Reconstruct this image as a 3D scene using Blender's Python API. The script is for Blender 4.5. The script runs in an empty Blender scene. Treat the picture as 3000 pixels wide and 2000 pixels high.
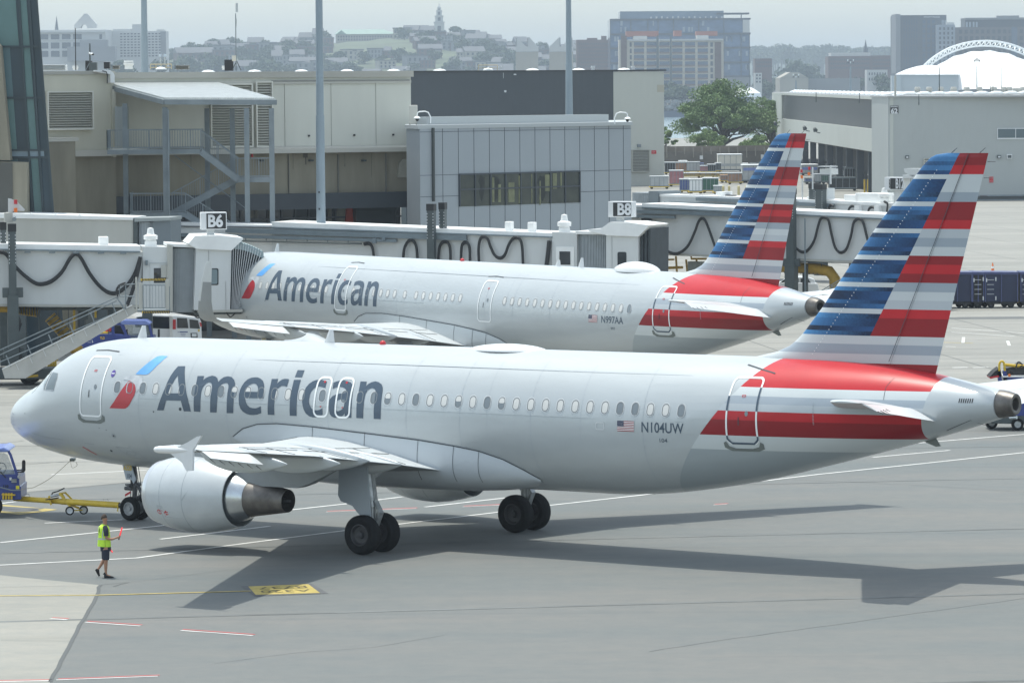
import bpy, bmesh, math, random
from mathutils import Vector, Matrix, Quaternion, noise
from mathutils.geometry import tessellate_polygon
D=bpy.data; SC=bpy.context.scene; COL=SC.collection
R=math.radians; PI=math.pi
# ---------------- camera, world, sun, exposure ----------------
F=12964.74; CZ=13.7912; PITCH=0.0579215; ROLL=-0.0069061
W0,H0=3000.,2000.
_fw=Vector((0,math.cos(PITCH),-math.sin(PITCH))); _r=Vector((1,0,0)); _u=_r.cross(_fw)
_c,_s=math.cos(ROLL),math.sin(ROLL)
CR=_c*_r+_s*_u; CU=-_s*_r+_c*_u; CF=_fw; CP=Vector((0,0,CZ))
cd=D.cameras.new('camera'); cam=D.objects.new('camera',cd); COL.objects.link(cam)
cd.sensor_width=36; cd.lens=36*F/W0; cd.clip_start=1; cd.clip_end=30000
cam.matrix_world=Matrix(((CR.x,CU.x,-CF.x,CP.x),(CR.y,CU.y,-CF.y,CP.y),(CR.z,CU.z,-CF.z,CP.z),(0,0,0,1)))
SC.camera=cam
SC.render.engine='CYCLES'
SC.view_settings.view_transform='Standard'; SC.view_settings.look='None'; SC.view_settings.gamma=1; SC.view_settings.use_curve_mapping=False
SC.view_settings.exposure=0.83
HAZE=1.45e-4
SC.cycles.max_bounces=6; SC.cycles.volume_bounces=1
SUN_EL=R(77); SUN_AZ=R(141)      # light travels toward azimuth SUN_AZ (clockwise from +Y)
sd=Vector((math.sin(SUN_AZ)*math.cos(SUN_EL),math.cos(SUN_AZ)*math.cos(SUN_EL),-math.sin(SUN_EL)))
sl=D.lights.new('sun','SUN'); sl.energy=2.15; sl.angle=R(0.9); sl.color=(1,.972,.875)
so=D.objects.new('sun',sl); COL.objects.link(so); so.rotation_euler=sd.to_track_quat('-Z','Y').to_euler(); so.location=(0,0,100)
wd=D.worlds.new('World'); SC.world=wd; wd.use_nodes=True
nt=wd.node_tree; bg=nt.nodes['Background']; sky=nt.nodes.new('ShaderNodeTexSky'); sky.sky_type='NISHITA'; sky.sun_disc=False
sky.sun_elevation=SUN_EL; sky.sun_rotation=math.atan2(-sd.x,-sd.y); sky.air_density=1.0; sky.dust_density=1.5; sky.ozone_density=1.0; sky.altitude=0
hs=nt.nodes.new('ShaderNodeHueSaturation'); hs.inputs['Saturation'].default_value=.52; nt.links.new(sky.outputs[0],hs.inputs['Color']); tn=nt.nodes.new('ShaderNodeMix'); tn.data_type='RGBA'; tn.blend_type='MULTIPLY'; tn.inputs['Factor'].default_value=1; tn.inputs[7].default_value=(.965,1.02,.985,1); nt.links.new(hs.outputs[0],tn.inputs[6]); nt.links.new(tn.outputs[2],bg.inputs[0]); bg.inputs[1].default_value=0.15
# ---------------- measuring helpers ----------------
def ray(px,py): return CF*F+CR*(px-W0/2)+CU*(H0/2-py)
def at(px,py,Y):
    d=ray(px,py); return CP+d*(Y/d.y)
def gnd(px,py,z=0.):
    d=ray(px,py); return CP+d*((z-CZ)/d.z)
def atx(px,Y): return at(px,300,Y).x
# ---------------- mesh helpers ----------------
ORG={}
def V(*a): return Vector(a)
class MB:
    def __init__(s): s.v=[]; s.f=[]; s.m=[]; s.mi=0
    def add(s,vs,fs,mi=None):
        o=len(s.v); s.v+=[Vector(v) for v in vs]; s.f+=[tuple(i+o for i in f) for f in fs]; s.m+=[s.mi if mi is None else mi]*len(fs); return s
    def hexa(s,p,mi=None):   # 8 points: bottom 4 ccw, top 4 ccw
        return s.add(p,[(3,2,1,0),(4,5,6,7),(0,1,5,4),(1,2,6,5),(2,3,7,6),(3,0,4,7)],mi)
    def box(s,c,d,rz=0,mi=None,M=None):
        x,y,z=d[0]/2,d[1]/2,d[2]/2; c=Vector(c)
        p=[V(-x,-y,-z),V(x,-y,-z),V(x,y,-z),V(-x,y,-z),V(-x,-y,z),V(x,-y,z),V(x,y,z),V(-x,y,z)]
        if M is None: M=Matrix.Rotation(rz,3,'Z')
        return s.hexa([M@q+c for q in p],mi)
    def bb(s,a,b,mi=None):   # axis box by corners
        a=Vector(a);b=Vector(b); return s.box((a+b)/2,[abs(t) for t in (b-a)],0,mi)
    def beam(s,p,q,w,h,mi=None,up=None):
        p=Vector(p);q=Vector(q);d=(q-p); L=d.length
        if L<1e-6: return s
        x=d/L; upv=Vector(up) if up else V(0,0,1)
        if abs(x.dot(upv))>.98: upv=V(0,1,0)
        y=upv.cross(x).normalized(); z=x.cross(y)
        P=[]
        for e in (p,q): P+=[e-y*w/2-z*h/2,e+y*w/2-z*h/2,e+y*w/2+z*h/2,e-y*w/2+z*h/2]
        return s.add(P,[(0,1,2,3),(7,6,5,4),(1,0,4,5),(2,1,5,6),(3,2,6,7),(0,3,7,4)],mi)
    def cone(s,p,q,r0,r1,n=12,mi=None,cap=True):
        p=Vector(p);q=Vector(q);d=(q-p).normalized()
        a=d.orthogonal().normalized(); b=d.cross(a); P=[]
        for e,r in ((p,r0),(q,r1)): P+=[e+(a*math.cos(2*PI*i/n)+b*math.sin(2*PI*i/n))*r for i in range(n)]
        fs=[(i,(i+1)%n,n+(i+1)%n,n+i) for i in range(n)]
        if cap: fs+=[tuple(range(n-1,-1,-1)),tuple(range(n,2*n))]
        return s.add(P,fs,mi)
    def tube(s,pts,r,n=6,mi=None,cap=True):
        pts=[Vector(p) for p in pts]; rr=r if isinstance(r,(list,tuple)) else [r]*len(pts); P=[]; a=None
        for i,p in enumerate(pts):
            d=(pts[min(i+1,len(pts)-1)]-pts[max(i-1,0)]).normalized()
            if a is None: a=d.orthogonal().normalized()
            a=(a-d*a.dot(d)).normalized(); b=d.cross(a)
            P+=[p+(a*math.cos(2*PI*k/n)+b*math.sin(2*PI*k/n))*rr[i] for k in range(n)]
        fs=[(i*n+k,i*n+(k+1)%n,(i+1)*n+(k+1)%n,(i+1)*n+k) for i in range(len(pts)-1) for k in range(n)]
        if cap: fs+=[tuple(range(n-1,-1,-1)),tuple((len(pts)-1)*n+k for k in range(n))]
        return s.add(P,fs,mi)
    def rev(s,c,ax,prof,n=24,mi=None,cap=False):  # lathe: prof [(t,r)] along axis ax from c
        c=Vector(c);ax=Vector(ax).normalized(); a=ax.orthogonal().normalized(); b=ax.cross(a); P=[]
        for t,r in prof: P+=[c+ax*t+(a*math.cos(2*PI*k/n)+b*math.sin(2*PI*k/n))*r for k in range(n)]
        m=len(prof); fs=[(i*n+k,i*n+(k+1)%n,(i+1)*n+(k+1)%n,(i+1)*n+k) for i in range(m-1) for k in range(n)]
        if cap: fs+=[tuple(range(n-1,-1,-1)),tuple((m-1)*n+k for k in range(n))]
        return s.add(P,fs,mi)
    def grid(s,rows,closed=False,mi=None,capa=False,capb=False):
        n=len(rows[0]); P=[p for r in rows for p in r]; fs=[]
        for i in range(len(rows)-1):
            for k in range(n if closed else n-1): fs.append((i*n+k,i*n+(k+1)%n,(i+1)*n+(k+1)%n,(i+1)*n+k))
        if capa: fs.append(tuple(range(n-1,-1,-1)))
        if capb: fs.append(tuple((len(rows)-1)*n+k for k in range(n)))
        return s.add(P,fs,mi)
    def prism(s,poly,off,mi=None):   # polygon (list of 3D points) extruded by vector
        n=len(poly); off=Vector(off); P=[Vector(p) for p in poly]+[Vector(p)+off for p in poly]
        return s.add(P,[tuple(range(n-1,-1,-1)),tuple(range(n,2*n))]+[(i,(i+1)%n,n+(i+1)%n,n+i) for i in range(n)],mi)
    def quad(s,*p,mi=None): return s.add(p,[tuple(range(len(p)))],mi)
    def build(s,name,mats,parent=None,smooth=False,local=False,recalc=True,bevel=0,angle=40):
        o0=Vector((0,0,0)) if (parent is None or local) else ORG[parent.name]
        me=D.meshes.new(name); me.from_pydata([tuple(v-o0) for v in s.v],[],s.f)
        if not isinstance(mats,(list,tuple)): mats=[mats]
        for m in mats: me.materials.append(m)
        me.polygons.foreach_set('material_index',s.m)
        if recalc:
            bm=bmesh.new(); bm.from_mesh(me); bmesh.ops.recalc_face_normals(bm,faces=bm.faces); bm.to_mesh(me); bm.free()
        if smooth:
            me.shade_smooth()
            try: me.set_sharp_from_angle(angle=R(angle))
            except Exception: pass
        o=D.objects.new(name,me); COL.objects.link(o)
        if parent is not None: o.parent=parent
        ORG[o.name]=o0.copy()
        if bevel:
            md=o.modifiers.new('bevel','BEVEL'); md.width=bevel; md.segments=2; md.limit_method='ANGLE'
        return o
def tag(o,label=None,cat=None,group=None,kind=None):
    if label: o['label']=label
    if cat: o['category']=cat
    if group: o['group']=group
    if kind: o['kind']=kind
    return o
def thing(name,label,cat,loc=(0,0,0),group=None,rot=None):
    o=D.objects.new(name,None); COL.objects.link(o); o.location=loc; o.empty_display_size=.5
    ORG[o.name]=Vector(loc)
    if rot: o.rotation_euler=rot
    return tag(o,label,cat,group)
def children(o): return [c for c in D.objects if c.parent==o]
def copy_tree(o,parent=None,kids=None):
    c=o.copy(); COL.objects.link(c)
    if parent: c.parent=parent
    for ch in KIDS(o): copy_tree(ch,c)
    return c
def KIDS(o): return list(o.children)
def lift(o,label,cat,group=None,kind=None): return tag(o,label,cat,group,kind)
def text_geo(txt,size=1.,bold=0.,shear=0.,align='CENTER',spacing=1.):
    cu=D.curves.new('t','FONT'); cu.body=txt; cu.size=size; cu.offset=bold; cu.shear=shear; cu.align_x=align; cu.align_y='CENTER'; cu.space_character=spacing; cu.resolution_u=4
    ob=D.objects.new('t',cu); COL.objects.link(ob); me=D.meshes.new_from_object(ob)
    vs=[v.co.copy() for v in me.vertices]; fs=[tuple(p.vertices) for p in me.polygons]
    D.objects.remove(ob); D.meshes.remove(me); D.curves.remove(cu); return vs,fs
def put_text(mb,txt,c,ex,ey,size,bold=0.,w=None,mi=None,**k):
    vs,fs=text_geo(txt,size,bold,**k); ex=Vector(ex);ey=Vector(ey);c=Vector(c)
    xs=[v.x for v in vs]; ys=[v.y for v in vs]; sx=1
    if w: sx=w/(max(xs)-min(xs))
    mx=(max(xs)+min(xs))/2; my=(max(ys)+min(ys))/2
    if k.get('align')=='LEFT': mx=min(xs)
    mb.add([c+ex*((v.x-mx)*sx)+ey*(v.y-my) for v in vs],fs,mi)
def sstep(a,b,x):
    t=max(0,min(1,(x-a)/(b-a))); return t*t*(3-2*t)
# ---------------- materials ----------------
MATS={}
def mat(name,col,rough=.6,metal=0.,var=0.,vscale=1.,bump=0.,bscale=20.,stretch=(1,1,1),coat=0.,spec=None,col2=None,emit=0.,alpha=1.,dirt=0.):
    if name in MATS: return MATS[name]
    m=D.materials.new(name); m.use_nodes=True; n=m.node_tree; b=n.nodes['Principled BSDF']; MATS[name]=m
    c=tuple(col)+(1,)
    b.inputs['Base Color'].default_value=c; b.inputs['Roughness'].default_value=rough; b.inputs['Metallic'].default_value=metal
    if coat: b.inputs['Coat Weight'].default_value=coat; b.inputs['Coat Roughness'].default_value=.08
    if spec is not None: b.inputs['Specular IOR Level'].default_value=spec
    if emit: b.inputs['Emission Color'].default_value=c; b.inputs['Emission Strength'].default_value=emit
    if var or bump or col2:
        tc=n.nodes.new('ShaderNodeTexCoord'); mp=n.nodes.new('ShaderNodeMapping'); mp.inputs['Scale'].default_value=stretch
        n.links.new(tc.outputs['Object'],mp.inputs[0])
    if var or col2:
        nz=n.nodes.new('ShaderNodeTexNoise'); nz.inputs['Scale'].default_value=vscale; nz.inputs['Detail'].default_value=6; nz.inputs['Roughness'].default_value=.62
        n.links.new(mp.outputs[0],nz.inputs['Vector'])
        rp=n.nodes.new('ShaderNodeValToRGB'); e=rp.color_ramp.elements
        e[0].position=.32; e[1].position=.68
        if col2: e[0].color=c; e[1].color=tuple(col2)+(1,)
        else:
            e[0].color=tuple(x*(1-var) for x in col)+(1,); e[1].color=tuple(min(1,x*(1+var)) for x in col)+(1,)
        n.links.new(nz.outputs[0],rp.inputs[0]); n.links.new(rp.outputs[0],b.inputs['Base Color'])
    if bump:
        nb=n.nodes.new('ShaderNodeTexNoise'); nb.inputs['Scale'].default_value=bscale; nb.inputs['Detail'].default_value=4
        n.links.new(mp.outputs[0],nb.inputs['Vector'])
        bn=n.nodes.new('ShaderNodeBump'); bn.inputs['Strength'].default_value=bump; bn.inputs['Distance'].default_value=.02
        n.links.new(nb.outputs[0],bn.inputs['Height']); n.links.new(bn.outputs[0],b.inputs['Normal'])
    return m
def glassmat(name,col,rough=.06,alpha=.35):
    if name in MATS: return MATS[name]
    m=D.materials.new(name); m.use_nodes=True; n=m.node_tree; MATS[name]=m
    b=n.nodes['Principled BSDF']; b.inputs['Base Color'].default_value=tuple(col)+(1,); b.inputs['Roughness'].default_value=rough
    tr=n.nodes.new('ShaderNodeBsdfTransparent'); mx=n.nodes.new('ShaderNodeMixShader'); mx.inputs[0].default_value=alpha
    n.links.new(tr.outputs[0],mx.inputs[1]); n.links.new(b.outputs[0],mx.inputs[2]); n.links.new(mx.outputs[0],n.nodes['Material Output'].inputs[0])
    return m
def ribmat(name,col,scale,axis=0,rough=.6,amp=.12,var=.05,vscale=.5,bands='SAW'):
    """painted metal with fine ribs (bump and joint lines)"""
    if name in MATS: return MATS[name]
    m=mat(name,col,rough,var=var,vscale=vscale); n=m.node_tree; b=n.nodes['Principled BSDF']
    tc=n.nodes.new('ShaderNodeTexCoord'); sp=n.nodes.new('ShaderNodeSeparateXYZ'); n.links.new(tc.outputs['Object'],sp.inputs[0])
    mu=n.nodes.new('ShaderNodeMath'); mu.operation='MULTIPLY'; mu.inputs[1].default_value=scale; n.links.new(sp.outputs[axis],mu.inputs[0])
    fr=n.nodes.new('ShaderNodeMath'); fr.operation='PINGPONG'; fr.inputs[1].default_value=1; n.links.new(mu.outputs[0],fr.inputs[0])
    bn=n.nodes.new('ShaderNodeBump'); bn.inputs['Strength'].default_value=amp*3; bn.inputs['Distance'].default_value=.05
    n.links.new(fr.outputs[0],bn.inputs['Height']); n.links.new(bn.outputs[0],b.inputs['Normal'])
    return m
M={}
def setup_mats():
    M['skin_white']=mat('aircraft_silver_paint',(.45,.485,.50),.34,metal=.15,var=.05,vscale=.9,stretch=(.35,1,1.6),coat=.3)
    M['skin_bright']=mat('aircraft_white_paint',(.66,.68,.69),.35,coat=.2)
    M['skin_grey']=mat('aircraft_grey_band',(.36,.41,.46),.35,coat=.25)
    M['skin_lgrey']=mat('aircraft_pale_band',(.47,.51,.54),.35,coat=.25)
    M['red']=mat('aircraft_red',(.47,.014,.022),.38,var=.06,vscale=1,coat=.12,spec=.35)
    M['darkred']=mat('aircraft_dark_red',(.25,.009,.015),.38,var=.06,vscale=1,coat=.12,spec=.35)
    M['title']=mat('title_slate_paint',(.048,.078,.115),.4,coat=.3)
    M['sblue']=mat('symbol_blue',(.08,.27,.62),.4,coat=.3,col2=(.16,.45,.85),vscale=.8)
    M['sred']=mat('symbol_red',(.42,.02,.03),.4,coat=.3)
    M['sgrey']=mat('symbol_grey',(.33,.36,.39),.4,col2=(.62,.65,.68),vscale=1.4)
    M['black']=mat('black_rubber',(.018,.018,.02),.75,var=.3,vscale=3)
    M['tyre']=mat('tyre_rubber',(.011,.012,.013),.85,spec=.25,var=.3,vscale=5)
    M['rim']=mat('wheel_rim_grey',(.30,.31,.32),.45,metal=.4,var=.2,vscale=8)
    M['darkrim']=mat('dirty_wheel_rim',(.06,.06,.065),.5,metal=.4)
    M['steel']=mat('landing_gear_steel',(.42,.44,.45),.4,metal=.5,var=.2,vscale=6)
    M['darksteel']=mat('dark_gear_steel',(.09,.095,.10),.5,metal=.4,var=.3,vscale=6)
    M['nozzle']=mat('heat_stained_nozzle',(.15,.14,.13),.45,metal=.7,var=.35,vscale=2.2)
    M['polished']=mat('polished_metal',(.50,.53,.55),.25,metal=.95,var=.15,vscale=2)
    M['lip']=mat('engine_lip_metal',(.62,.64,.66),.28,metal=.7)
    M['nacelle']=mat('nacelle_paint',(.48,.515,.535),.32,metal=.1,var=.06,vscale=1.2,coat=.25)
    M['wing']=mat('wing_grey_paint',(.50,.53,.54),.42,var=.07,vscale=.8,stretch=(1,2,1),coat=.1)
    M['undershade']=mat('wing_under_shade_tone',(.24,.26,.27),.5,var=.1,vscale=.8)  # wing grey darkened so that underside and pylon look shaded
    M['line']=mat('panel_line',(.06,.07,.08),.8)
    M['fineline']=mat('fine_panel_line',(.32,.36,.39),.7)
    M['glassdark']=mat('cockpit_glass',(.10,.13,.14),.05,metal=.0,coat=.5)
    M['paneshade']=mat('window_shade_white',(.62,.62,.60),.35,coat=.3)
    M['panedark']=mat('window_pane_dark',(.17,.20,.22),.12,coat=.5)
    M['frameg']=mat('window_frame_grey',(.20,.22,.23),.4)
    M['whitep']=mat('white_line_paint',(.85,.87,.87),.4)
    M['scuff']=mat('scuff_plate_grey',(.16,.18,.17),.6)
    M['conc']=mat('concrete_wall',(.27,.25,.195),.9,var=.2,vscale=.6,stretch=(1,1,.18),bump=.2)
    M['glass_tower']=glassmat('tower_glass',(.05,.11,.14),.05,.72)
    M['galv']=mat('galvanised_steel',(.215,.25,.27),.5,metal=.2,var=.12,vscale=1.5)
    M['mast']=mat('mast_steel',(.27,.33,.375),.5,metal=.3,var=.12,vscale=.8,stretch=(1,1,.3))
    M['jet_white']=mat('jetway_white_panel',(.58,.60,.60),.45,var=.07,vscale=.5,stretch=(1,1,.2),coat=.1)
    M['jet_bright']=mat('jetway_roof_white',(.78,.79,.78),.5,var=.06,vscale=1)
    M['jet_beige']=mat('jetway_beige_panel',(.43,.43,.395),.55,var=.08,vscale=.5,stretch=(1,1,.2))
    M['cablegrey']=mat('cable_channel_grey',(.17,.21,.235),.5,metal=.2,var=.12,vscale=1)
    M['column']=mat('drive_column_grey',(.065,.082,.085),.55,var=.12,vscale=1.5)
    M['rubber']=mat('cable_black',(.02,.022,.024),.6)
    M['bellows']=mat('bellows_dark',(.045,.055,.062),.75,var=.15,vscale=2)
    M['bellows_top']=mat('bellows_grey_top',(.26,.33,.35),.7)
    M['corr']=ribmat('corrugated_steel',(.36,.39,.41),5,0,.45)
    M['yellow']=mat('safety_yellow',(.62,.42,.03),.5,var=.15,vscale=2)
    M['towyellow']=mat('towbar_yellow',(.66,.46,.04),.42,var=.1,vscale=3,coat=.2)
    M['amber']=mat('amber_hose_wrap',(.42,.26,.03),.6,var=.2,vscale=2)
    M['navy']=mat('tug_blue_paint',(.022,.045,.22),.35,var=.12,vscale=2,coat=.3)
    M['navyroof']=mat('tug_roof_paint',(.16,.22,.50),.4,var=.12,vscale=2,coat=.3)
    M['cartblue']=mat('cart_blue_curtain',(.018,.026,.065),.6,var=.15,vscale=1.5)
    M['cartroof']=mat('cart_roof_blue',(.055,.07,.17),.5,var=.2,vscale=2)
    M['vanwhite']=mat('van_white_paint',(.74,.76,.77),.3,coat=.4)
    M['autoglass']=mat('vehicle_dark_glass',(.02,.025,.03),.06,coat=.6)
    M['clearglass']=glassmat('vehicle_clear_glass',(.25,.3,.32),.04,.35)
    M['tail']=mat('tail_lamp_red',(.45,.015,.02),.3,coat=.4)
    M['signwhite']=mat('sign_white',(.66,.68,.69),.5)
    M['signblack']=mat('sign_black',(.015,.016,.018),.5)
    M['letter']=mat('sign_letter_white',(.62,.64,.66),.5)
    M['orange']=mat('beacon_orange',(.8,.18,.02),.4)
    M['redb']=mat('beacon_red',(.5,.02,.03),.4)
    M['hivis']=mat('high_visibility_yellow',(.52,.80,.06),.8,var=.1,vscale=8,bump=.4,bscale=12)
    M['refl']=mat('reflective_tape_grey',(.42,.45,.47),.4)
    M['shorts']=mat('navy_shorts_cloth',(.022,.027,.045),.9,var=.15,vscale=12)
    M['shirt']=mat('navy_shirt_cloth',(.02,.026,.045),.9)
    M['skin']=mat('skin',(.36,.19,.12),.55,var=.06,vscale=9)
    M['hair']=mat('short_dark_hair',(.05,.032,.022),.8,var=.3,vscale=30)
    M['wand']=mat('red_wand',(.95,.05,.06),.4,emit=.35)
    M['leafgreen']=mat('tree_leaf',(.09,.15,.05),.6,col2=(.165,.25,.085),vscale=.6)
    M['bushgreen']=mat('bush_leaf',(.11,.18,.045),.6,col2=(.17,.25,.07),vscale=.8)
    M['farleaf']=mat('distant_leaf',(.035,.06,.03),.8,col2=(.06,.09,.045),vscale=.06)
    M['trunk']=mat('bark',(.07,.06,.05),.9,var=.3,vscale=3)
setup_mats()

# aircraft body stations: x, top z, bottom z, half width
PROF=[(-.10,3.14,3.02,.02),(-.07,3.28,2.90,.17),(0,3.41,2.79,.30),(.2,3.62,2.62,.54),(.5,3.83,2.45,.78),(.9,4.05,2.29,1.01),(1.4,4.28,2.14,1.24),(1.7,4.44,2.07,1.35),
(2.0,4.69,2.01,1.44),(2.5,5.10,1.92,1.57),(3.0,5.37,1.86,1.66),(3.5,5.55,1.81,1.75),(4.0,5.67,1.77,1.82),(5.0,5.79,1.72,1.92),(6.0,5.84,1.69,1.97),(7.0,5.86,1.69,1.975),
(24,5.86,1.69,1.975),(25.5,5.86,1.76,1.97),(27,5.86,1.94,1.95),(29,5.86,2.28,1.85),(31,5.85,2.75,1.66),(33,5.76,3.26,1.36),(34.5,5.58,3.65,1.06),(36,5.32,4.08,.70),(36.9,5.15,4.36,.44)]
def lerp_prof(x,sh=0.0):
    # smooth (catmull) interpolation
    if sh and x>17: x=max(17,x-sh)
    P=PROF
    if x<=P[0][0]: return P[0][1:]
    for i in range(len(P)-1):
        if x<=P[i+1][0]:
            a,b=P[i],P[i+1]; t=(x-a[0])/(b[0]-a[0]); h=b[0]-a[0]
            def m(j,k):
                if j==0 or j==len(P)-1: 
                    q=P[min(j+1,len(P)-1)];r=P[max(j-1,0)]; return (q[k]-r[k])/(q[0]-r[0])
                d0=(P[j][k]-P[j-1][k])/(P[j][0]-P[j-1][0]); d1=(P[j+1][k]-P[j][k])/(P[j+1][0]-P[j][0])
                return 0 if d0*d1<=0 else 2*d0*d1/(d0+d1)
            out=[]
            for k in (1,2,3):
                m0,m1=m(i,k),m(i+1,k)
                out.append((2*t**3-3*t*t+1)*a[k]+(t**3-2*t*t+t)*h*m0+(-2*t**3+3*t*t)*b[k]+(t**3-t*t)*h*m1)
            return out
    return P[-1][1:]
def surf(x,a,sh=0.0):
    # a: angle from +z(top) toward port(-y)
    zt,zb,hw=lerp_prof(x,sh); zc=zb+(zt-zb)*.5; hh=(zt-zb)*.5
    return (x,-hw*math.sin(a),zc+hh*math.cos(a))
ARIZ={
'A':[[(8.29,5.08),(8.57,5.09),(8.69,4.84),(8.79,4.63),(8.85,4.49),(8.93,4.29),(9.02,4.11),(9.09,3.92),(9.16,3.72),(8.87,3.72),(8.74,4.04),(8.14,4.03),(8.04,3.72),(7.77,3.71),(7.88,4.0),(7.95,4.18),(8.03,4.4),(8.08,4.6),(8.14,4.79),(8.21,4.95)],[(8.43,4.81),(8.47,4.71),(8.54,4.57),(8.6,4.42),(8.66,4.27),(8.2,4.25),(8.26,4.47),(8.32,4.61),(8.38,4.73)]],
'm':[[(9.28,3.73),(9.27,3.92),(9.26,4.11),(9.26,4.29),(9.26,4.5),(9.25,4.67),(9.23,4.81),(9.49,4.82),(9.5,4.69),(9.58,4.76),(9.69,4.81),(9.81,4.84),(9.95,4.82),(10.05,4.77),(10.13,4.66),(10.2,4.74),(10.3,4.81),(10.44,4.84),(10.6,4.82),(10.74,4.74),(10.82,4.63),(10.85,4.52),(10.86,4.33),(10.86,4.19),(10.87,4.02),(10.87,3.73),(10.61,3.72),(10.61,3.92),(10.6,4.11),(10.59,4.32),(10.59,4.49),(10.57,4.57),(10.52,4.63),(10.44,4.64),(10.34,4.62),(10.27,4.55),(10.22,4.48),(10.21,4.36),(10.21,4.19),(10.21,3.99),(10.2,3.73),(9.94,3.72),(9.94,3.94),(9.93,4.14),(9.93,4.34),(9.93,4.5),(9.9,4.58),(9.84,4.63),(9.76,4.64),(9.69,4.62),(9.61,4.56),(9.56,4.48),(9.53,4.36),(9.53,4.2),(9.54,3.97),(9.54,3.72)]],
'e':[[(11.99,3.77),(11.97,3.98),(11.87,3.94),(11.76,3.91),(11.65,3.91),(11.53,3.93),(11.44,3.99),(11.38,4.06),(11.34,4.13),(11.32,4.21),(12.05,4.22),(12.05,4.37),(12.02,4.53),(11.96,4.66),(11.88,4.75),(11.76,4.81),(11.64,4.84),(11.52,4.84),(11.38,4.82),(11.27,4.77),(11.18,4.69),(11.11,4.57),(11.07,4.45),(11.05,4.3),(11.07,4.15),(11.1,4.0),(11.16,3.88),(11.26,3.79),(11.39,3.73),(11.53,3.7),(11.68,3.7),(11.83,3.72)],[(11.29,4.4),(11.31,4.47),(11.35,4.53),(11.4,4.6),(11.46,4.64),(11.56,4.66),(11.66,4.64),(11.73,4.58),(11.78,4.5),(11.78,4.41)]],
'r':[[(12.25,3.73),(12.24,3.95),(12.24,4.16),(12.23,4.34),(12.23,4.51),(12.23,4.66),(12.21,4.81),(12.46,4.82),(12.47,4.68),(12.54,4.75),(12.63,4.81),(12.72,4.83),(12.84,4.83),(12.89,4.82),(12.9,4.73),(12.89,4.6),(12.79,4.62),(12.68,4.62),(12.6,4.58),(12.54,4.52),(12.51,4.44),(12.5,4.29),(12.49,4.14),(12.51,3.73)]],
'i':[[(13.12,3.73),(13.11,3.95),(13.1,4.15),(13.1,4.32),(13.1,4.51),(13.1,4.68),(13.09,4.81),(13.36,4.82),(13.36,4.68),(13.36,4.53),(13.37,4.35),(13.37,4.16),(13.38,3.96),(13.39,3.73)]],
'idot':[[(13.09,5.1),(13.36,5.1),(13.37,4.89),(13.09,4.89)]],
'c':[[(14.39,4.61),(14.28,4.63),(14.16,4.65),(14.04,4.64),(13.95,4.58),(13.88,4.49),(13.85,4.38),(13.84,4.25),(13.85,4.16),(13.9,4.06),(13.97,3.98),(14.06,3.93),(14.17,3.93),(14.28,3.95),(14.39,4.0),(14.41,3.81),(14.31,3.76),(14.17,3.72),(14.02,3.71),(13.88,3.74),(13.75,3.82),(13.66,3.94),(13.61,4.07),(13.58,4.18),(13.57,4.33),(13.6,4.47),(13.64,4.6),(13.72,4.71),(13.84,4.79),(13.95,4.83),(14.07,4.84),(14.18,4.84),(14.28,4.82),(14.39,4.79)]],
'a':[[(14.68,4.59),(14.65,4.77),(14.75,4.81),(14.88,4.84),(15.04,4.85),(15.19,4.83),(15.31,4.8),(15.41,4.73),(15.47,4.64),(15.49,4.47),(15.5,4.28),(15.51,4.09),(15.52,3.75),(15.27,3.74),(15.26,3.88),(15.2,3.81),(15.09,3.76),(14.96,3.73),(14.86,3.73),(14.75,3.77),(14.68,3.84),(14.65,3.95),(14.64,4.11),(14.63,4.24),(14.67,4.31),(14.74,4.38),(14.86,4.43),(14.99,4.46),(15.21,4.48),(15.21,4.57),(15.15,4.62),(15.06,4.65),(14.92,4.66),(14.77,4.63)],[(14.93,4.25),(15.03,4.28),(15.22,4.3),(15.23,4.2),(15.22,4.09),(15.17,4.01),(15.09,3.96),(15.0,3.93),(14.92,3.95),(14.87,4.02),(14.84,4.11),(14.87,4.18)]],
'n':[[(15.71,3.75),(15.71,3.96),(15.7,4.18),(15.7,4.34),(15.7,4.54),(15.69,4.69),(15.67,4.84),(15.91,4.84),(15.93,4.71),(16.0,4.78),(16.1,4.83),(16.23,4.86),(16.36,4.84),(16.5,4.78),(16.58,4.69),(16.61,4.57),(16.62,4.4),(16.63,4.21),(16.64,4.0),(16.64,3.75),(16.38,3.75),(16.37,3.98),(16.37,4.17),(16.37,4.34),(16.36,4.5),(16.33,4.6),(16.27,4.64),(16.18,4.66),(16.1,4.64),(16.03,4.59),(15.99,4.5),(15.97,4.39),(15.97,4.24),(15.97,4.05),(15.97,3.75)]],
'blue':[[(6.68,4.79),(6.78,4.91),(6.91,5.05),(7.03,5.17),(7.14,5.27),(7.22,5.34),(7.3,5.36),(7.44,5.37),(7.65,5.36),(7.57,5.27),(7.49,5.16),(7.4,5.05),(7.32,4.94),(7.24,4.85),(7.18,4.81),(7.09,4.79)]],
'red':[[(5.78,3.71),(5.95,3.89),(6.1,4.09),(6.25,4.3),(6.38,4.47),(6.5,4.59),(6.64,4.55),(6.76,4.48),(6.82,4.39),(6.84,4.27),(6.81,4.15),(6.73,4.01),(6.63,3.85),(6.55,3.77),(6.45,3.72),(6.34,3.71)]],
'grey':[[(6.23,4.61),(6.26,4.68),(6.37,4.73),(6.53,4.75),(6.82,4.75),(6.93,4.73),(7.03,4.67),(7.05,4.57),(7.03,4.43),(6.95,4.32),(6.88,4.23),(6.82,4.39),(6.76,4.48),(6.64,4.55),(6.5,4.59),(6.37,4.61)]],
}
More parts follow.
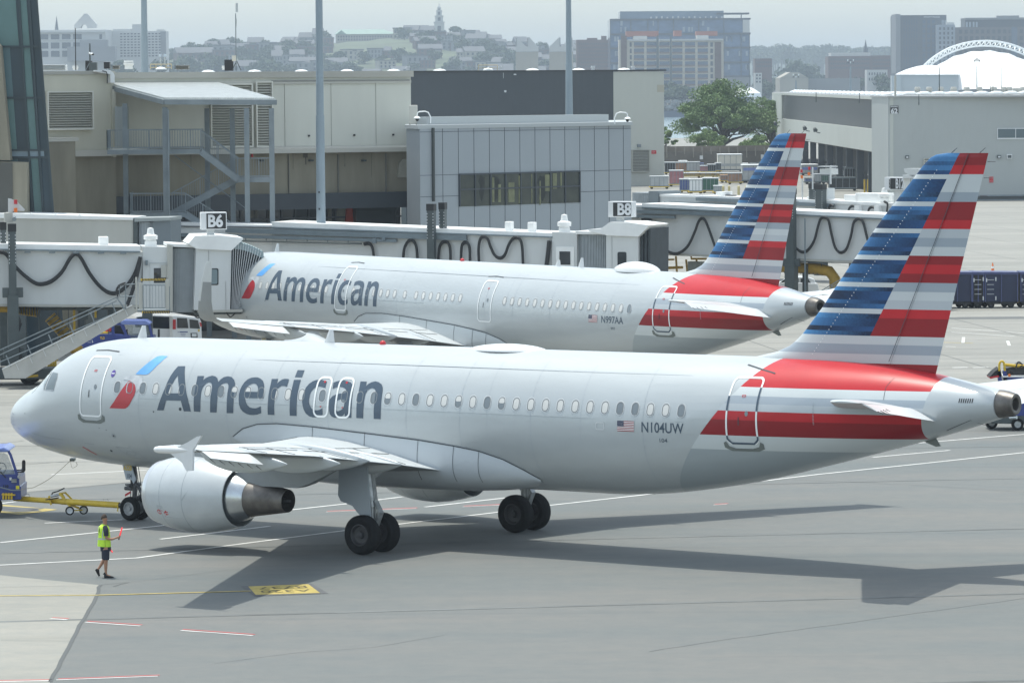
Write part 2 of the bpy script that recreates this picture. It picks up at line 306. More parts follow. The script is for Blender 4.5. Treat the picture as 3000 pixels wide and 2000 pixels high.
def ysurf(x,z,sh=0.):
    zt,zb,hw=lerp_prof(x,sh); zc=(zt+zb)/2; hh=(zt-zb)/2; t=1-((z-zc)/hh)**2
    return -hw*math.sqrt(t) if t>0 else 0.
def bm_of(mb):
    me=D.meshes.new('t'); me.from_pydata([tuple(v) for v in mb.v],[],mb.f); bm=bmesh.new(); bm.from_mesh(me); D.meshes.remove(me)
    bmesh.ops.remove_doubles(bm,verts=bm.verts,dist=1e-5); bmesh.ops.recalc_face_normals(bm,faces=bm.faces); return bm
def cut(bm,co,no,cond=None):
    fs=[f for f in bm.faces if cond is None or cond(f.calc_center_median())]
    es={e for f in fs for e in f.edges}; vs={v for f in fs for v in f.verts}
    bmesh.ops.bisect_plane(bm,geom=list(fs)+list(es)+list(vs),plane_co=co,plane_no=no,dist=1e-5)
def bm_obj(bm,name,mats,parent,smooth=True,angle=35):
    me=D.meshes.new(name); bm.to_mesh(me); 
    for m in mats: me.materials.append(m)
    if smooth:
        me.shade_smooth()
        try: me.set_sharp_from_angle(angle=R(angle))
        except Exception: pass
    o=D.objects.new(name,me); COL.objects.link(o); o.parent=parent; ORG[o.name]=Vector((0,0,0)); return o
def decal(name,polys,m,parent,eps=.006,sh=0.,dx=0.,dz=0.,zc=.12,yfun=None):
    """flat (x,z) outlines wrapped on the port side of the fuselage"""
    bm=bmesh.new()
    for poly in polys:
        loops=[[Vector((x+dx,z+dz,0)) for x,z in lp] for lp in poly]
        tris=tessellate_polygon(loops); flat=[v for lp in loops for v in lp]
        bv=[bm.verts.new((v.x,0,v.y)) for v in flat]
        for t in tris:
            try: bm.faces.new([bv[i] for i in t])
            except ValueError: pass
    zs=[v.co.z for v in bm.verts]; z=min(zs)+zc
    while z<max(zs):
        cut(bm,(0,0,z),(0,0,1)); z+=zc
    f=yfun or ysurf
    for v in bm.verts: v.co.y=f(v.co.x,v.co.z,sh)-eps
    bmesh.ops.recalc_face_normals(bm,faces=bm.faces)
    for fa in bm.faces:
        if fa.normal.y>0: fa.normal_flip()
    return bm_obj(bm,name,[m],parent,True,80)
def rrect(x0,x1,z0,z1,r,n=5):
    out=[]
    for cx,cz,a0 in ((x1-r,z0+r,-90),(x1-r,z1-r,0),(x0+r,z1-r,90),(x0+r,z0+r,180)):
        for i in range(n+1):
            a=R(a0+90*i/n); out.append((cx+r*math.cos(a),cz+r*math.sin(a)))
    return out
def door_band(x0,x1,z0,z1,r,w): return [[rrect(x0,x1,z0,z1,r),rrect(x0+w,x1-w,z0+w,z1-w,max(.02,r-w))]]
def strip(pts,w):
    """thin ribbon polygon along (x,z) pts"""
    L=[];Rr=[]
    for i,p in enumerate(pts):
        a=pts[max(i-1,0)];b=pts[min(i+1,len(pts)-1)]; d=math.hypot(b[0]-a[0],b[1]-a[1]); nx,nz=-(b[1]-a[1])/d,(b[0]-a[0])/d
        L.append((p[0]+nx*w/2,p[1]+nz*w/2)); Rr.append((p[0]-nx*w/2,p[1]-nz*w/2))
    return [[L+Rr[::-1]]]
def text_decal(name,txt,x0,x1,zc,h,m,parent,sh=0,eps=.006,bold=.02,shear=0):
    vs,fs=text_geo(txt,1,bold,shear); xs=[v.x for v in vs]; ys=[v.y for v in vs]
    sx=(x1-x0)/(max(xs)-min(xs)); sz=h/(max(ys)-min(ys)); my=(max(ys)+min(ys))/2
    bm=bmesh.new(); bv=[bm.verts.new((x0+(v.x-min(xs))*sx,0,zc+(v.y-my)*sz)) for v in vs]
    for f in fs:
        try: bm.faces.new([bv[i] for i in f])
        except ValueError: pass
    for v in bm.verts: v.co.y=ysurf(v.co.x,v.co.z,sh)-eps
    for fa in bm.faces:
        if fa.normal.y>0: fa.normal_flip()
    return bm_obj(bm,name,[m],parent,False)
FOIL=[(0,0),(.006,.12),(.02,.22),(.06,.35),(.12,.44),(.2,.49),(.32,.5),(.45,.46),(.6,.36),(.75,.24),(.9,.10),(1,.012)]
def foil(c,t,camber=.35):
    """chordwise outline: upper TE->LE then lower LE->TE; returns (x,z)"""
    up=[(x*c,y*t*c*(1+camber)) for x,y in FOIL][::-1]; lo=[(x*c,-y*t*c*(1-camber)) for x,y in FOIL][1:]
    return up+lo
def surf_loft(secs,cap=True):
    """secs: (origin xyz of LE, chord, t/c, twist deg, up-vector) -> rows of points"""
    rows=[]
    for (o,c,t,tw,up) in secs:
        o=Vector(o); up=Vector(up).normalized(); ct,st=math.cos(R(tw)),math.sin(R(tw)); row=[]
        for x,z in foil(c,t):
            x2=x*ct+z*st; z2=-x*st+z*ct; row.append(o+Vector((x2,0,0))+up*z2)
        rows.append(row)
    return rows
def blue_grad(name,c1,c2,flip,sh=0.):
    name=name+('_long' if sh else '')
    m=mat(name,c1,.5,spec=.3); n=m.node_tree; b=n.nodes['Principled BSDF']
    tc=n.nodes.new('ShaderNodeTexCoord'); sp=n.nodes.new('ShaderNodeSeparateXYZ'); n.links.new(tc.outputs['Object'],sp.inputs[0])
    mu=n.nodes.new('ShaderNodeMath'); mu.operation='MULTIPLY_ADD'; mu.inputs[1].default_value=-.62; n.links.new(sp.outputs[2],mu.inputs[0]); n.links.new(sp.outputs[0],mu.inputs[2])
    nz=n.nodes.new('ShaderNodeTexNoise'); nz.inputs['Scale'].default_value=14; nz.inputs['Detail'].default_value=3; n.links.new(tc.outputs['Object'],nz.inputs['Vector'])
    a2=n.nodes.new('ShaderNodeMath'); a2.operation='MULTIPLY_ADD'; a2.inputs[1].default_value=1.1; n.links.new(nz.outputs[0],a2.inputs[0]); n.links.new(mu.outputs[0],a2.inputs[2])
    mr=n.nodes.new('ShaderNodeMapRange'); x0=28.3; mr.inputs[1].default_value=sh+(27.3 if not flip else 29.1); mr.inputs[2].default_value=sh+(29.1 if not flip else 27.3)
    n.links.new(a2.outputs[0],mr.inputs[0])
    rp=n.nodes.new('ShaderNodeValToRGB'); e=rp.color_ramp.elements; e[0].color=tuple(c1)+(1,); e[1].color=tuple(c2)+(1,)
    n.links.new(mr.outputs[0],rp.inputs[0]); n.links.new(rp.outputs[0],b.inputs['Base Color']); return m
def fin_class(x,z,sh):
    x-=sh
    if x<34.95-.0 and False: return 0
    xd=35.634-.558*(11.673-z)
    if z>6.555 and x<xd:
        bands=[(11.093,10.967),(10.338,10.207),(9.575,9.454),(8.827,8.699),(8.06,7.931),(7.319,7.181)]
        for a,b in bands:
            if b<z<a: return 1
        ed=[11.7,11.456,11.344,11.205,11.093,10.863,10.598,10.464,10.338,10.094,9.967,9.819,9.575,9.328,9.061,8.945,8.827,8.572,8.316,8.187,8.06,7.815,7.567,7.458,7.319,7.045,6.816,6.681,6.555]
        tones=[7,5,7,8, 9,9,6,5, 7,5,6,8, 5,9,8,6, 8,9,5,6, 6,8,9,5, 6,9,8,6]
        for i in range(28):
            if ed[i+1]<z<=ed[i]: return tones[i]
        return 5
    rs=[(11.35,4),(11.10,3),(10.866,1),(10.604,1),(10.334,2),(9.832,4),(9.582,3),(9.329,10),(9.078,2),(8.828,1),(8.583,4),(8.324,3),(8.073,4),(7.816,2),(7.573,1),(7.322,10),(7.064,3),(6.556,4),(6.315,1),(6.041,2),(5.781,1)]
    for zz,c in rs:
        if z>zz: return c
    return 4 if x>29.65 else 0
def fin_mats(sh=0.):
    c=M
    return [c['skin_bright'],mat('fin_pale_band',(.50,.54,.555),.35,coat=.2),mat('fin_grey_band',(.29,.34,.39),.35,coat=.2),c['red'],c['darkred'],
      blue_grad('fin_blue_dark_left',(.008,.020,.05),(.035,.13,.30),False,sh),blue_grad('fin_blue_bright_left',(.008,.022,.06),(.05,.19,.40),True,sh),
      blue_grad('fin_blue_mid',(.025,.09,.23),(.06,.20,.41),False,sh),blue_grad('fin_blue_navy',(.006,.015,.04),(.02,.075,.20),False,sh),blue_grad('fin_blue_royal',(.010,.035,.10),(.035,.14,.32),True,sh),mat('fin_cool_band',(.42,.46,.49),.35,coat=.2)]
def make_fin(root,sh):
    LE=[(5.60,28.2),(5.84,28.74),(6.02,29.55),(6.2,29.98),(6.36,30.2),(6.556,30.42),(7.277,31.05),(8.656,32.12),(9.85,33.09),(10.91,34.05),(11.35,34.44),(11.55,34.66),(11.64,34.85),(11.686,35.2)]
    rows=[]
    def lex(z):
        for (a,xa),(b,xb) in zip(LE,LE[1:]):
            if z<=b: return xa+(xb-xa)*(z-a)/(b-a)
        return LE[-1][1]
    zs=sorted(set([5.2,5.45,5.6,5.7,5.84,5.93,6.02,6.1,6.2,6.36,6.556,11.35,11.45,11.55,11.6,11.64,11.686]+[6.556+(11.35-6.556)*i/26 for i in range(27)]))
    for z in zs:
        x0=lex(max(z,5.6)); x1=34.793+(z-5.528)*.2793; c=x1-x0
        t=.095*min(c,5.2)/c; 
        if z>11.6: t*=.75
        row=[]
        for x,y in [(a*c,b*t*c) for a,b in FOIL][::-1]: row.append(V(x0+x+sh,-y,z))
        for x,y in [(a*c,b*t*c) for a,b in FOIL][1:]: row.append(V(x0+x+sh,y,z))
        rows.append(row)
    mb=MB(); mb.grid(rows,closed=True,capb=True)
    bm=bm_of(mb)
    for z in [11.456,11.35,11.344,11.205,11.10,11.093,10.967,10.866,10.863,10.604,10.598,10.464,10.336,10.207,10.094,9.967,9.83,9.819,9.58,9.454,9.329,9.061,9.078,8.945,8.828,8.699,8.583,8.572,8.324,8.316,8.187,8.073,8.06,7.931,7.816,7.573,7.567,7.458,7.32,7.181,7.064,7.045,6.816,6.681,6.556,6.315,6.041,5.781]:
        cut(bm,(0,0,z),(0,0,1))
    cut(bm,(35.634+sh,0,11.673),(1,0,-.558),lambda c:c.z>6.556)
    cut(bm,(29.65+sh,0,5.7),(1,0,-.3),lambda c:c.z<5.9)
    hn=Vector((1,0,-.4344)); hc=Vector((33.397+sh,0,5.804)); 
    cut(bm,hc,hn)
    for f in bm.faces:
        c=f.calc_center_median(); f.material_index=fin_class(c.x,c.z,sh)
    bm2=bm.copy()
    bmesh.ops.delete(bm,geom=[f for f in bm.faces if (f.calc_center_median()-hc).dot(hn)>0 or f.calc_center_median().z<5.3],context='FACES')
    bmesh.ops.delete(bm2,geom=[f for f in bm2.faces if (f.calc_center_median()-hc).dot(hn)<0 or f.calc_center_median().z<5.50],context='FACES')
    fm=fin_mats(sh); fin=bm_obj(bm,'vertical_fin',fm,root)
    # open the hinge line slightly: the rudder sits 12 mm aft
    rd=bm_obj(bm2,'rudder',fm,fin); rd.location=(.012,0,0)
    mb=MB()
    for z0,z1 in ((5.85,11.66),):
        for s in (-1,1):
            a=V(33.42+sh,s*.235,5.85); b=V(35.94+sh,s*.093,11.66); mb.beam(a,b,.016,.012)
    mb.build('hinge_line',M['line'],fin,local=True)
    mb=MB()   # riveted spar joint and access joints
    for k in range(60):
        t=k/60; x=30.9+sh+t*4.1; z=6.0+t*5.3; yy=-(.262-.15*t); mb.box((x,yy,z),(.02,.012,.02))
    mb.build('rivet_line',M['whitep'],fin,local=True)
    for x,z,a_,b_ in ((35.35,11.69,.18,.14),(36.25,11.69,.18,.14),(36.5,11.45,.25,0),(36.38,11.0,.25,0),(36.25,10.5,.25,0)):
        mb=MB(); mb.cone((x+sh,0,z),(x+sh+a_,0,z+b_),.012,.007,5); mb.build('static_wick',M['darksteel'],fin,local=True)
def make_hstab(root,sh,s):
    col=lambda n:M[n]
    secs=[((31.95,s*.75,4.60),2.5,.11,0,(0,0,1)),((33.05,s*2.6,4.80),1.93,.11,0,(0,0,1)),((35.15,s*6.05,5.14),1.0,.10,0,(0,0,1)),((35.38,s*6.2,5.15),.75,.06,0,(0,0,1))]
    secs=[((o[0]+sh,o[1],o[2]),c,t,tw,u) for o,c,t,tw,u in secs]
    mb=MB(); rows=surf_loft(secs); mb.grid(rows,closed=True,capa=True,capb=True)
    st=mb.build('horizontal_stabiliser',M['wing'],root,True,local=True)
    e=[((34.47,s*.8,4.60),.86,.09,22,(0,0,1)),((34.99,s*2.6,4.79),.78,.09,22,(0,0,1)),((36.16,s*6.05,5.12),.50,.08,22,(0,0,1))]
    e=[((o[0]+sh,o[1],o[2]),c,t,tw,u) for o,c,t,tw,u in e]
    mb=MB(); mb.grid(surf_loft(e),closed=True,capa=True,capb=True); el=mb.build('elevator',M['skin_bright'],st,True,local=True)
    for k in range(4):
        mb=MB(); y=s*(6.0-.28*k); mb.cone((36.62+sh-.09*k,y,4.93),(36.80+sh-.09*k,y,4.86),.012,.005,5); mb.build('static_wick',M['darksteel'],el,local=True)
    return st
def wing_secs(s,shark,dx):
    # y, xLE, chord, zLE, t, twist
    P=[(1.2,12.1,6.9,2.45,.15,2.5),(2.0,12.6,6.2,2.56,.15,2.3),(4.0,13.7,5.16,2.76,.135,1.5),(6.4,15.05,3.92,3.00,.12,.8),(9,16.5,3.27,3.28,.115,.3),(12.45,18.42,2.42,3.63,.11,0)]
    P2=[(12.5,18.45,1.84,3.635,.13,0),(14.4,19.5,1.50,3.83,.13,0),(16.2,20.5,1.18,4.02,.13,0)]
    P3=[(16.25,20.53,1.58,4.025,.11,0),(16.9,20.9,1.40,4.09,.10,0)]
    return P,P2,P3
def make_wing(root,s,shark,dx,reg):
    P,P2,P3=wing_secs(s,shark,dx)
    mk=lambda Q:[((x+dx,s*y,z),c,t,tw,(0,0,1)) for y,x,c,z,t,tw in Q]
    mb=MB(); rows=surf_loft(mk(P+P2+P3))
    if shark:
        for (y,x,z,c,a) in ((17.3,21.25,4.22,1.25,25),(17.62,21.6,4.5,1.12,55),(17.82,21.95,4.95,.98,76),(18.0,22.45,5.75,.75,82),(18.12,22.95,6.45,.48,84),(18.14,23.12,6.6,.28,84)):
            up=Vector((0,-s*math.sin(R(a)),math.cos(R(a))))
            rows+=surf_loft([((x+dx,s*y,z),c,.09,0,up)])
    mb.grid(rows,closed=True,capa=True,capb=True)
    bm=bm_of(mb)
    for f in bm.faces: f.material_index=1 if f.normal.z<-.2 else 0  # downward faces get the tone with shade put into its colour
    w=bm_obj(bm,'wing',[M['wing'],M['undershade']],root,True,40)
    # drooped aileron
    a=[((20.24+dx,s*12.55,3.60),.66,.10,24,(0,0,1)),((20.95+dx,s*14.4,3.80),.55,.10,24,(0,0,1)),((21.63+dx,s*16.18,4.0),.44,.10,24,(0,0,1))]
    mb=MB(); mb.grid(surf_loft(a),closed=True,capa=True,capb=True); al=mb.build('aileron',M['skin_bright'],w,True,local=True)
    for k in range(6):
        mb=MB(); t=k/5.; mb.cone((20.88+dx+t*.98,s*(12.9+3.1*t),3.33+t*.45),(21.08+dx+t*.98,s*(12.9+3.1*t),3.22+t*.45),.014,.006,5); mb.build('static_wick',M['darksteel'],al,local=True)
    # flap, slat and spoiler joints as thin raised strips
    def top(y,fr):
        Q=P
        for a,b in zip(Q,Q[1:]):
            if a[0]<=y<=b[0] or b is Q[-1]:
                t=(y-a[0])/(b[0]-a[0]); x=a[1]+(b[1]-a[1])*t; c=a[2]+(b[2]-a[2])*t; z=a[3]+(b[3]-a[3])*t; th=a[4]+(b[4]-a[4])*t; tw=a[5]+(b[5]-a[5])*t
                fx=[q[0] for q in FOIL]; k=max(i for i in range(len(fx)) if fx[i]<=fr) ; k=min(k,len(fx)-2); u=(fr-fx[k])/(fx[k+1]-fx[k]); yy=FOIL[k][1]+(FOIL[k+1][1]-FOIL[k][1])*u
                zz=yy*th*c*1.35; xx=fr*c; return V(x+dx+xx*math.cos(R(tw))+zz*math.sin(R(tw)),s*y,z-xx*math.sin(R(tw))+zz*math.cos(R(tw))+.006)
    mb=MB()
    ys=[2.2+i*.85 for i in range(13)]
    for fr,w_ in ((.14,.02),(.72,.025),(.60,.018)):
        mb.tube([top(y,fr) for y in ys],w_*.5,4)
    for y in (3.4,6.4,8.3,10.2,12.2): mb.tube([top(y,f) for f in (.6,.66,.72,.8,.9,.97)],.009,4)
    for y in (4.8,7.6,9.9): mb.tube([top(y,f) for f in (.02,.05,.09,.14)],.009,4)
    mb.build('panel_joint',M['line'],w,local=True)
    # flap-track fairings
    for y,xt,zt,L,h in ((3.9,18.95,2.62,3.3,.42),(5.95,19.35,2.90,3.6,.44),(8.3,20.15,3.02,3.5,.42),(12.0,21.25,3.32,3.2,.38)):
        rows=[]; n=12
        for i in range(n+1):
            t=i/n; x=xt-L*(1-t); r=h*math.sin(PI*min(1,t*1.25/1.25+.0)**.8)**.75 if 0<t<1 else .012
            taper=(1-t)*.42; zc=zt+taper*.55-.05*math.sin(PI*t)
            sg=lambda v: (abs(v)**.55)*(1 if v>0 else -1)
            rows.append([V(x+dx,s*y+r*.42*sg(math.cos(2*PI*k/16)),zc+r*sg(math.sin(2*PI*k/16))*(1.0 if math.sin(2*PI*k/16)<0 else .7)) for k in range(16)])
        mb=MB(); mb.grid(rows,closed=True,capa=True,capb=True); mb.build('flap_fairing',M['skin_grey'] if False else M['skin_white'],w,True,local=True)
    if not shark:
        poly=[(22.44,4.49),(22.14,4.11),(22.11,3.55),(21.9,3.53),(21.75,3.75),(21.32,3.99),(21.25,4.06),(21.6,4.16),(21.95,4.3),(22.29,4.47)]
        mb=MB(); mb.prism([V(x+dx,s*16.95,z) for x,z in poly],(0,s*.07,0)); mb.build('wingtip_fence',M['skin_bright'],w,local=True)
        mb=MB(); mb.rev((20.72+dx,s*16.97,4.06),(1,0,0.02),[(0,.01),(.06,.07),(.2,.10),(.7,.11),(1.2,.06),(1.5,.02)],12); mb.build('navigation_lamp_pod',M['skin_bright'],w,True,local=True)
    return w
def make_engine(root,s,dx):
    e=thing('engine',None,None,(0,0,0)); e.parent=root; ORG[e.name]=Vector((0,0,0))
    c=(11.18+dx,s*5.75,1.625); ax=(1,0,-.012)
    mb=MB(); mb.rev(c,ax,[(.20,.965),(.45,1.04),(.85,1.105),(1.3,1.14),(1.75,1.14),(2.2,1.09),(2.7,.99),(3.12,.885),(3.13,.862),(2.8,.88),(2.3,.88)],40); mb.build('nacelle',M['nacelle'],e,True,local=True)
    mb=MB(); mb.rev(c,ax,[(.8,.84),(.5,.82),(.15,.83),(.04,.86),(0,.90),(.03,.93),(.10,.95),(.20,.967)],40); mb.build('intake_lip',M['lip'],e,True,local=True)
    mb=MB(); mb.rev(c,ax,[(.8,.84),(.8,.3),(.8,.28),(.5,.12),(.35,.01)],32)
    for k in range(24):
        a=2*PI*k/24; mb.beam(V(*c)+V(.75,.26*math.cos(a),.26*math.sin(a)),V(*c)+V(.68,.82*math.cos(a+.12),.82*math.sin(a+.12)),.03,.12)
    mb.build('fan',M['darksteel'],e,local=True)
    mb=MB(); mb.rev(c,ax,[(2.32,.88),(2.3,.5)],32); mb.build('bypass_duct',M['black'],e,local=True)
    mb=MB(); mb.rev(c,ax,[(2.3,.76),(2.85,.79),(3.15,.74),(3.42,.64),(3.6,.545)],36); mb.build('core_cowl',M['polished'],e,True,local=True)
    mb=MB(); mb.rev(c,ax,[(3.42,.545),(3.7,.53),(4.3,.44),(4.93,.34),(4.94,.32),(4.4,.32)],36); mb.build('exhaust_nozzle',M['nozzle'],e,True,local=True)
    mb=MB(); mb.rev(c,ax,[(4.2,.32),(4.2,.16),(4.7,.10),(5.0,.045),(5.01,.0)],20); mb.build('exhaust_plug',M['darksteel'],e,True,local=True)
    # pylon: from nacelle crown to wing lower surface
    rows=[]
    for x,z0,z1,w in ((12.4,2.70,2.80,.06),(13.2,2.45,2.98,.17),(14.3,2.0,3.02,.22),(15.4,1.98,2.95,.23),(16.6,1.98,2.80,.2),(17.05,2.12,2.7,.18),(18.1,2.62,2.75,.06)):
        rows.append([V(x+dx,s*5.75-w,z0),V(x+dx,s*5.75+w,z0),V(x+dx,s*5.75+w,z1),V(x+dx,s*5.75-w,z1)])
    mb=MB(); mb.grid(rows,closed=True,capa=True,capb=True); mb.build('pylon',M['undershade'],e,local=True)
    mb=MB()
    C0=Vector(c)
    for t in (.85,1.75): mb.rev(C0,ax,[(t,1.102 if t<1 else 1.138),(t+.012,1.110 if t<1 else 1.144),(t+.024,1.106 if t<1 else 1.136)],40)
    for a in (-35,): 
        for sgn in (-1,): mb.tube([C0+V(t,sgn*math.cos(R(a))*r,math.sin(R(a))*r) for t,r in ((.87,1.112),(1.3,1.144),(1.75,1.143))],.008,4)
    mb.tube([C0+V(1.78+.1*k,-(1.145-.02*k)*math.cos(R(-5+k*7)),(1.145-.02*k)*math.sin(R(-5+k*7))) for k in range(6)],.008,4)
    mb.build('cowl_joint',M['fineline'],e,local=True)
    mb=MB()
    def cyl(t,a,r=0): t-=.28; r=.006+(1.105+(1.14-1.105)*min(1,max(0,(t-.85)/.45)) if t>.85 else 1.04+.065*(t-.45)/.4); return C0+V(t,-r*math.cos(R(a)),r*math.sin(R(a)))
    if s<0:
        mb.mi=0
        for k in range(14):
            a0=2*PI*k/14; a1=2*PI*(k+1)/14
            mb.quad(cyl(1.05+.09*math.cos(a0),-27+4.5*math.sin(a0)),cyl(1.05+.09*math.cos(a1),-27+4.5*math.sin(a1)),cyl(1.05+.065*math.cos(a1),-27+3.2*math.sin(a1)),cyl(1.05+.065*math.cos(a0),-27+3.2*math.sin(a0)))
        mb.quad(cyl(1.04,-24),cyl(1.07,-24),cyl(1.07,-30),cyl(1.04,-30))
        mb.quad(cyl(1.17,-23),cyl(1.19,-23),cyl(1.27,-34),cyl(1.25,-34))
        mb.quad(cyl(1.24,-26),cyl(1.42,-25),cyl(1.42,-30),cyl(1.24,-29)); mb.quad(cyl(1.3,-23.5),cyl(1.36,-23.5),cyl(1.36,-31.5),cyl(1.3,-31.5))
        mb.mi=1
        for k in range(3): mb.quad(cyl(1.47,-25-k*1.7),cyl(1.64,-25-k*1.7),cyl(1.64,-25.8-k*1.7),cyl(1.47,-25.8-k*1.7))
        for k in range(3): mb.quad(cyl(1.0,-16-k*1.7),cyl(1.24,-16-k*1.7),cyl(1.24,-16.8-k*1.7),cyl(1.0,-16.8-k*1.7))
        for k in range(12): mb.quad(cyl(1.55+k*.03,-43),cyl(1.565+k*.03,-43),cyl(1.565+k*.03,-44.2),cyl(1.55+k*.03,-44.2))
        mb.build('warning_marks',[M['red'],M['fineline']],e,local=True)
    return e
def wheel(parent,c,r,w,name='wheel',rim='rim'):
    c=Vector(c); t=MB(); hw=w/2
    prof=[(-hw*.75,r*.55),(-hw,r*.68),(-hw,r*.86),(-hw*.72,r*.97),(-hw*.3,r),(hw*.3,r),(hw*.72,r*.97),(hw,r*.86),(hw,r*.68),(hw*.75,r*.55)]
    t.rev(c,(0,1,0),prof,32)
    for k in range(3): t.rev(c+V(0,-hw*.4+k*hw*.4,0),(0,1,0),[(-.008,r*1.004),(.008,r*1.004)],32)
    o=t.build('tyre',M['tyre'],parent,True,local=True)
    t=MB(); t.rev(c,(0,1,0),[(-hw*.78,r*.56),(-hw*.80,r*.50),(-hw*.45,r*.42),(-hw*.40,r*.2),(-hw*.75,r*.17),(-hw*.80,0.001)],24)
    t.rev(c,(0,1,0),[(hw*.78,r*.56),(hw*.80,r*.50),(hw*.45,r*.42),(hw*.40,r*.2),(hw*.75,r*.17),(hw*.80,0.001)],24)
    for k in range(8):
        a=2*PI*k/8; t.box(c+V(-hw*.47,r*.31*math.cos(a)*0,0)+V(0,0,0)+Vector((r*.31*math.cos(a),0,r*.31*math.sin(a))),(.05,.04,.05))
    t.build('rim',M[rim],o,True,local=True); return o
def make_main_gear(root,s,dx,zg):
    g=thing('main_landing_gear',None,None); g.parent=root; ORG[g.name]=Vector((0,0,0))
    x=17.71+dx; y=s*3.795; za=.585+zg
    for o in (-.4635,.4635): wheel(g,(x,y+o,za),.585,.42,rim='darkrim')
    mb=MB(); mb.cone((x,y-.62,za),(x,y+.62,za),.07,.07,10); mb.cone((x,y,za-.12),(x,y,1.35),.11,.11,14); mb.cone((x,y,1.3),(x-.22,y-s*.0,2.75),.17,.19,14)
    mb.beam((x,y,2.2),(x-.1,y-s*1.3,2.6),.12,.12); mb.beam((x+.16,y,.75),(x+.34,y,1.15),.2,.05); mb.beam((x+.34,y,1.15),(x+.13,y,1.5),.2,.05)
    for k in range(3): mb.tube([V(x+.13,y-.06+k*.05,.7),V(x+.2,y-.05+k*.05,1.3),V(x+.05,y-.05+k*.05,2.3)],.014,5)
    mb.build('strut',M['steel'],g,True,local=True)
    poly=[(16.72,2.52),(16.66,1.63),(16.76,1.46),(17.2,1.34),(17.39,1.15),(17.54,1.03),(17.88,1.03),(17.85,1.5),(17.78,2.52)]
    mb=MB(); mb.prism([V(a+dx,y+s*.26,b) for a,b in poly],(0,s*.035,0)); mb.build('gear_door',M['skin_grey'],g,local=True)
def make_nose_gear(root,zg,txt1,txt2):
    g=thing('nose_landing_gear',None,None); g.parent=root; ORG[g.name]=Vector((0,0,0)); x=5.07; za=.381+zg
    for o in (-.25,.25): wheel(g,(x,o,za),.381,.22)
    mb=MB(); mb.cone((x,-.32,za),(x,.32,za),.05,.05,10); mb.cone((x,0,za-.08),(x-.03,0,1.1),.075,.075,12); mb.cone((x-.03,0,1.0),(x-.12,0,2.0),.11,.12,12)
    mb.beam((x-.08,0,1.75),(x-1.1,0,2.0),.09,.09); mb.beam((x+.1,0,.6),(x+.3,0,.85),.14,.04); mb.beam((x+.3,0,.85),(x+.06,0,1.15),.14,.04)
    mb.cone((x-.42,-.0,.98),(x-.02,0,.98),.06,.07,10); mb.cone((x-.05,-.3,1.1),(x-.05,.3,1.1),.06,.06,8); mb.box((x-.28,0,1.1),(.2,.1,.05))
    for k in range(5): mb.tube([V(x-.1+.05*k,-.12+.03*k,.6),V(x+.05*k-.06,-.13+.06*k,1.2),V(x-.15+.06*k,-.1+.03*k,1.9)],.013,5)
    mb.cone((x-.02,.0,.35+zg),(x-.3,0,.35+zg),.045,.04,8)
    mb.build('strut',M['darksteel'],g,True,local=True)
    mb=MB(); mb.prism([V(4.84,-.34,1.78),V(5.2,-.34,1.80),V(5.40,-.34,1.32),V(5.30,-.34,1.18),V(5.22,-.34,1.30),V(4.98,-.34,1.30)],(0,.03,0)); pl=mb.build('gear_door',M['skin_grey'],g,local=True)
    mb=MB(); put_text(mb,txt1,(5.06,-.345,1.67),(1,0,0),(0,0,1),.2,.008,w=.36); mb.build('type_lettering',M['yellow'],pl,local=True,recalc=False)
    mb=MB(); put_text(mb,txt2,(5.14,-.345,1.42),(1,0,0),(0,0,1),.2,.004,w=.2); mb.build('fleet_number',M['title'],pl,local=True,recalc=False)
    mb=MB(); mb.quad((4.72,-.1,.80),(4.98,-.1,.92),(4.96,-.1,.84),(4.72,-.1,.72)); mb.build('steering_pin_flag',M['redb'],g,local=True,recalc=False)
    for s in (-1,1):
        mb=MB(); mb.prism([V(4.35,s*.34,1.80),V(4.75,s*.34,1.78),V(4.75,s*.36,1.55),V(4.35,s*.36,1.60)],(0,s*.025,0)); 
        if s>0: mb.build('bay_door',M['skin_white'],g,local=True)
    return g
def window_set(root,xs,zc,dark,sh=0.,half=()):
    fr=decal('cabin_window',[[rrect(-.125,.125,-.185,.185,.12),rrect(-.098,.098,-.158,.158,.095)]],M['frameg'],root,.010,dx=10.,dz=zc,zc=.09)
    outer=[]
    def mk(name,z0,z1,m,eps):
        o=decal(name,[[rrect(-.100,.100,z0,z1,.096 if z1-z0>.25 else .05)]],m,None,eps,dx=10.,dz=zc,zc=.09); return o
    pw=mk('pane',-.16,.16,M['paneshade'],.006); pd=mk('pane',-.16,.16,M['panedark'],.006); ph=mk('shade',.0,.158,M['paneshade'],.008)
    rg=decal('surround',[[rrect(-.145,.145,-.205,.205,.14),rrect(-.125,.125,-.185,.185,.12)]],M['skin_bright'],None,.007,dx=10.,dz=zc,zc=.09)
    for i,x in enumerate(xs):
        w=fr.copy(); COL.objects.link(w); w.parent=root; 
        dy=ysurf(x,zc,sh)-ysurf(10.,zc); w.location=(x-10.,dy,0)
        for src in ([pd,rg] if i in dark else [pw,rg] if i not in half else [pd,ph,rg]):
            c=src.copy(); COL.objects.link(c); c.parent=w; c.location=(0,0,0)
    for o in (fr,pw,pd,ph,rg): D.objects.remove(o)
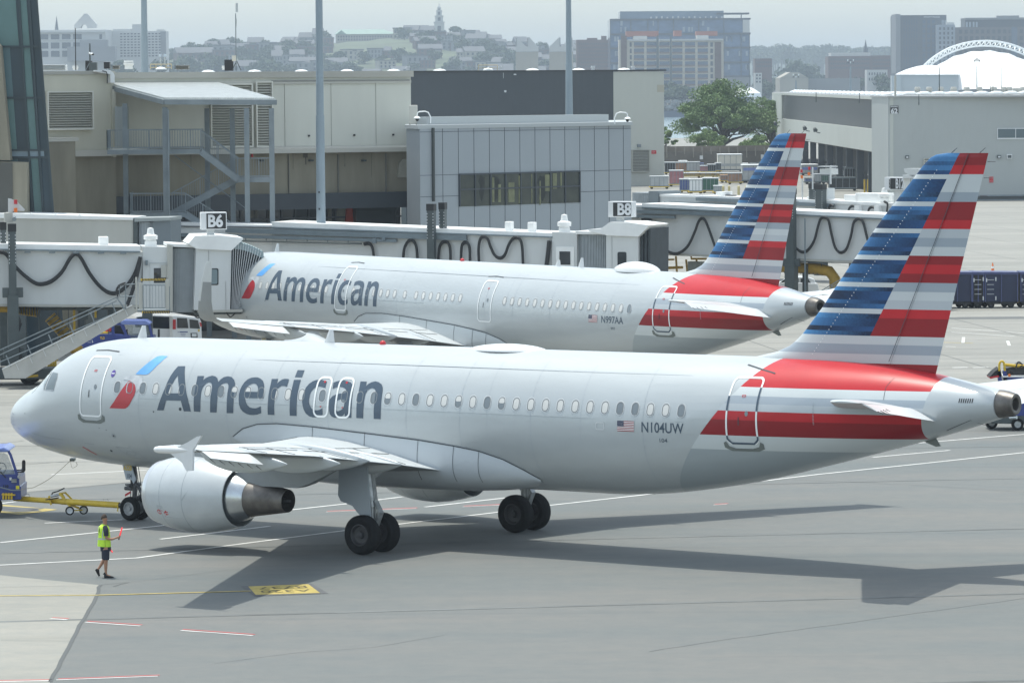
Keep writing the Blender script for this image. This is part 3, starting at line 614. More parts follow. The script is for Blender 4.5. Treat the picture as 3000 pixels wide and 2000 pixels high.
def make_airliner(name,label,loc,rotz,rotp,cfg):
    B=cfg['long']; sh=6.93 if B else 0.; dx=4.27 if B else 0.; zg=-cfg['dz']
    root=thing(name,label,'airliner',loc,rot=(0,rotp,rotz)); ORG[root.name]=Vector((0,0,0))
    # fuselage
    N=56; xs=[-.10,-.085,-.06,-.02,.05,.12,.2,.3,.4,.5,.65,.8,1.0,1.2,1.4,1.55,1.7,1.85,2.0,2.15,2.3,2.5,2.7,2.9,3.1,3.3,3.5,3.8,4.1,4.5,5,5.5,6,6.5,7]+[7+i*.85 for i in range(1,20)]+[23.2+sh,24+sh]
    if B: xs+=[23.2+i*.9 for i in range(1,7)]
    xs+=[24.4+sh+i*.4 for i in range(32)]; xs=[x for x in xs if x<36.9+sh]+[36.9+sh]; xs=sorted(set(xs))
    mb=MB(); mb.grid([[V(*surf(x,2*PI*k/N,sh)) for k in range(N)] for x in [max(-.0999,t) for t in xs]],closed=True,capa=True,capb=True)
    # put true x back (surf clamps the plug)
    bm=bm_of(mb)
    for z in (3.30,3.722,4.17,4.425,4.632,4.852,5.095): cut(bm,(0,0,z),(0,0,1),lambda c:c.x>26.5+sh)
    cut(bm,(29.264+sh,0,5.085),(1,0,-.84),lambda c:26+sh<c.x<31+sh)
    cut(bm,(35.0+sh,0,4.75),(1,0,-.28),lambda c:c.x>33.5+sh)
    for f in bm.faces:
        c=f.calc_center_median(); f.material_index=0
        if c.x>29.264+sh+.84*(c.z-5.085) and c.x<35.0+sh+.28*(c.z-4.75) and c.x>26.6+sh:
            z=c.z; f.material_index=1 if z>5.095 else 4 if z>4.852 else 5 if z>4.632 else 6 if z>4.425 else 1 if z>4.17 else 2 if z>3.722 else 4 if z>3.30 else 3
    bm_obj(bm,'fuselage',[M['skin_white'],M['red'],M['darkred'],mat('aircraft_belly_band',(.34,.385,.41),.35,coat=.25),mat('aircraft_band_white',(.56,.60,.61),.35,coat=.25),M['skin_grey'],M['skin_lgrey']],root,True,30)
    # titles and symbol
    t=decal('airline_title',[ARIZ[k] for k in ('A','m','e','r','i','idot','c','a','n')],M['title'],root,.008,dx=cfg['tdx'])
    for k in ('blue','red','grey'): decal('symbol_'+k,[ARIZ[k]],M['s'+k],root,.008,dx=cfg['tdx'])
    if not B:
        b=decal('alliance_badge',[[ [(5.735+.085*math.cos(a*PI/10),4.785+.11*math.sin(a*PI/10)) for a in range(20)] ]],mat('badge_violet',(.10,.07,.30),.4),root,.008)
        decal('badge_band',[[[(5.67,4.775),(5.80,4.775),(5.80,4.80),(5.67,4.80)]]],M['whitep'],b,.012)
    # windows
    for xs_,dark,half in cfg['wins']: window_set(root,xs_,4.375,dark,sh,half)
    # doors
    for (x0,x1,z0,z1,bandm,scuff,aft) in cfg['doors']:
        s2=sh if aft else 0
        d=decal('cabin_door',door_band(x0,x1,z0,z1,.17,.055),M[bandm],root,.012,s2)
        xc=(x0+x1)/2
        decal('door_window',[[ [(xc+.16+.055*math.cos(a*PI/8),4.36+.075*math.sin(a*PI/8)) for a in range(16)] ]],M['panedark'],d,.012,s2)
        decal('handle',strip([(xc-.09,4.02),(xc-.09,4.25)],.03),M['line'],d,.012,s2)
        decal('door_marking',[[rrect(xc-.06,xc+.06,4.82,4.88,.01),rrect(xc-.045,xc+.045,4.835,4.865,.006)]],M['redb'],d,.012,s2)
        if aft:
            [decal('band_contrast',q_,M['title'],d,.016,s2) for q_ in (strip([(x0+.028,4.43),(x0+.028,4.84)],.056),strip([(x1-.028,4.43),(x1-.028,5.09)],.056),strip([(x0+.028,3.715),(x0+.032,3.62),(x0+.09,z0+.09),(x0+.17,z0+.028),(x1-.17,z0+.028),(x1-.09,z0+.09),(x1-.032,3.62),(x1-.028,3.715)],.056))]
        if scuff: decal('scuff_plate',[[[(x0-.11,z0+.04),(x0-.02,z0+.08),(x0+.05,z0-.06),(x0+.25,z0-.12),(x1-.25,z0-.12),(x1-.05,z0-.06),(x1+.02,z0+.08),(x1+.11,z0+.03),(x1+.10,z0-.12),(x1-.1,z0-.20),(x0+.1,z0-.20),(x0-.1,z0-.10)]]],M['scuff'],d,.012,s2)
        decal('rain_gutter',strip([(x0-.05,z1+.14),(xc,z1+.17),(x1+.08,z1+.14)] if not aft else [(x0+.1,z1+.30),(x1+.2,z1+.10)],.03),M['line'],d,.014,s2)
    for (x0,x1) in cfg['exits']:
        d=decal('overwing_exit',door_band(x0,x1,3.72,4.95,.2,.06),M['whitep'],root,.013)
        xc=(x0+x1)/2
        decal('exit_label',[[rrect(xc-.04,xc+.03,4.76,4.82,.01)],[rrect(xc-.035,xc+.025,4.03,4.065,.01)]],M['redb'],d,.014)
    # cockpit glass
    def cw(pts,n): return decal('cockpit_window',[[pts]],M['glassdark'],root,.008,zc=.08)
    cw([(1.79,4.30),(2.48,4.24),(2.44,4.66),(2.32,4.68)],1) if False else None
    cp=[[(1.62,4.20),(2.52,4.17),(2.53,4.66),(2.38,4.72),(2.16,4.62)],[(2.64,4.17),(3.08,4.18),(3.09,4.55),(3.02,4.68),(2.66,4.70)]]
    for q in cp:
        xs0=sum(a for a,b in q)/len(q); zs0=sum(b for a,b in q)/len(q)
        big=[(xs0+(a-xs0)*1.10,zs0+(b-zs0)*1.10) for a,b in q]
        g=decal('cockpit_window',[[q]],M['glassdark'],root,.012,zc=.08)
        decal('window_frame',[[big,q]],M['fineline'],g,.010,zc=.08)
    # front windscreen panes wrap over the nose centre
    mb=MB()
    for s in (-1,1):
        rows=[]
        for i in range(7):
            x=1.55+.75*i/6
            zt,zb,hw=lerp_prof(x); zc=(zt+zb)/2; hh=(zt-zb)/2
            row=[]
            for k in range(7):
                y=s*(.05+(.95-.1*i/6)*k/6); 
                if abs(y)<hw: row.append(V(x+.01,y,zc+hh*math.sqrt(1-(y/hw)**2)+.012))
                else: row.append(V(x,s*hw,zc))
            rows.append(row)
        mb.grid(rows)
    mb.build('windscreen',M['glassdark'],root,True,local=True)
    # joints and small fittings on the skin
    def jn(pts,w=.014,m='fineline'): return strip(pts,w)
    j=[]
    j+=jn([(7.0,4.05),(13,4.05),(24,4.05),(27.6,4.05)] if not B else [(9,4.05),(20,4.05),(34,4.05)],.010)
    j+=jn([(.2,2.98),(1,2.82),(2.5,2.62),(4.5,2.5),(6.3,2.48)],.016)
    decal('skin_joint',j,M['fineline'],root,.005)
    def rp(pts,w=.06):
        cx=sum(a for a,b in pts)/len(pts); cz_=sum(b for a,b in pts)/len(pts); return [pts,[(cx+(a-cx)*(1-w),cz_+(b-cz_)*(1-w)) for a,b in pts]]
    def ell(cx,cz_,rx,rz,n=14): return [(cx+rx*math.cos(2*PI*a/n),cz_+rz*math.sin(2*PI*a/n)) for a in range(n)]
    for q in ([rp([(.42,2.93),(.66,2.90),(.70,3.28),(.46,3.31)],.10)],[rp(ell(.56,3.10,.07,.10),.16)],[rp([(5.62,2.45),(6.2,2.43),(6.62,2.08),(5.98,2.10)],.05)],[rp(ell(6.12,2.25,.20,.075),.1)],[rp(ell(5.75,2.82,.075,.075),.2)]): decal('access_panel',q,M['fineline'],root,.007)
    for q in (ell(5.75,2.82,.028,.028),ell(5.30,2.30,.05,.035),ell(8.72,3.78,.055,.055),ell(7.62,3.66,.025,.025),ell(1.55,3.35,.02,.02),ell(5.2,3.05,.015,.015),ell(5.5,3.0,.015,.015)): decal('skin_port',[[q]],M['line'],root,.008)
    decal('red_drain_mark',strip([(4.05,2.38),(4.45,2.12)],.035),M['redb'],root,.008)
    for x in (8.9,12.4,20.6,24.0) if not B else (10.,18.,26.): decal('frame_joint',strip([(x,5.55),(x,5.2),(x,4.7),(x,4.2),(x,3.7),(x,3.3)],.006),M['skin_grey'],root,.004)
    if not B: decal('service_panel_outline',[[rrect(24.55,24.85,3.73,3.95,.05),rrect(24.57,24.83,3.75,3.93,.04)]],M['skin_bright'],root,.008)
    for z_ in (5.35,2.45): decal('lap_joint',strip([(5.6,z_),(12,z_),(20,z_),(27.5+sh,z_)],.006),M['skin_grey'],root,.004,sh)
    for x in (7.0,10.6,14.6,17.6,19.6,22.2,26.2): decal('frame_joint',strip([(x+(sh if x>17 else 0),z_) for z_ in (5.6,5.2,4.75,4.2,3.7,3.3,2.9,2.5,2.1)],.009),M['skin_grey'],root,.004,sh)
    # registration, fleet number, flag
    fx=cfg['flagx']
    text_decal('registration',cfg['reg'],fx+.84,fx+2.28,3.865,.30,M['title'],root,sh,bold=.012)
    text_decal('fleet_number',cfg['fleet'],fx+1.44,fx+1.70,3.50,.12,M['title'],root,sh,bold=.0)
    fl=decal('flag',[[rrect(fx,fx+.585,3.72,4.02,.004)]],M['whitep'],root,.010,sh)
    hstr=.3/13
    decal('red_stripes',[[rrect(fx,fx+.585,3.72+2*i*hstr,3.72+(2*i+1)*hstr,.002)] for i in range(7)],mat('flag_red',(.30,.015,.025),.4),fl,.013,sh)
    decal('canton',[[rrect(fx,fx+.23,3.72+6*hstr,4.02,.002)]],mat('flag_navy',(.015,.02,.07),.4),fl,.016,sh)
    decal('stars',[[ [(fx+.03+.042*a+(.021 if b%2 else 0)+.007*math.cos(q*PI/2),3.90+.03*b+.007*math.sin(q*PI/2)) for q in range(4)] ] for a in range(5) for b in range(4)],M['whitep'],fl,.019,sh)
    # belly fairing
    rows=[]
    st=[(10.75,3.0,2.75,0),(11.2,3.26,2.2,.04),(11.8,3.42,1.85,.08),(12.6,3.47,1.62,.12),(14,3.42,1.55,.16),(16,3.30,1.54,.18),(18,3.17,1.56,.2),(19.3,3.04,1.60,.2),(20.2,2.92,1.66,.17),(21,2.70,1.74,.12),(21.6,2.40,1.84,.06),(22.0,2.12,1.95,0)]
    for x,zt,zb,bu in st:
        xx=x+dx*(1 if x>12.2 else .9); ys=-ysurf(10,zt)+.015; row=[]; zb=min(zb,zt-.1)
        for k in range(33):
            t=PI*k/32; c,s_=math.cos(t),math.sin(t); y=(ys+.0)*(abs(c)**.62)*(1 if c>0 else -1)+bu*math.sin(2*t)*1.0
            row.append(V(xx,-y,zt-(zt-zb)*(s_**.85)))
        rows.append(row)
    mb=MB(); mb.grid(rows); bf=mb.build('belly_fairing',M['skin_lgrey'] if not B else M['skin_white'],root,True,local=True,angle=60)
    mb=MB(); mb.tube([V(r[0].x,r[0].y-.012,r[0].z) for r in rows],.014,5)
    for i in (4,5,6,7,8): mb.tube([p+V(0,-.012,0) for p in rows[i][:9]],.006,4)
    mb.build('fairing_joint',M['line'],bf,local=True)
    # wings, engines, gear, tail
    for s in (-1,1):
        make_wing(root,s,B,dx,None); make_engine(root,s,dx); make_main_gear(root,s,dx,zg); make_hstab(root,sh,s)
    make_nose_gear(root,cfg['zn'],cfg['gt'][0],cfg['gt'][1])
    make_fin(root,sh)
    # dorsal seam and APU
    mb=MB(); mb.rev((36.86+sh,0,4.765),(1,0,.02),[(0,.395),(.15,.385),(.35,.345),(.52,.29),(.53,.24),(.50,.18),(.3,.15)],28); mb.build('auxiliary_power_exhaust',M['nozzle'],root,True,local=True)
    mb=MB(); mb.rev((37.16+sh,0,4.765),(1,0,.02),[(0,.17),(.01,.001)],20); mb.build('exhaust_bore',M['black'],root,local=True)
    mb=MB(); mb.cone((37.2+sh,-.05,4.40),(37.42+sh,-.05,4.42),.045,.05,10); mb.build('tail_lamp',M['polished'],root,local=True)
    zl=4.87
    decal('exhaust_louvre',[[[(35.95+.06*k+sh,zl-.06),(35.98+.06*k+sh,zl-.06),(35.99+.06*k+sh,zl+.06),(35.96+.06*k+sh,zl+.06)]] for k in range(7)],M['black'],root,.008,sh,zc=.3)
    decal('cone_joint',strip([(33.9+sh,5.45),(33.8+sh,5.2),(33.82+sh,4.85)],.014)+strip([(35.4+sh,4.0),(36.2+sh,4.32),(36.45+sh,4.15)],.014),M['line'],root,.006,sh)
    decal('stabiliser_scale',[[[(31.72+sh,4.72-.04*k),(31.76+sh,4.72-.04*k),(31.76+sh,4.705-.04*k),(31.72+sh,4.705-.04*k)]] for k in range(16)],M['fineline'],root,.006,sh,zc=.5)
    mb=MB(); mb.prism([V(34.2+sh,0,3.70),V(34.75+sh,0,3.80),V(34.95+sh,0,3.52),V(34.8+sh,0,3.50)],(0,.03,0)); mb.build('drain_mast',M['scuff'],root,local=True)
    # blade antennas, dome, beacon
    def blade(x,z,h,c,fl=1):
        mb=MB(); zt=lerp_prof(x,sh)[0]-.02; rows=[]
        for t in (0,.5,1):
            cc=c*(1-.62*t); rows.append([V(x+t*c*.50+a*cc,b*.022,zt+h*t) for a,b in ((0,0),(.3,1),(1,0),(.3,-1))])
        mb.grid(rows,closed=True,capb=True); mb.build('blade_antenna',M['skin_bright'],root,local=True)
    for q in cfg['blades']: blade(*q)
    x0,x1,hh_=cfg['dome']; rows=[]
    for i in range(13):
        t=i/12; r=math.sin(PI*t)**.55 if 0<t<1 else .02
        rows.append([V(x0+(x1-x0)*t,.62*r*math.cos(PI*k/12),5.80+hh_*r*math.sin(PI*k/12)) for k in range(13)])
    mb=MB(); mb.grid(rows); dm=mb.build('satellite_dome',M['skin_bright'],root,True,local=True,angle=80)
    mb=MB(); mb.tube([V(x0+(x1-x0)*t,-.64*max(.03,math.sin(PI*t))**.55,5.79) for t in [i/14 for i in range(15)]],.015,5); mb.build('dome_joint',M['fineline'],dm,local=True)
    mb=MB(); mb.rev((cfg['beacon'],0,5.84),(0,0,1),[(0,.10),(.05,.10),(.11,.07),(.14,.01)],14); mb.build('beacon_lamp',M['redb'],root,True,local=True)
    return root
# ---------------- ground ----------------
def node_ground(name,c1,c2,c3,joints=None):
    m=D.materials.new(name); m.use_nodes=True; n=m.node_tree; b=n.nodes['Principled BSDF']; L=n.links
    tc=n.nodes.new('ShaderNodeTexCoord'); mp=n.nodes.new('ShaderNodeMapping'); mp.inputs['Rotation'].default_value=(0,0,R(-14)); mp.inputs['Scale'].default_value=(.045,.16,1)
    L.new(tc.outputs['Object'],mp.inputs[0])
    n1=n.nodes.new('ShaderNodeTexNoise'); n1.inputs['Scale'].default_value=1.; n1.inputs['Detail'].default_value=7; n1.inputs['Roughness'].default_value=.68; L.new(mp.outputs[0],n1.inputs['Vector'])
    r1=n.nodes.new('ShaderNodeValToRGB'); e=r1.color_ramp.elements; e[0].position=.33; e[1].position=.66; e[0].color=tuple(c1)+(1,); e[1].color=tuple(c2)+(1,); L.new(n1.outputs[0],r1.inputs[0])
    n2=n.nodes.new('ShaderNodeTexNoise'); n2.inputs['Scale'].default_value=1.1; n2.inputs['Detail'].default_value=8; n2.inputs['Roughness'].default_value=.8; L.new(tc.outputs['Object'],n2.inputs['Vector'])
    r2=n.nodes.new('ShaderNodeValToRGB'); e=r2.color_ramp.elements; e[0].position=.3; e[1].position=.7; e[0].color=(.87,.90,.93,1); e[1].color=(1.10,1.07,1.05,1); L.new(n2.outputs[0],r2.inputs[0])
    mx=n.nodes.new('ShaderNodeMix'); mx.data_type='RGBA'; mx.blend_type='MULTIPLY'; mx.inputs['Factor'].default_value=1; L.new(r1.outputs[0],mx.inputs[6]); L.new(r2.outputs[0],mx.inputs[7])
    # long tyre streaks and stains
    mp2=n.nodes.new('ShaderNodeMapping'); mp2.inputs['Rotation'].default_value=(0,0,R(-20)); mp2.inputs['Scale'].default_value=(.02,.55,1); L.new(tc.outputs['Object'],mp2.inputs[0])
    n3=n.nodes.new('ShaderNodeTexNoise'); n3.inputs['Scale'].default_value=1; n3.inputs['Detail'].default_value=5; L.new(mp2.outputs[0],n3.inputs['Vector'])
    r3=n.nodes.new('ShaderNodeValToRGB'); e=r3.color_ramp.elements; e[0].position=.28; e[1].position=.42; e[0].color=tuple(c3)+(1,); e[1].color=(1,1,1,1); L.new(n3.outputs[0],r3.inputs[0])
    m2=n.nodes.new('ShaderNodeMix'); m2.data_type='RGBA'; m2.blend_type='MULTIPLY'; m2.inputs['Factor'].default_value=1; L.new(mx.outputs[2],m2.inputs[6]); L.new(r3.outputs[0],m2.inputs[7])
    L.new(m2.outputs[2],b.inputs['Base Color']); b.inputs['Roughness'].default_value=.85
    bn=n.nodes.new('ShaderNodeBump'); bn.inputs['Strength'].default_value=.25; bn.inputs['Distance'].default_value=.01; L.new(n2.outputs[0],bn.inputs['Height']); L.new(bn.outputs[0],b.inputs['Normal'])
    return m
asph=node_ground('apron_asphalt',(.120,.136,.136),(.158,.157,.147),(.88,.895,.91))
concm=node_ground('apron_concrete',(.215,.215,.195),(.285,.28,.255),(.82,.82,.82))
slabm=node_ground('slab_concrete',(.235,.232,.205),(.285,.28,.25),(.88,.88,.86))
def sheet(name,pts,m,z,kind='structure'):
    mb=MB(); mb.add([V(p[0],p[1],z) for p in pts],[tuple(range(len(pts)))]); o=mb.build(name,m,recalc=False)
    if o.data.polygons[0].normal.z<0:
        o.data.flip_normals()
    o['kind']=kind; return o
sheet('ground',[(-900,20),(900,20),(900,1120),(-900,1120)],asph,0)
a=gnd(0,1450); b=gnd(3000,1161); dx_=(b-a); 
sheet('concrete_apron',[a-dx_*3,b+dx_*9,(700,1115),(-880,1115)],concm,.004)
sheet('concrete_slab',[gnd(*q) for q in ((-600,1640),(0,1684),(107,1695),(292,1713),(286,1742),(232,1831),(190,1915),(147,1996),(110,2100),(-600,2300))],slabm,.004)
LINES=0
def ribbon(mb,pts,w,z,mi=None,world=False,jag=0.):
    P=[Vector(p) if world else gnd(*p) for p in pts]; P=[V(p.x,p.y,0) for p in P]
    if len(P)==2 and (P[1]-P[0]).length>30: P=[P[0].lerp(P[1],i/8) for i in range(9)]
    l=[];r=[]
    for i,p in enumerate(P):
        d=(P[min(i+1,len(P)-1)]-P[max(i-1,0)]).normalized(); n=V(-d.y,d.x,0)*w/2; j=V(random.uniform(-jag,jag),random.uniform(-jag,jag),0)
        l.append(p+n+j+V(0,0,z)); r.append(p-n+j+V(0,0,z))
    k=len(P); mb.add(l+r,[(i,k+i,k+i+1,i+1) for i in range(k-1)],mi)
random.seed(4)
pw=mat('apron_line_white',(.62,.62,.60),.7,var=.18,vscale=2.5); py_=mat('apron_line_yellow',(.42,.33,.09),.7,var=.2,vscale=2.5); pr=mat('apron_line_red',(.62,.10,.10),.7,var=.2,vscale=2); crk=mat('sealed_joint',(.085,.092,.092),.8)
dk=mat('dark_marking_patch',(.10,.105,.11),.85,var=.15,vscale=2)
mb=MB()
for pts in ([(0,1589),(250,1563),(478,1539),(700,1511),(864,1492),(1019,1475),(1180,1455)],[(469,1579),(640,1559),(790,1541)],[(-100,1657),(0,1655),(400,1634),(700,1593.5),(1008,1554),(1168,1535),(1459,1500),(1614,1479.5),(1700,1470),(2059,1430),(2400,1389),(2700,1358),(3000,1325.5),(3100,1315)],
   [(1244,1485),(1482,1458)],[(2556,1339.5),(2783,1319)],[(2600,1308),(2701,1297),(3000,1272),(3080,1266)],[(-40,1480),(47,1469)],[(131,1532),(359,1522)],
   [(2788,961),(3000,976)],[(2788,973),(2973,985)],[(2700,708.5),(3100,712)],[(2600,778),(3100,785)],[(2770,1015),(2800,1016)],[(150,1390),(430,1377)]):
    ribbon(mb,pts,.15,.009)
for pts in ([(2823,988),(2821,1005)],[(2952,999),(2957,1012)]): ribbon(mb,pts,.16,.009)
for x in (2790,2850): ribbon(mb,[(x,1077),(x+45,1076)],.3,.009)
o=mb.build('white_apron_line',pw,recalc=False); o['kind']='structure'
mb=MB(); mb.mi=0
RD=([(147,1811.5),(196,1814.5)],[(250,1822),(411,1833)],[(530,1846),(741,1861)],[(-40,1996.5),(147,1993)],[(165,1991),(462,1980)],[(955,1499.5),(1219,1489.5)],[(1355,1484.5),(1465,1479.5)],[(2090,1479),(2130,1477)])
for pts in RD: ribbon(mb,pts,.10,.009)
for pts in RD[:5]: ribbon(mb,[(x+6,y-3.2) for x,y in pts],.07,.009,1)
for pts in RD[5:]: ribbon(mb,[(x+4,y-2) for x,y in pts],.10,.013,1)
o=mb.build('red_edged_dash',[pw,pr],recalc=False); o['kind']='structure'
mb=MB()
ribbon(mb,[(-60,1746),(0,1745),(286,1743),(591,1735),(735,1731)],.14,.013); ribbon(mb,[(2760,1003),(2850,1005)],.2,.009)
o=mb.build('yellow_guide_line',py_,recalc=False); o['kind']='structure'
sheet('dark_marking_border',[gnd(*q) for q in ((705,1717),(912,1708),(962,1738),(745,1746))],dk,.009)
sheet('yellow_stand_marking',[gnd(*q) for q in ((727,1718),(903,1711),(938,1737),(749,1742.5))],py_,.014)
sheet('yellow_hatched_marking',[gnd(*q) for q in ((-90,1470),(0,1477.6),(169,1492.5),(55,1508),(-120,1488))],py_,.009)
mb=MB()
for y0 in (1486,1493): ribbon(mb,[(-60,y0-4),(60,y0+4),(115,y0+6-(y0-1486)*.6)],.7,.014)
o=mb.build('dark_hatch',dk,recalc=False); o['kind']='structure'
# inverted, perspective-stretched characters on the stand marking
mb=MB()
A0,A1,A2,A3=[gnd(*q) for q in ((749,1740.5),(930,1735.5),(903,1713),(733,1719))]
def bil(u,v): p=(A0*(1-u)+A1*u)*(1-v)+(A3*(1-u)+A2*u)*v; return V(p.x,p.y,.019)
for txt,v0,v1 in (('A320',.12,.42),('B737',.58,.88)):
    vs,fs=text_geo(txt,1,.0); xs=[v.x for v in vs]; ys=[v.y for v in vs]
    mb.add([bil(.93-(v.x-min(xs))/(max(xs)-min(xs))*.82,v1-(v.y-min(ys))/(max(ys)-min(ys))*(v1-v0)) for v in vs],fs)
o=mb.build('stand_lettering',mat('marking_black',(.12,.10,.045),.8),recalc=False); o['kind']='structure'
mb=MB()
for pts,w in (([(1900,1908),(2100,1876),(2330,1845),(2555,1814),(2800,1780),(3050,1745)],.025),([(2321,1405),(2480,1411),(2680,1421),(3050,1444)],.025),([(625,1943),(740,1928),(870,1911),(1100,1895),(1300,1860)],.018),([(384,1704),(520,1688),(640,1672),(759,1661),(1000,1640),(1300,1600)],.018),([(292,1713),(384,1704),(330,1718)],.03),
    ([(0,1720),(250,1715)],.02),([(0,1876),(200,1877)],.02),([(0,1445),(61,1443),(384,1412)],.05),([(0,1366),(204,1351)],.05),([(0,1299),(72,1291)],.05),([(0,1182),(100,1176)],.05),([(292,1713),(286,1742),(232,1831),(190,1915),(147,1996)],.10)):
    if len(pts)>2 or True:
        P=[];
        for a,b in zip(pts,pts[1:]):
            for t in (0,.25,.5,.75): P.append((a[0]+(b[0]-a[0])*t+0,a[1]+(b[1]-a[1])*t))
        P.append(pts[-1]); ribbon(mb,P,w,.009,jag=.03)
# slab joints on the concrete apron
for k in range(30):
    y=165+k*7.6
    ribbon(mb,[V(-120,y-14,0),V(160,y+18-.18*280*.0,0)],.06,.009,world=True)
for k in range(26):
    x=-75+k*7.6
    ribbon(mb,[V(x,150+abs(x)*.0+max(0,(40-x))*.0+55,0),V(x-30,480,0)],.06,.009,world=True)
o=mb.build('pavement_joint',crk,recalc=False); o['kind']='structure'
mb=MB(); random.seed(6)
for k in range(4):
    y=99+k*17; ribbon(mb,[V(-60,y-9,0),V(-20,y-3+random.uniform(-.3,.3),0),V(15,y+3,0),V(70,y+11,0)],random.uniform(.05,.3),.0065,world=True,jag=.02)
o=mb.build('paving_seam',mat('paving_seam',(.134,.143,.141),.9,var=.3,vscale=.4),recalc=False); o['kind']='structure'
mb=MB()
for px,py,rx,ry in ((1085,1345+0,0.01,.01),(2900,932,4.5,1.2)):
    p=gnd(px,py); pts=[]
    for k in range(20):
        a_=2*PI*k/20; q=1+.22*math.sin(3*a_+px)+.1*math.sin(7*a_); pts.append(V(p.x+rx*q*math.cos(a_),p.y+ry*q*math.sin(a_),.0075))
    mb.add(pts,[tuple(range(20))])
o=mb.build('oil_stain',mat('oil_stain',(.10,.105,.104),.7,var=.15,vscale=1),recalc=False); o['kind']='structure'
# ---------------- aircraft ----------------
A_WIN1=[6.05+.5337*i for i in range(15)]; A_EX=[14.335,15.19]; A_WIN2=[15.79+.5318*i for i in range(23)]
cfgA=dict(long=False,dz=.062,zn=-.016,tdx=0,reg='N104UW',fleet='104',flagx=25.317,gt=('A320','104'),
 wins=[(A_WIN1,{0,2,6,8},{9}),(A_EX,{0,1},()),(A_WIN2,{1,4,9,18,19,22,0},{2,7,10})],
 doors=[(4.43,5.42,3.40,5.30,'whitep',True,False),(28.98,30.0,3.47,5.38,'whitep',True,True)],exits=[(14.03,14.62),(14.87,15.47)],
 blades=[(5.25,0,.42,.42),(12.9,0,.42,.42)],dome=(18.55,21.4,.20),beacon=15.2)
cfgB=dict(long=True,dz=.062,zn=-.12,tdx=-.15,reg='N997AA',fleet='997',flagx=31.83,gt=('A321','997'),
 wins=[([7.13+.533*i for i in range(11)],set(),()),([14.59+.5317*i for i in range(7)]+[18.55]+[19.4+.5467*i for i in range(7)],set(),()),([25.88+.5344*i for i in range(17)],{16},())],
 doors=[(4.43,5.42,3.40,5.30,'whitep',True,False),(13.22,14.12,3.45,5.45,'whitep',True,False),(24.02,25.0,3.40,5.20,'whitep',False,False),(35.91,36.93,3.47,5.38,'whitep',True,True)],exits=[],
 blades=[(5.5,0,.42,.42),(27.0,0,.28,.4),(28.6,0,.42,.42)],dome=(31.16,34.1,.42),beacon=20.3)
PAA=.003642; dzA=.06236-PAA*17.71
A=make_airliner('airliner','nearest silver airliner being towed, with wingtip fences and striped tail',(-16.1440,143.8911,dzA),R(-36.5061),-PAA,cfgA)
PB=-.004; dzB=(.06236+.003642*(34-21.7))-PB*34
B=make_airliner('airliner','silver airliner parked behind with its nose at the B6 jetway and a curved winglet',(-14.47,212.034,dzB),R(-52.7736),-PB,cfgB)
# ---------------- facade tool: a vertical plane through two ground points ----------------
class Pl:
    def __init__(s,pa,Ya,pb,Yb):
        s.a=V(atx(pa,Ya),Ya,0); s.b=V(atx(pb,Yb),Yb,0); s.d=(s.b-s.a).normalized(); s.n=V(s.d.y,-s.d.x,0)
        if s.n.y>0: s.n=-s.n
    def p(s,px,py,o=0.):
        d=ray(px,py); q=s.a+s.n*o; t=(q-CP).dot(s.n)/d.dot(s.n); return CP+d*t
    def sz(s,px,py):
        q=s.p(px,py); return (q-s.a).dot(s.d),q.z
    def pt(s,u,z,o=0.): 
        q=s.a+s.d*u+s.n*o; return V(q.x,q.y,z)
    def rect(s,mb,u0,z0,u1,z1,o0,o1,mi=None):
        u0,u1=min(u0,u1),max(u0,u1); z0,z1=min(z0,z1),max(z0,z1)
        mb.hexa([s.pt(u0,z0,o1),s.pt(u1,z0,o1),s.pt(u1,z0,o0),s.pt(u0,z0,o0),s.pt(u0,z1,o1),s.pt(u1,z1,o1),s.pt(u1,z1,o0),s.pt(u0,z1,o0)],mi)
    def pr(s,mb,px0,py0,px1,py1,o0,o1,mi=None):
        u0,z0=s.sz(px0,py0); u1,z1=s.sz(px1,py1)
        s.rect(mb,u0,z0,u1,z1,o0,o1,mi)
    def poly(s,mb,pts,o0,o1,mi=None):
        mb.prism([s.p(x,y,o1) for x,y in pts],-s.n*(o1-o0),mi)
    def louvre(s,name,px0,py0,px1,py1,n,m,mf,parent,o=.0):
        u0,z0=s.sz(px0,py0); u1,z1=s.sz(px1,py1); z0,z1=min(z0,z1),max(z0,z1); mb=MB()
        mb.mi=1; s.rect(mb,u0,z0,u1,z1,o,o+.02)
        mb.mi=0; h=(z1-z0)/n
        for k in range(n):
            z=z0+h*k; mb.add([s.pt(u0,z+h*.02,o+.26),s.pt(u1,z+h*.02,o+.26),s.pt(u1,z+h*.72,o+.04),s.pt(u0,z+h*.72,o+.04),s.pt(u0,z+h*.10,o+.27),s.pt(u1,z+h*.10,o+.27),s.pt(u1,z+h*.82,o+.05),s.pt(u0,z+h*.82,o+.05)],[(0,1,2,3),(7,6,5,4),(0,4,5,1),(1,5,6,2),(2,6,7,3),(3,7,4,0)])
        for a,b,c,d in ((u0-.08,z0-.08,u1+.08,z0),(u0-.08,z1,u1+.08,z1+.08),(u0-.08,z0,u0,z1),(u1,z0,u1+.08,z1)): s.rect(mb,a,b,c,d,o,o+.3,0)
        return mb.build(name,[m,mf],parent)
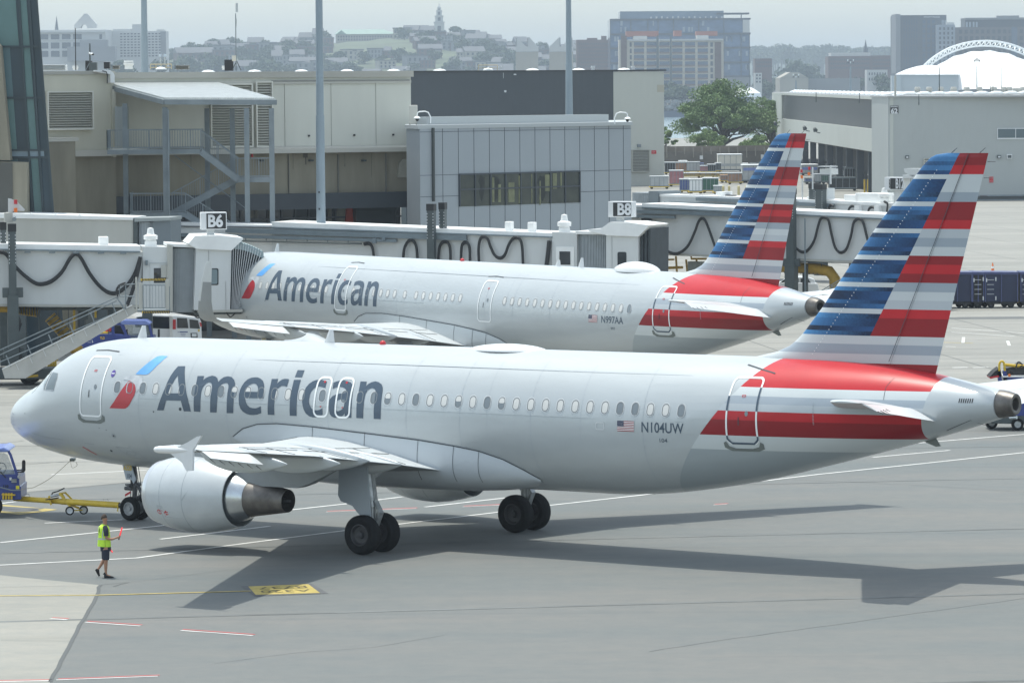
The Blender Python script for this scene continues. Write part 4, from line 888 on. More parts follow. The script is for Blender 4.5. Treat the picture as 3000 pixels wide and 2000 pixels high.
# ---------------- terminal building ----------------
T1a=Pl(130,243.5,335,245.3); T1=Pl(335,246.3,1206,254)
tb=thing('terminal_building','long beige terminal building with louvres above a brown concrete base','terminal',(atx(650,250),250,0))
wallm=mat('beige_wall_render',(.57,.55,.455),.8,var=.07,vscale=.5,stretch=(1,1,.2)); panelm=mat('beige_metal_panel',(.62,.62,.55),.55,var=.06,vscale=.4,stretch=(1,1,.2))
sillm=mat('parapet_grey_beige',(.42,.41,.365),.6,var=.05,vscale=.3); ledgem=mat('ledge_metal',(.50,.49,.44),.5)
dkg=mat('terminal_dark_glass',(.02,.03,.036),.08,coat=.5,var=.3,vscale=.15); fram=mat('dark_fascia',(.05,.062,.075),.5,var=.1,vscale=.4)
mb=MB(); z14=T1.sz(335,209)[1]
def wall_part(name,pl,q,m,o0,o1): 
    mb=MB(); pl.pr(mb,*q,o0,o1); return mb.build(name,m,tb)
u0,_=T1a.sz(60,300); u1,_=T1a.sz(335,300)
mb=MB(); T1a.rect(mb,u0,10.0,u1,T1a.sz(200,219)[1],-30,0); mb.build('wall',wallm,tb)
mb=MB(); T1a.rect(mb,u0,T1a.sz(200,219)[1],u1+.05,T1a.sz(200,209)[1],-30.2,.06); mb.build('parapet',sillm,tb)
mb=MB(); T1a.rect(mb,u0,0,u1+.1,10.0,-29.9,-.15); mb.build('base_wall',M['conc'],tb)
mb=MB(); a=T1a.sz(204,441); c=T1a.sz(335,457); T1a.rect(mb,a[0],a[1],c[0],c[1],-.2,.35); mb.build('ledge',ledgem,tb)
mb=MB(); a=T1a.sz(138,414); c=T1a.sz(203,800); T1a.rect(mb,T1a.sz(60,414)[0],a[1],c[0],0,-.2,1.2); mb.build('buttress',M['conc'],tb)
mb=MB(); a=T1a.sz(138,403); c=T1a.sz(204,414); T1a.rect(mb,T1a.sz(60,414)[0],a[1],c[0]+.05,c[1],-.2,1.26); mb.build('buttress_cap',ledgem,tb)
lvm=mat('louvre_blade_pale',(.66,.65,.58),.5); lvd=mat('louvre_recess',(.06,.06,.055),.8)
T1a.louvre('louvre',137,272,266,376,15,lvm,lvd,tb,.03)
mb=MB(); T1a.pr(mb,324,262,336,460,0,.25); mb.build('downpipe_casing',wallm,tb)
mb=MB(); u1=T1.sz(1204,300)[0]; zt=T1.sz(800,228)[1]; zl=T1.sz(800,430)[1]
T1.rect(mb,-.3,zl-.2,u1,zt+.0,-45,0); mb.build('wall',panelm,tb)
mb=MB(); T1.rect(mb,-.35,zt,u1+.12,T1.sz(800,210)[1],-45.2,.14); mb.build('parapet',sillm,tb)
mb=MB(); T1.rect(mb,-.3,zt-.35,u1-.02,zt-.18,0,.10); mb.build('fascia_strip',ledgem,tb)
mb=MB(); zb=T1.sz(800,449)[1]; mb.add([T1.pt(-.3,zl,.02),T1.pt(u1+.1,zl,.02),T1.pt(u1+.1,zb+.25,.7),T1.pt(-.3,zb+.25,.7),T1.pt(-.3,zb,.7),T1.pt(u1+.1,zb,.7),T1.pt(u1+.1,zb,-.1),T1.pt(-.3,zb,-.1)],[(0,1,2,3),(3,2,5,4),(4,5,6,7),(0,3,4,7),(1,6,5,2)]); mb.build('ledge',ledgem,tb)
mb=MB(); zc=T1.sz(800,568)[1]; T1.rect(mb,-.3,zc,u1,zb+.02,-44.9,-.12); mb.build('base_wall',M['conc'],tb)
mb=MB(); T1.rect(mb,-12,zc-.9,u1,zc,-5,.25); mb.build('dark_fascia',fram,tb)
mb=MB(); T1.rect(mb,-12,0,u1,zc-.9,-5,-1.6); mb.build('recessed_glazing',dkg,tb)
mb=MB()
for k in range(24):
    u=-2+k*1.02*u1/22; T1.rect(mb,u,3.2,u+.09,zc-.9,-1.6,-1.5)
T1.rect(mb,-12,zc-1.5,u1,zc-1.4,-1.6,-1.48); mb.build('glazing_frame',fram,tb)
# lit interior painted as grey patches on the face of the opaque glazing
mb=MB()
for px0,px1,y0,y1 in ((760,785,590,640),(853,883,588,600),(890,905,588,602),(950,966,588,605),(990,1002,592,650),(1012,1050,584,655),(812,826,595,640)):
    T1.pr(mb,px0,y0,px1,y1,-1.58,-1.5)
mb.build('painted_glimpse',mat('interior_grey',(.14,.14,.12),.7,var=.4,vscale=1.2),tb)
mb=MB(); T1.poly(mb,[(1016,612),(1032,606),(1036,655),(1013,655)],-1.5,-1.35); T1.poly(mb,[(1034,612),(1041,612),(1040,655),(1036,655)],-1.5,-1.38); mb.build('hanging_orange_curtain',mat('orange_fabric',(.30,.045,.03),.8,var=.2,vscale=4),tb)
mb=MB(); T1.pr(mb,1062,580,1178,656,-1.5,-.9); mb.build('dark_cladding',mat('dark_panel_cladding',(.035,.045,.05),.4),tb)
for q in ((615,250,733,428),(748,243,792,428)): T1.louvre('louvre',*q,24,lvm,lvd,tb,.02)
mb=MB()
for px in (745,834,970,1101,796):
    T1.pr(mb,px-.7,240,px+.7,430,0,.03)
T1.pr(mb,795,236,1198,237.6,0,.12); mb.build('panel_joint',mat('panel_joint_grey',(.26,.26,.24),.8),tb)
for px,py in ((904,398),(1037,396),(1151,395),(738,400)):
    mb=MB(); T1.pr(mb,px-2,py-2.6,px+2,py+2.6,0,.12); mb.build('wall_fitting',M['signblack'],tb)
mb=MB(); T1.poly(mb,[(1166,520),(1170,478),(1180,466),(1192,466),(1202,480),(1206,520)],-.2,.05); mb.build('round_headed_patch',mat('pale_concrete_patch',(.36,.35,.30),.9,var=.1,vscale=2),tb)
mb=MB(); T1.pr(mb,890,450,903,462,-.1,-.11+.03); T1.pr(mb,896,455,899,482,-.1,-.08); mb.build('water_stain',mat('water_stain',(.13,.12,.10),.9),tb)
mb=MB(); T1.pr(mb,735,451,740,461,0,.1); mb.build('red_sign_plate',M['redb'],tb)
# wall base and doors seen beneath the jetway
mb=MB(); T1a.rect(mb,T1a.sz(0,900)[0]-8,0,T1.sz(520,900)[0]+3,5.5,-.1,.10); mb.build('ground_wall',mat('ground_wall_grey',(.22,.23,.21),.85,var=.1,vscale=.5),tb)
for px0,px1 in ((80,112),(165,190),(228,246),(300,330)):
    mb=MB(); T1a.pr(mb,px0,905,px1,995,.1,.16); mb.build('service_door',mat('service_door_dark',(.07,.085,.09),.5),tb)
# roof plant on the terminal
def vent_hood(px,py0,py1,w,Y,lab,m='jet_bright'):
    c=at(px,py1,Y); h=(py1-py0)*Y/F; r=w*Y/F/2
    o=thing('roof_vent',lab,'roof vent',c,'ventilators along the terminal roofs')
    mb=MB(); mb.rev(c,(0,0,1),[(0,r*.8),(h*.45,r*.8),(h*.5,r),(h*.72,r),(h*.75,r*.7),(h*.8,r*.92),(h,r*.9),(h,.001)],20); mb.build('cowl',M[m],o,True); return o
def roof_box(px0,py0,px1,py1,Y,name,lab,m,cat,dep=1.2,fins=0):
    a=at(px0,py1,Y); b=at(px1,py0,Y); o=thing(name,lab,cat,(a.x,Y,a.z)); mb=MB(); mb.bb(a,(b.x,Y+dep,b.z)); mb.build('casing',m,o,bevel=.02)
    if fins:
        mb=MB()
        for k in range(fins):
            z=a.z+(b.z-a.z)*(k+.5)/fins; mb.bb((a.x-.08,Y-.08,z),(b.x+.08,Y-.0,z+(b.z-a.z)/fins*.35))
        mb.build('louvre_blade',M['signblack'] if m is not M['jet_bright'] else M['cablegrey'],o)
    return o
roof_box(126,190,190,207,262,'ventilation_hood','wide white slatted ventilation hood at the left end of the roof',M['jet_bright'],'roof vent',1.5,4)
vent_hood(377,178,203,30,262,'large round white cowl on the terminal roof left of the tall mast')
vent_hood(221,193,206,18,258,'low white cowl next to the thin roof antennas')
vent_hood(657,193,205,15,262,'small white cowl beside the black box of the slim aerial')
roof_box(265,183,283,208,255,'roof_cabinet','grey-green equipment cabinet behind the roof camera',M['column'],'cabinet',.6)
roof_box(250,178,268,208,256,'roof_cabinet','dark cabinet behind the thin mast on the left roof',M['signblack'],'cabinet',.6)
roof_box(304,182,321,202,258,'roof_cabinet','black square cabinet left of the round white roof cowl',M['signblack'],'cabinet',.6)
roof_box(330,192,348,203,262,'ventilation_hood','small beige slatted hood right of the black cabinet',M['jet_beige'],'roof vent',.8,3)
roof_box(515,192,552,204,264,'ventilation_hood','beige slatted hood right of the white roof skylight rail',M['jet_beige'],'roof vent',.8,3)
# skylight with guard rails
o=thing('guarded_skylight','white dome skylight inside a cream guard rail beside two small round vents','skylight',at(470,204,262)); mb=MB(); c=at(472,204,262)
mb.rev(c,(0,0,1),[(0,.33),(.06,.32),(.13,.2),(.17,.01)],16); mb.build('dome',M['whitep'],o,True); mb=MB()
for z in (.12,.31): mb.tube([c+V(-.62,0,z),c+V(.62,0,z)],.022,5)
for x in (-.62,-.3,0,.3,.62): mb.tube([c+V(x,0,0),c+V(x,0,.31)],.02,5)
mb.build('guard_rail',mat('cream_rail',(.6,.5,.3),.5),o)
mb=MB()
for x in (471,483):
    q=at(x,188,262); mb.cone(q,q+V(0,0,.45),.035,.035,8); mb.cone(q+V(0,0,.42),q+V(0,0,.58),.11,.09,10)
mb.build('vent_stack',M['polished'],o)
# antennas, camera
def rod(name,lab,px,y0,y1,Y,r,m,cat): 
    a=at(px,y1,Y);b=at(px,y0,Y); o=thing(name,lab,cat,a); mb=MB(); mb.cone(a,(a.x,a.y,b.z),r,r*.8,8); mb.build('rod',m,o); return o,a,b
rod('antenna_mast','thin dark aerial standing at the left end of the terminal roof',222,83,206,250,.03,M['signblack'],'antenna')
o,a,b=rod('camera_mast','dark pole carrying a white security camera on the left roof',264,128,208,249,.05,M['column'],'camera mast')
mb=MB(); q=at(268,158,249); mb.cone(q+V(-.12,.0,.05),q+V(.08,-.12,-.03),.055,.06,10); mb.build('camera',M['whitep'],o); mb=MB(); mb.cone(q+V(.05,-.1,-.02),q+V(.11,-.16,-.05),.058,.058,10); mb.build('camera_hood',M['signblack'],o)
mb=MB(); mb.tube([at(264,182,249),at(250,208,249)],.02,5); mb.build('stay',M['galv'],o)
o,a,b=rod('antenna_mast','slim white aerial on a braced pole left of the thickest mast',692,40,208,256,.035,M['galv'],'antenna')
mb=MB(); q=at(694,40,256); mb.box((q.x,q.y,at(0,28,256).z),(.14,.1,.52)); mb.build('panel_aerial',M['skin_white'],o)
mb=MB(); q=at(672,208,256); mb.bb((q.x-.28,q.y,q.z),(q.x+.22,q.y+.4,at(0,180,256).z)); mb.build('cabinet',M['signblack'],o)
mb=MB(); q=at(686,180,256); mb.cone(q,q+V(0,0,.33),.12,.12,10); mb.build('canister',mat('cream_paint',(.6,.58,.5),.5),o)
mb=MB(); mb.tube([at(694,180,256),at(706,207,256)],.025,5); mb.tube([at(690,185,256),at(680,207,256)],.025,5); mb.tube([at(690,110,256),at(693,60,256),at(690,45,256)],.012,4); mb.build('brace',M['column'],o)
# white conduit elbow on the parapet
o=thing('roof_conduit','white pipe casing bending over the parapet beside the canopy','conduit',at(305,209,244.5)); mb=MB()
T1a.poly(mb,[(281,206),(322,206),(333,214),(336,222),(336,243),(324,243),(323,218),(281,210)],.1,.5); mb.build('casing',M['jet_bright'],o)
mb=MB(); mb.tube([T1a.p(300,208,.6),T1a.p(311,211,.6),T1a.p(315,220,.6),T1a.p(314,245,.6)],.03,5); mb.build('cable',M['rubber'],o)
# ---------------- covered escape stair ----------------
es=thing('covered_stair','galvanised steel stair tower with a ribbed sloping canopy against the terminal','stair tower',(atx(560,240),241,0))
BL=at(306,244,246.4); BR=at(622,240,249.6); FR=at(808,292,241.5); FL=at(481,291,239.3)
mb=MB(); n=(BR-BL).cross(FL-BL).normalized(); n=n if n.z>0 else -n
K=48
for k in range(K):
    t0,t1,t2=k/K,(k+.5)/K,(k+1)/K
    for ta,tb_,h in ((t0,t1,.07),(t1,t2,.0)):
        a,b,c,d=BL.lerp(BR,ta),BL.lerp(BR,tb_),FL.lerp(FR,tb_),FL.lerp(FR,ta); mb.hexa([a-n*.03,b-n*.03,c-n*.03,d-n*.03,a+n*(.02+h),b+n*(.02+h),c+n*(.02+h),d+n*(.02+h)])
mb.build('ribbed_roof',mat('roof_sheet_galvanised',(.60,.63,.63),.4,metal=.4,var=.06,vscale=2),es)
mb=MB()
for a,b in ((BL,BR),(FL,FR),(BL,FL),(BR,FR)): mb.beam(a-V(0,0,.16),b-V(0,0,.16),.14,.26)
for t in (.25,.5,.75): mb.beam(BL.lerp(BR,t)-V(0,0,.15),FL.lerp(FR,t)-V(0,0,.15),.1,.18)
mb.build('roof_beam',M['galv'],es)
def col(px,Y,zt,w=.27):
    x=atx(px,Y); mb=MB(); mb.bb((x-w/2,Y-w/2,0),(x+w/2,Y+w/2,zt)); return mb.build('column',M['galv'],es)
P_=[(366,243.5,12.9),(483,239.7,12.7),(606,244.5,12.6),(680,243.2,12.6),(722,240.8,12.6),(795,241.3,12.6)]
for q in P_: col(*q)
mb=MB(); x=atx(492,239.4); mb.cone((x,239.3,0),(x,239.3,12.6),.055,.055,8); mb.build('downpipe',M['galv'],es)
def railing(P0,P1,h=1.07,n=None,parent=es,name='railing',m='galv',r=.022,dens=.14):
    P0=Vector(P0);P1=Vector(P1); L=(P1-P0).length; n=n or max(2,int(L/dens)); mb=MB(); up=V(0,0,1)
    for z in (h,.1): mb.beam(P0+up*z,P1+up*z,.05,.05)
    for k in range(n+1):
        q=P0.lerp(P1,k/n); w=.045 if k%8==0 else .018; mb.beam(q+up*(0 if k%8==0 else .1),q+up*h,w,w)
    return mb.build(name,M[m],parent)
def flight(a,b,w,yoff=0,n=10,parent=es,mt='galv'):
    a=Vector(a);b=Vector(b); mb=MB(); dy=V(0,w,0)
    for o in (V(0,0,0),dy): mb.beam(a+o,b+o,.06,.32)
    mb.build('stringer',M[mt],parent); mb=MB()
    for k in range(n):
        q=a.lerp(b,(k+.5)/n); mb.box(q+dy/2+V(0,0,.02),(abs(b.x-a.x)/n*1.05,w,.04))
    mb.build('treads',M['column'],parent)
ya=241.2
L1a=at(314,445,ya); L1b=at(588,445,ya); L2a=at(697,527,ya); L2b=at(790,527,ya); L3a=at(380,630,ya); L3b=at(490,630,ya)
for a_,b_,e_ in ((L1a,L1b,0),(L2a,L2b,0),(L3a,L3b,1)):
    mb=MB(); mb.bb((a_.x,ya,a_.z-.14),(b_.x+e_,ya+2.2,a_.z+.12)); mb.build('landing',M['galv'],es)
railing((L1a.x,ya,L1a.z+.1),(L1b.x,ya,L1a.z+.1)); railing((L1a.x,ya,L1a.z+.1),(L1a.x,ya+2.2,L1a.z+.1)); railing((L1a.x+1,ya+2.2,L1a.z+.1),(L1b.x,ya+2.2,L1a.z+.1))
railing((L2a.x,ya,L2a.z+.1),(L2b.x,ya,L2a.z+.1)); railing((L3a.x,ya,L3a.z+.1),(L3b.x+1,ya,L3a.z+.1)); railing((L3a.x,ya,L3a.z+.1),(L3a.x,ya+2.2,L3a.z+.1))
flight((L1b.x,ya,L1b.z),(L2a.x,ya,L2a.z),.95); flight((L2a.x-.1,ya+1.15,L2a.z),(at(505,628,ya+1.1).x,ya+1.15,L3a.z),.95,n=12); flight((L3b.x+1,ya,L3a.z),(L3b.x+3.6,ya,L3a.z-1.7),.95)
railing((L1b.x,ya,L1b.z+.1),(L2a.x,ya,L2a.z+.1)); railing((L1b.x,ya+1,L1b.z+.1),(L2a.x,ya+1,L2a.z+.1)); railing((L2a.x-.1,ya+1.15,L2a.z+.1),(at(505,628,ya+1.1).x,ya+1.15,L3a.z+.1)); railing((L3b.x+1,ya,L3a.z+.1),(L3b.x+3.6,ya,L3a.z-1.6))
mb=MB(); mb.tube([V(L1b.x-1.5,ya+1,L1b.z-.2),V(L2a.x+.5,ya+1,L2a.z-1.7)],.03,5); mb.build('brace',M['galv'],es)
mb=MB(); mb.bb((atx(338,245),244.6,at(0,433,245).z),(atx(377,245),244.9,at(0,315,245).z)); mb.build('service_door',mat('pale_door',(.36,.39,.38),.6),es)
# ---------------- leaning glass tower at the left ----------------
gt=thing('glass_tower','leaning dark teal glazed tower at the left edge of the photo','tower',(atx(40,228),228,0))
YT=228
def tp(px,py,o=0): return at(px,py,YT-o)
mb=MB(); fr_=[tp(-160,-60),tp(103,-60),tp(157,625),tp(-160,625)]; 
bot=V(tp(157,625).x+.55,YT,0); mb.prism([fr_[0],fr_[1],fr_[2],bot,V(fr_[3].x,YT,0)],V(-1.6,9,0)); mb.build('glazed_volume',mat('tower_dark_glass',(.025,.052,.072),.3,coat=.15,var=.25,vscale=.12),gt)
teal=mat('tower_teal_pane',(.095,.18,.18),.3,coat=.15,var=.18,vscale=.25); teal2=mat('tower_mid_pane',(.075,.14,.16),.3,coat=.15,var=.2,vscale=.25)
def L(x0,x1,y): return x0+(x1-x0)*y/625.
mul=[(-110,-70),(-35,8),(52,97),(82,128),(103,157)]   # x at y=0 and y=625
hz=[-60,137,287,440,462,640]
for i,(y0,y1) in enumerate(((-60,135),(140,284),(290,438),(464,625))):
    for j,(la,lb,ml,frac) in enumerate(((mul[1],mul[2],teal,(.05,.62) if i!=0 else (.05,.93)),(mul[2],mul[3],teal,(.15,.85)))):
        xa=lambda y,f:L(*la,y)+(L(*lb,y)-L(*la,y))*f
        mb=MB(); mb.prism([tp(xa(y0,frac[0]),y0,.03),tp(xa(y0,frac[1]),y0,.03),tp(xa(y1,frac[1]),y1,.03),tp(xa(y1,frac[0]),y1,.03)],V(0,.03,0)); mb.build('pane',ml if (i+j)%2==0 else (teal if j else teal2),gt)
mb=MB(); mb.prism([tp(L(*mul[1],441),441,.04),tp(L(*mul[3],441)+14,441,.04),tp(L(*mul[3],458)+14,458,.04),tp(L(*mul[1],458),458,.04)],V(0,.04,0)); mb.build('spandrel',mat('tower_spandrel',(.22,.30,.36),.3,coat=.3),gt)
mb=MB()
for a,b in mul[1:]:
    mb.beam(tp(a,-60,.08),tp(b,640,.08),.10,.12)
for y in (137,287,440,461): mb.beam(tp(-60,y,.1),tp(L(*mul[4],y),y,.1),.10,.10)
mb.build('mullion',mat('tower_mullion',(.035,.055,.065),.45),gt)
mb=MB(); mb.prism([tp(-30,100,1.2),tp(0,135,1.2),tp(30,470,1.2),tp(-30,470,1.2)],V(0,1.1,0)); mb.build('concrete_fin',M['conc'],gt)
mb=MB(); mb.prism([tp(-60,472,1.3),tp(78,476,1.3),tp(80,655,1.3),tp(80,900,1.3),tp(-60,900,1.3)],V(0,3,0)); mb.build('concrete_base',M['conc'],gt)
mb=MB(); mb.prism([tp(-60,476,1.36),tp(36,477,1.36),tp(38,655,1.36),tp(-60,655,1.36)],V(0,.05,0)); mb.build('painted_shade_panel',mat('concrete_shade_tone',(.10,.10,.09),.9),gt)  # flat dark sheet on the base, painted in place of a shaded recess
# ---------------- grey clad pier building ----------------
T2=Pl(1229,246,1850,258.5)
gb=thing('grey_clad_building','grey metal panelled building with a strip of dark windows in the centre','building',(atx(1500,252),252,0))
cl=mat('grey_metal_cladding',(.33,.365,.395),.45,var=.04,vscale=.12,metal=.1); cl2=mat('grey_side_cladding',(.26,.285,.295),.5,var=.05,vscale=.12)
U1=T2.sz(1849,500)[0]; ZT=T2.sz(1500,372)[1]; U0=0
Q=T2.a; sx=atx(1190,249); E2=T2.pt(U1,0)
def fp(z0,z1,g=0): 
    p=[V(Q.x-g,Q.y-g,0),V(E2.x+g,E2.y-g,0),V(E2.x+g,E2.y+14,0),V(sx-g,Q.y+6.5,0),V(sx-g,Q.y+3,0)]
    return [V(a.x,a.y,z0) for a in p],V(0,0,z1-z0)
mb=MB(); mb.prism(*fp(0,ZT-.02)); mb.build('wall',cl,gb)
mb=MB(); mb.prism(*fp(ZT-.03,ZT+.18,.1)); mb.build('parapet',mat('parapet_pale',(.42,.45,.46),.5),gb)
mb=MB(); T2.rect(mb,2,ZT+.18,U1-.4,ZT+.62,-2.2,-1.4); mb.build('upper_kerb',mat('parapet_pale',(.42,.45,.46),.5),gb)
mb=MB(); js=[1200+q/3.136 for q in (303,448,591,733,873,1013,1152,1290,1426,1563,1698,1831,1964)]
for px in js: u=T2.sz(px,450)[0]; T2.rect(mb,u-.012,0,u+.012,ZT-.03,0,.012)
for y in (381,503.5,564): u,z=T2.sz(1700,y-2); T2.rect(mb,0,z-.012,U1,z+.012,0,.011)
mb.build('cladding_joint',M['line'],gb)
mb=MB(); T2.pr(mb,1264,375,1270,590,.0,.14); mb.build('downpipe',mat('dark_pipe',(.06,.07,.07),.5),gb)
WZ0=T2.sz(1500,600)[1]; WZ1=T2.sz(1500,507)[1]; W0_=T2.sz(1345,550)[0]; W1_=T2.sz(1697,550)[0]
win=MB(); T2.rect(win,W0_,WZ0,W1_,WZ1,-.1,.03); wo=win.build('window_strip',mat('pier_window_glass',(.035,.045,.042),.07,coat=.7,col2=(.075,.085,.065),vscale=.5),gb)
mb=MB()
for k in range(9): u=W0_+(W1_-W0_)*k/8; T2.rect(mb,u-.04,WZ0,u+.04,WZ1,.02,.09)
for z in (WZ0+.95,WZ1): T2.rect(mb,W0_,z-.04,W1_,z+.04,.02,.091)
mb.build('mullion',fram,wo)
mb=MB(); random.seed(9)
for px0,px1,y0,y1 in ((1440,1447,520,592),(1488,1506,535,592),(1518,1523,515,595),(1555,1558,510,595),(1579,1583,530,600),(1618,1630,508,553),(1640,1645,505,550),(1458,1466,540,592),(1595,1612,512,560)):
    T2.pr(mb,px0,y0,px1,y1,.02,.045)
mb.build('painted_reflection',mat('painted_interior_light',(.17,.18,.10),.4,var=.3,vscale=2),wo)  # reflections and lit interior painted as green-grey strips on the glass
for cx,w in ((1452,30),(1590,34),(1412,20)):
    mb=MB(); T2.poly(mb,[(cx-w*.2,515),(cx+w*.2,518),(cx+w*.5,535),(cx+w*.2,545),(cx+w*.35,565),(cx,590),(cx-w*.35,565),(cx-w*.15,545),(cx-w*.5,532)],.02,.04); mb.build('dark_interior_shape',mat('interior_dark',(.012,.018,.018),.3),wo)
# gooseneck cameras and heat pump on the grey building
def goose(px,py,dirx,lab,Y):
    o=thing('gooseneck_camera',lab,'security camera',at(px,py,Y),'white gooseneck dome cameras'); b=at(px,py,Y); mb=MB(); s=dirx
    mb.tube([b,b+V(-.02*s,0,.35),b+V(.12*s,0,.62),b+V(.3*s,0,.68),b+V(.62*s,0,.66),b+V(.72*s,0,.6),b+V(.74*s,0,.45)],.035,8); mb.build('arm',M['whitep'],o,True)
    c=b+V(.74*s,0,.42); mb=MB(); mb.rev(c,(0,0,-1),[(0,.04),(.03,.12),(.10,.2),(.13,.19),(.15,.10)],16); mb.build('housing',M['whitep'],o,True); mb=MB(); mb.rev(c,(0,0,-1),[(.14,.10),(.22,.10),(.28,.06),(.30,.001)],14); mb.build('lens_dome',M['signblack'],o,True)
goose(1261,362,-1,'white gooseneck dome camera at the left end of the grey building',248.5)
goose(1801,364,1,'white gooseneck dome camera at the right end of the grey building',257)
a=at(1199,363,249); o=thing('heat_pump','cream boxed heat pump on a bracket at the corner of the grey building','heat pump',a); mb=MB(); mb.bb((a.x,249,a.z),(atx(1222,249),249.8,at(0,317,249).z)); mb.build('casing',mat('cream_casing',(.55,.54,.49),.5),o,bevel=.03)
mb=MB(); mb.bb((a.x,249.1,a.z-.14),(a.x+.06,249.7,a.z)); mb.bb((a.x+.36,249.1,a.z-.14),(a.x+.42,249.7,a.z)); mb.build('bracket',M['galv'],o)
# ---------------- far concourse ----------------
T3=Pl(300,560,1945,600)
fc=thing('far_concourse','long flat-roofed concourse with dark upper cladding and a pale right end','building',(atx(1500,585),585,0))
z3=T3.sz(1900,208)[1]; ua=T3.sz(1797,300)[0]; ub=T3.sz(1945,300)[0]
charc=ribmat('charcoal_ribbed_cladding',(.045,.056,.066),2.2,0,.55,.1,.08,.1); pal=ribmat('pale_ribbed_cladding',(.48,.495,.45),2.2,0,.6,.08,.04,.1)
mb=MB(); T3.rect(mb,0,3,ua,z3,-60,0); mb.build('dark_wall',charc,fc); mb=MB(); T3.rect(mb,ua,0,ub,z3-.1,-59.9,.03); mb.build('pale_wall',pal,fc)
mb=MB(); T3.rect(mb,-.2,z3-.03,ub+.3,z3+.16,-60.1,.2); mb.build('roof_edge',M['signblack'],fc)
T3.louvre('louvre',1850,441,1899,502,14,mat('louvre_beige',(.42,.42,.37),.6),M['black'],fc,.05)
mb=MB(); T3.pr(mb,1866,423,1875,432,.03,.3); mb.build('wall_lamp',M['galv'],fc)
mb=MB(); T3.pr(mb,1908,441,1922,451,.03,.08); rs=mb.build('red_notice',M['redb'],fc)
mb=MB(); q=T3.p(1915,446,.1); put_text(mb,'NO SMOKING',q,T3.d,V(0,0,1),.16,.0,w=.5); mb.build('notice_lettering',M['letter'],rs,recalc=False)
mb=MB(); T3.pr(mb,1925,249,1945,270,.03,.06); mb.build('repair_patch',mat('patch_beige',(.42,.40,.33),.8),fc)
mb=MB(); T3.pr(mb,1505,217,1512,220.5,0,.06); T3.pr(mb,1477,265,1483,271,0,.06); T3.pr(mb,1474,214,1475,230,0,.04); mb.build('wall_fitting',M['letter'],fc)
SKL=['low dome skylight right of the slim white aerial','low dome skylight left of the thickest mast','low dome skylight just left of the thickest mast, above the beige wall','low dome skylight behind the beige terminal parapet, right of the thickest mast','low dome skylight above the left end of the dark cladding','low dome skylight below the tiered monument tower','low dome skylight left of the yellow-railed skylight group','low dome skylight between the right mast and the pale end wall','low dome skylight above the pale end wall of the far concourse']
SKL[1]='low dome skylight midway between the slim white aerial and the thickest mast'; SKL[2]='low dome skylight touching the left side of the thickest mast'; SKL[6]='low dome skylight just left of the grey mast right of centre'
for i,px in enumerate((610,746,883,1017,1153,1288,1560,1695,1828)):
    c=at(px,206,T3.p(px,206).y+8); c.z=z3+.15; o=thing('dome_skylight',SKL[i] ,'skylight',c,'dome skylights along the far dark roof'); mb=MB(); mb.rev(c,(0,0,1),[(0,.45*2),(.08,.43*2),(.22,.28*2),(.3,.01)],16); mb.build('dome',M['whitep'],o,True)
c=at(1430,206,594); c.z=z3+.15; o=thing('guarded_skylight','white dome skylight inside a yellow rail on the far dark roof','skylight',c); mb=MB(); mb.rev(c,(0,0,1),[(0,.7),(.15,.68),(.35,.45),(.45,.01)],16); mb.build('dome',M['whitep'],o,True); mb=MB()
for z in (.35,.75): mb.tube([c+V(-1.3,-.6,z),c+V(1.25,-.6,z)],.05,5)
for x in (-1.3,1.25): mb.tube([c+V(x,-.6,0),c+V(x,-.6,.75)],.05,5); mb.tube([c+V(x,.6,0),c+V(x,.6,.75)],.05,5); mb.tube([c+V(x,-.6,.75),c+V(x,.6,.75)],.05,5)
mb.build('guard_rail',mat('cream_rail',(.6,.5,.3),.5),o)
for px,lab in ((1466,'cream banded roof cowl right of the yellow-railed skylight'),(1737,'cream banded roof cowl above the pale wall of the far concourse'),(1195,'cream banded roof cowl left of the church spire hill'),(1855,'small round cream cowl at the right end of the far dark roof')):
    vent_hood(px,194,206,13,600,lab)
# ---------------- light masts ----------------
def mast(px_top,px_bot,wt,wb,ybot,Y,lab):
    a=at(px_bot,ybot,Y); b=at(px_top,0,Y); x=b.x; k=Y/F; slope=(wb-wt)*k/2/(b.z-a.z)
    r0=wb*k/2+slope*a.z; h=34; r=lambda z: max(.09,r0-slope*z)
    o=thing('light_mast',lab,'light mast',(x,Y,0),'tall tapered floodlight masts on the apron'); mb=MB()
    zs=[0,a.z+(b.z-a.z)*.48,a.z+(b.z-a.z)*.485,h]
    mb.rev((x,Y,0),(0,0,1),[(0,r(0)),(zs[1],r(zs[1])),(zs[1]+.01,r(zs[1])-.02),(h,r(h))],24,cap=True); mb.build('shaft',M['mast'],o,True)
    mb=MB(); mb.box((x,Y,h+.2),(2.6,.2,.2)); mb.build('crossarm',M['mast'],o)
    for k2 in range(3): mb=MB(); mb.box((x-1.1+k2*1.1,Y-.3,h-.05),(.5,.5,.3)); mb.build('floodlight',M['galv'],o)
    mb=MB(); mb.box((x,Y,.06),(r(0)*3,r(0)*3,.12)); mb.build('base_plate',M['conc'],o); return o
mast(421.7,420.8,19,22,208,275,'tall grey mast rising behind the left roof, left of the aerial')
m2=mast(934.5,931,22.3,27,650,238,'thickest grey mast, standing in front of the beige terminal wall')
mb=MB()
for z in (7.2,8.1): mb.box((atx(933,238),237.72,z),(.07,.06,.1))
mb.build('fixing',M['signblack'],m2)
mast(1665.5,1663,16.5,22,360,300,'grey mast rising behind the grey clad building, right of centre')

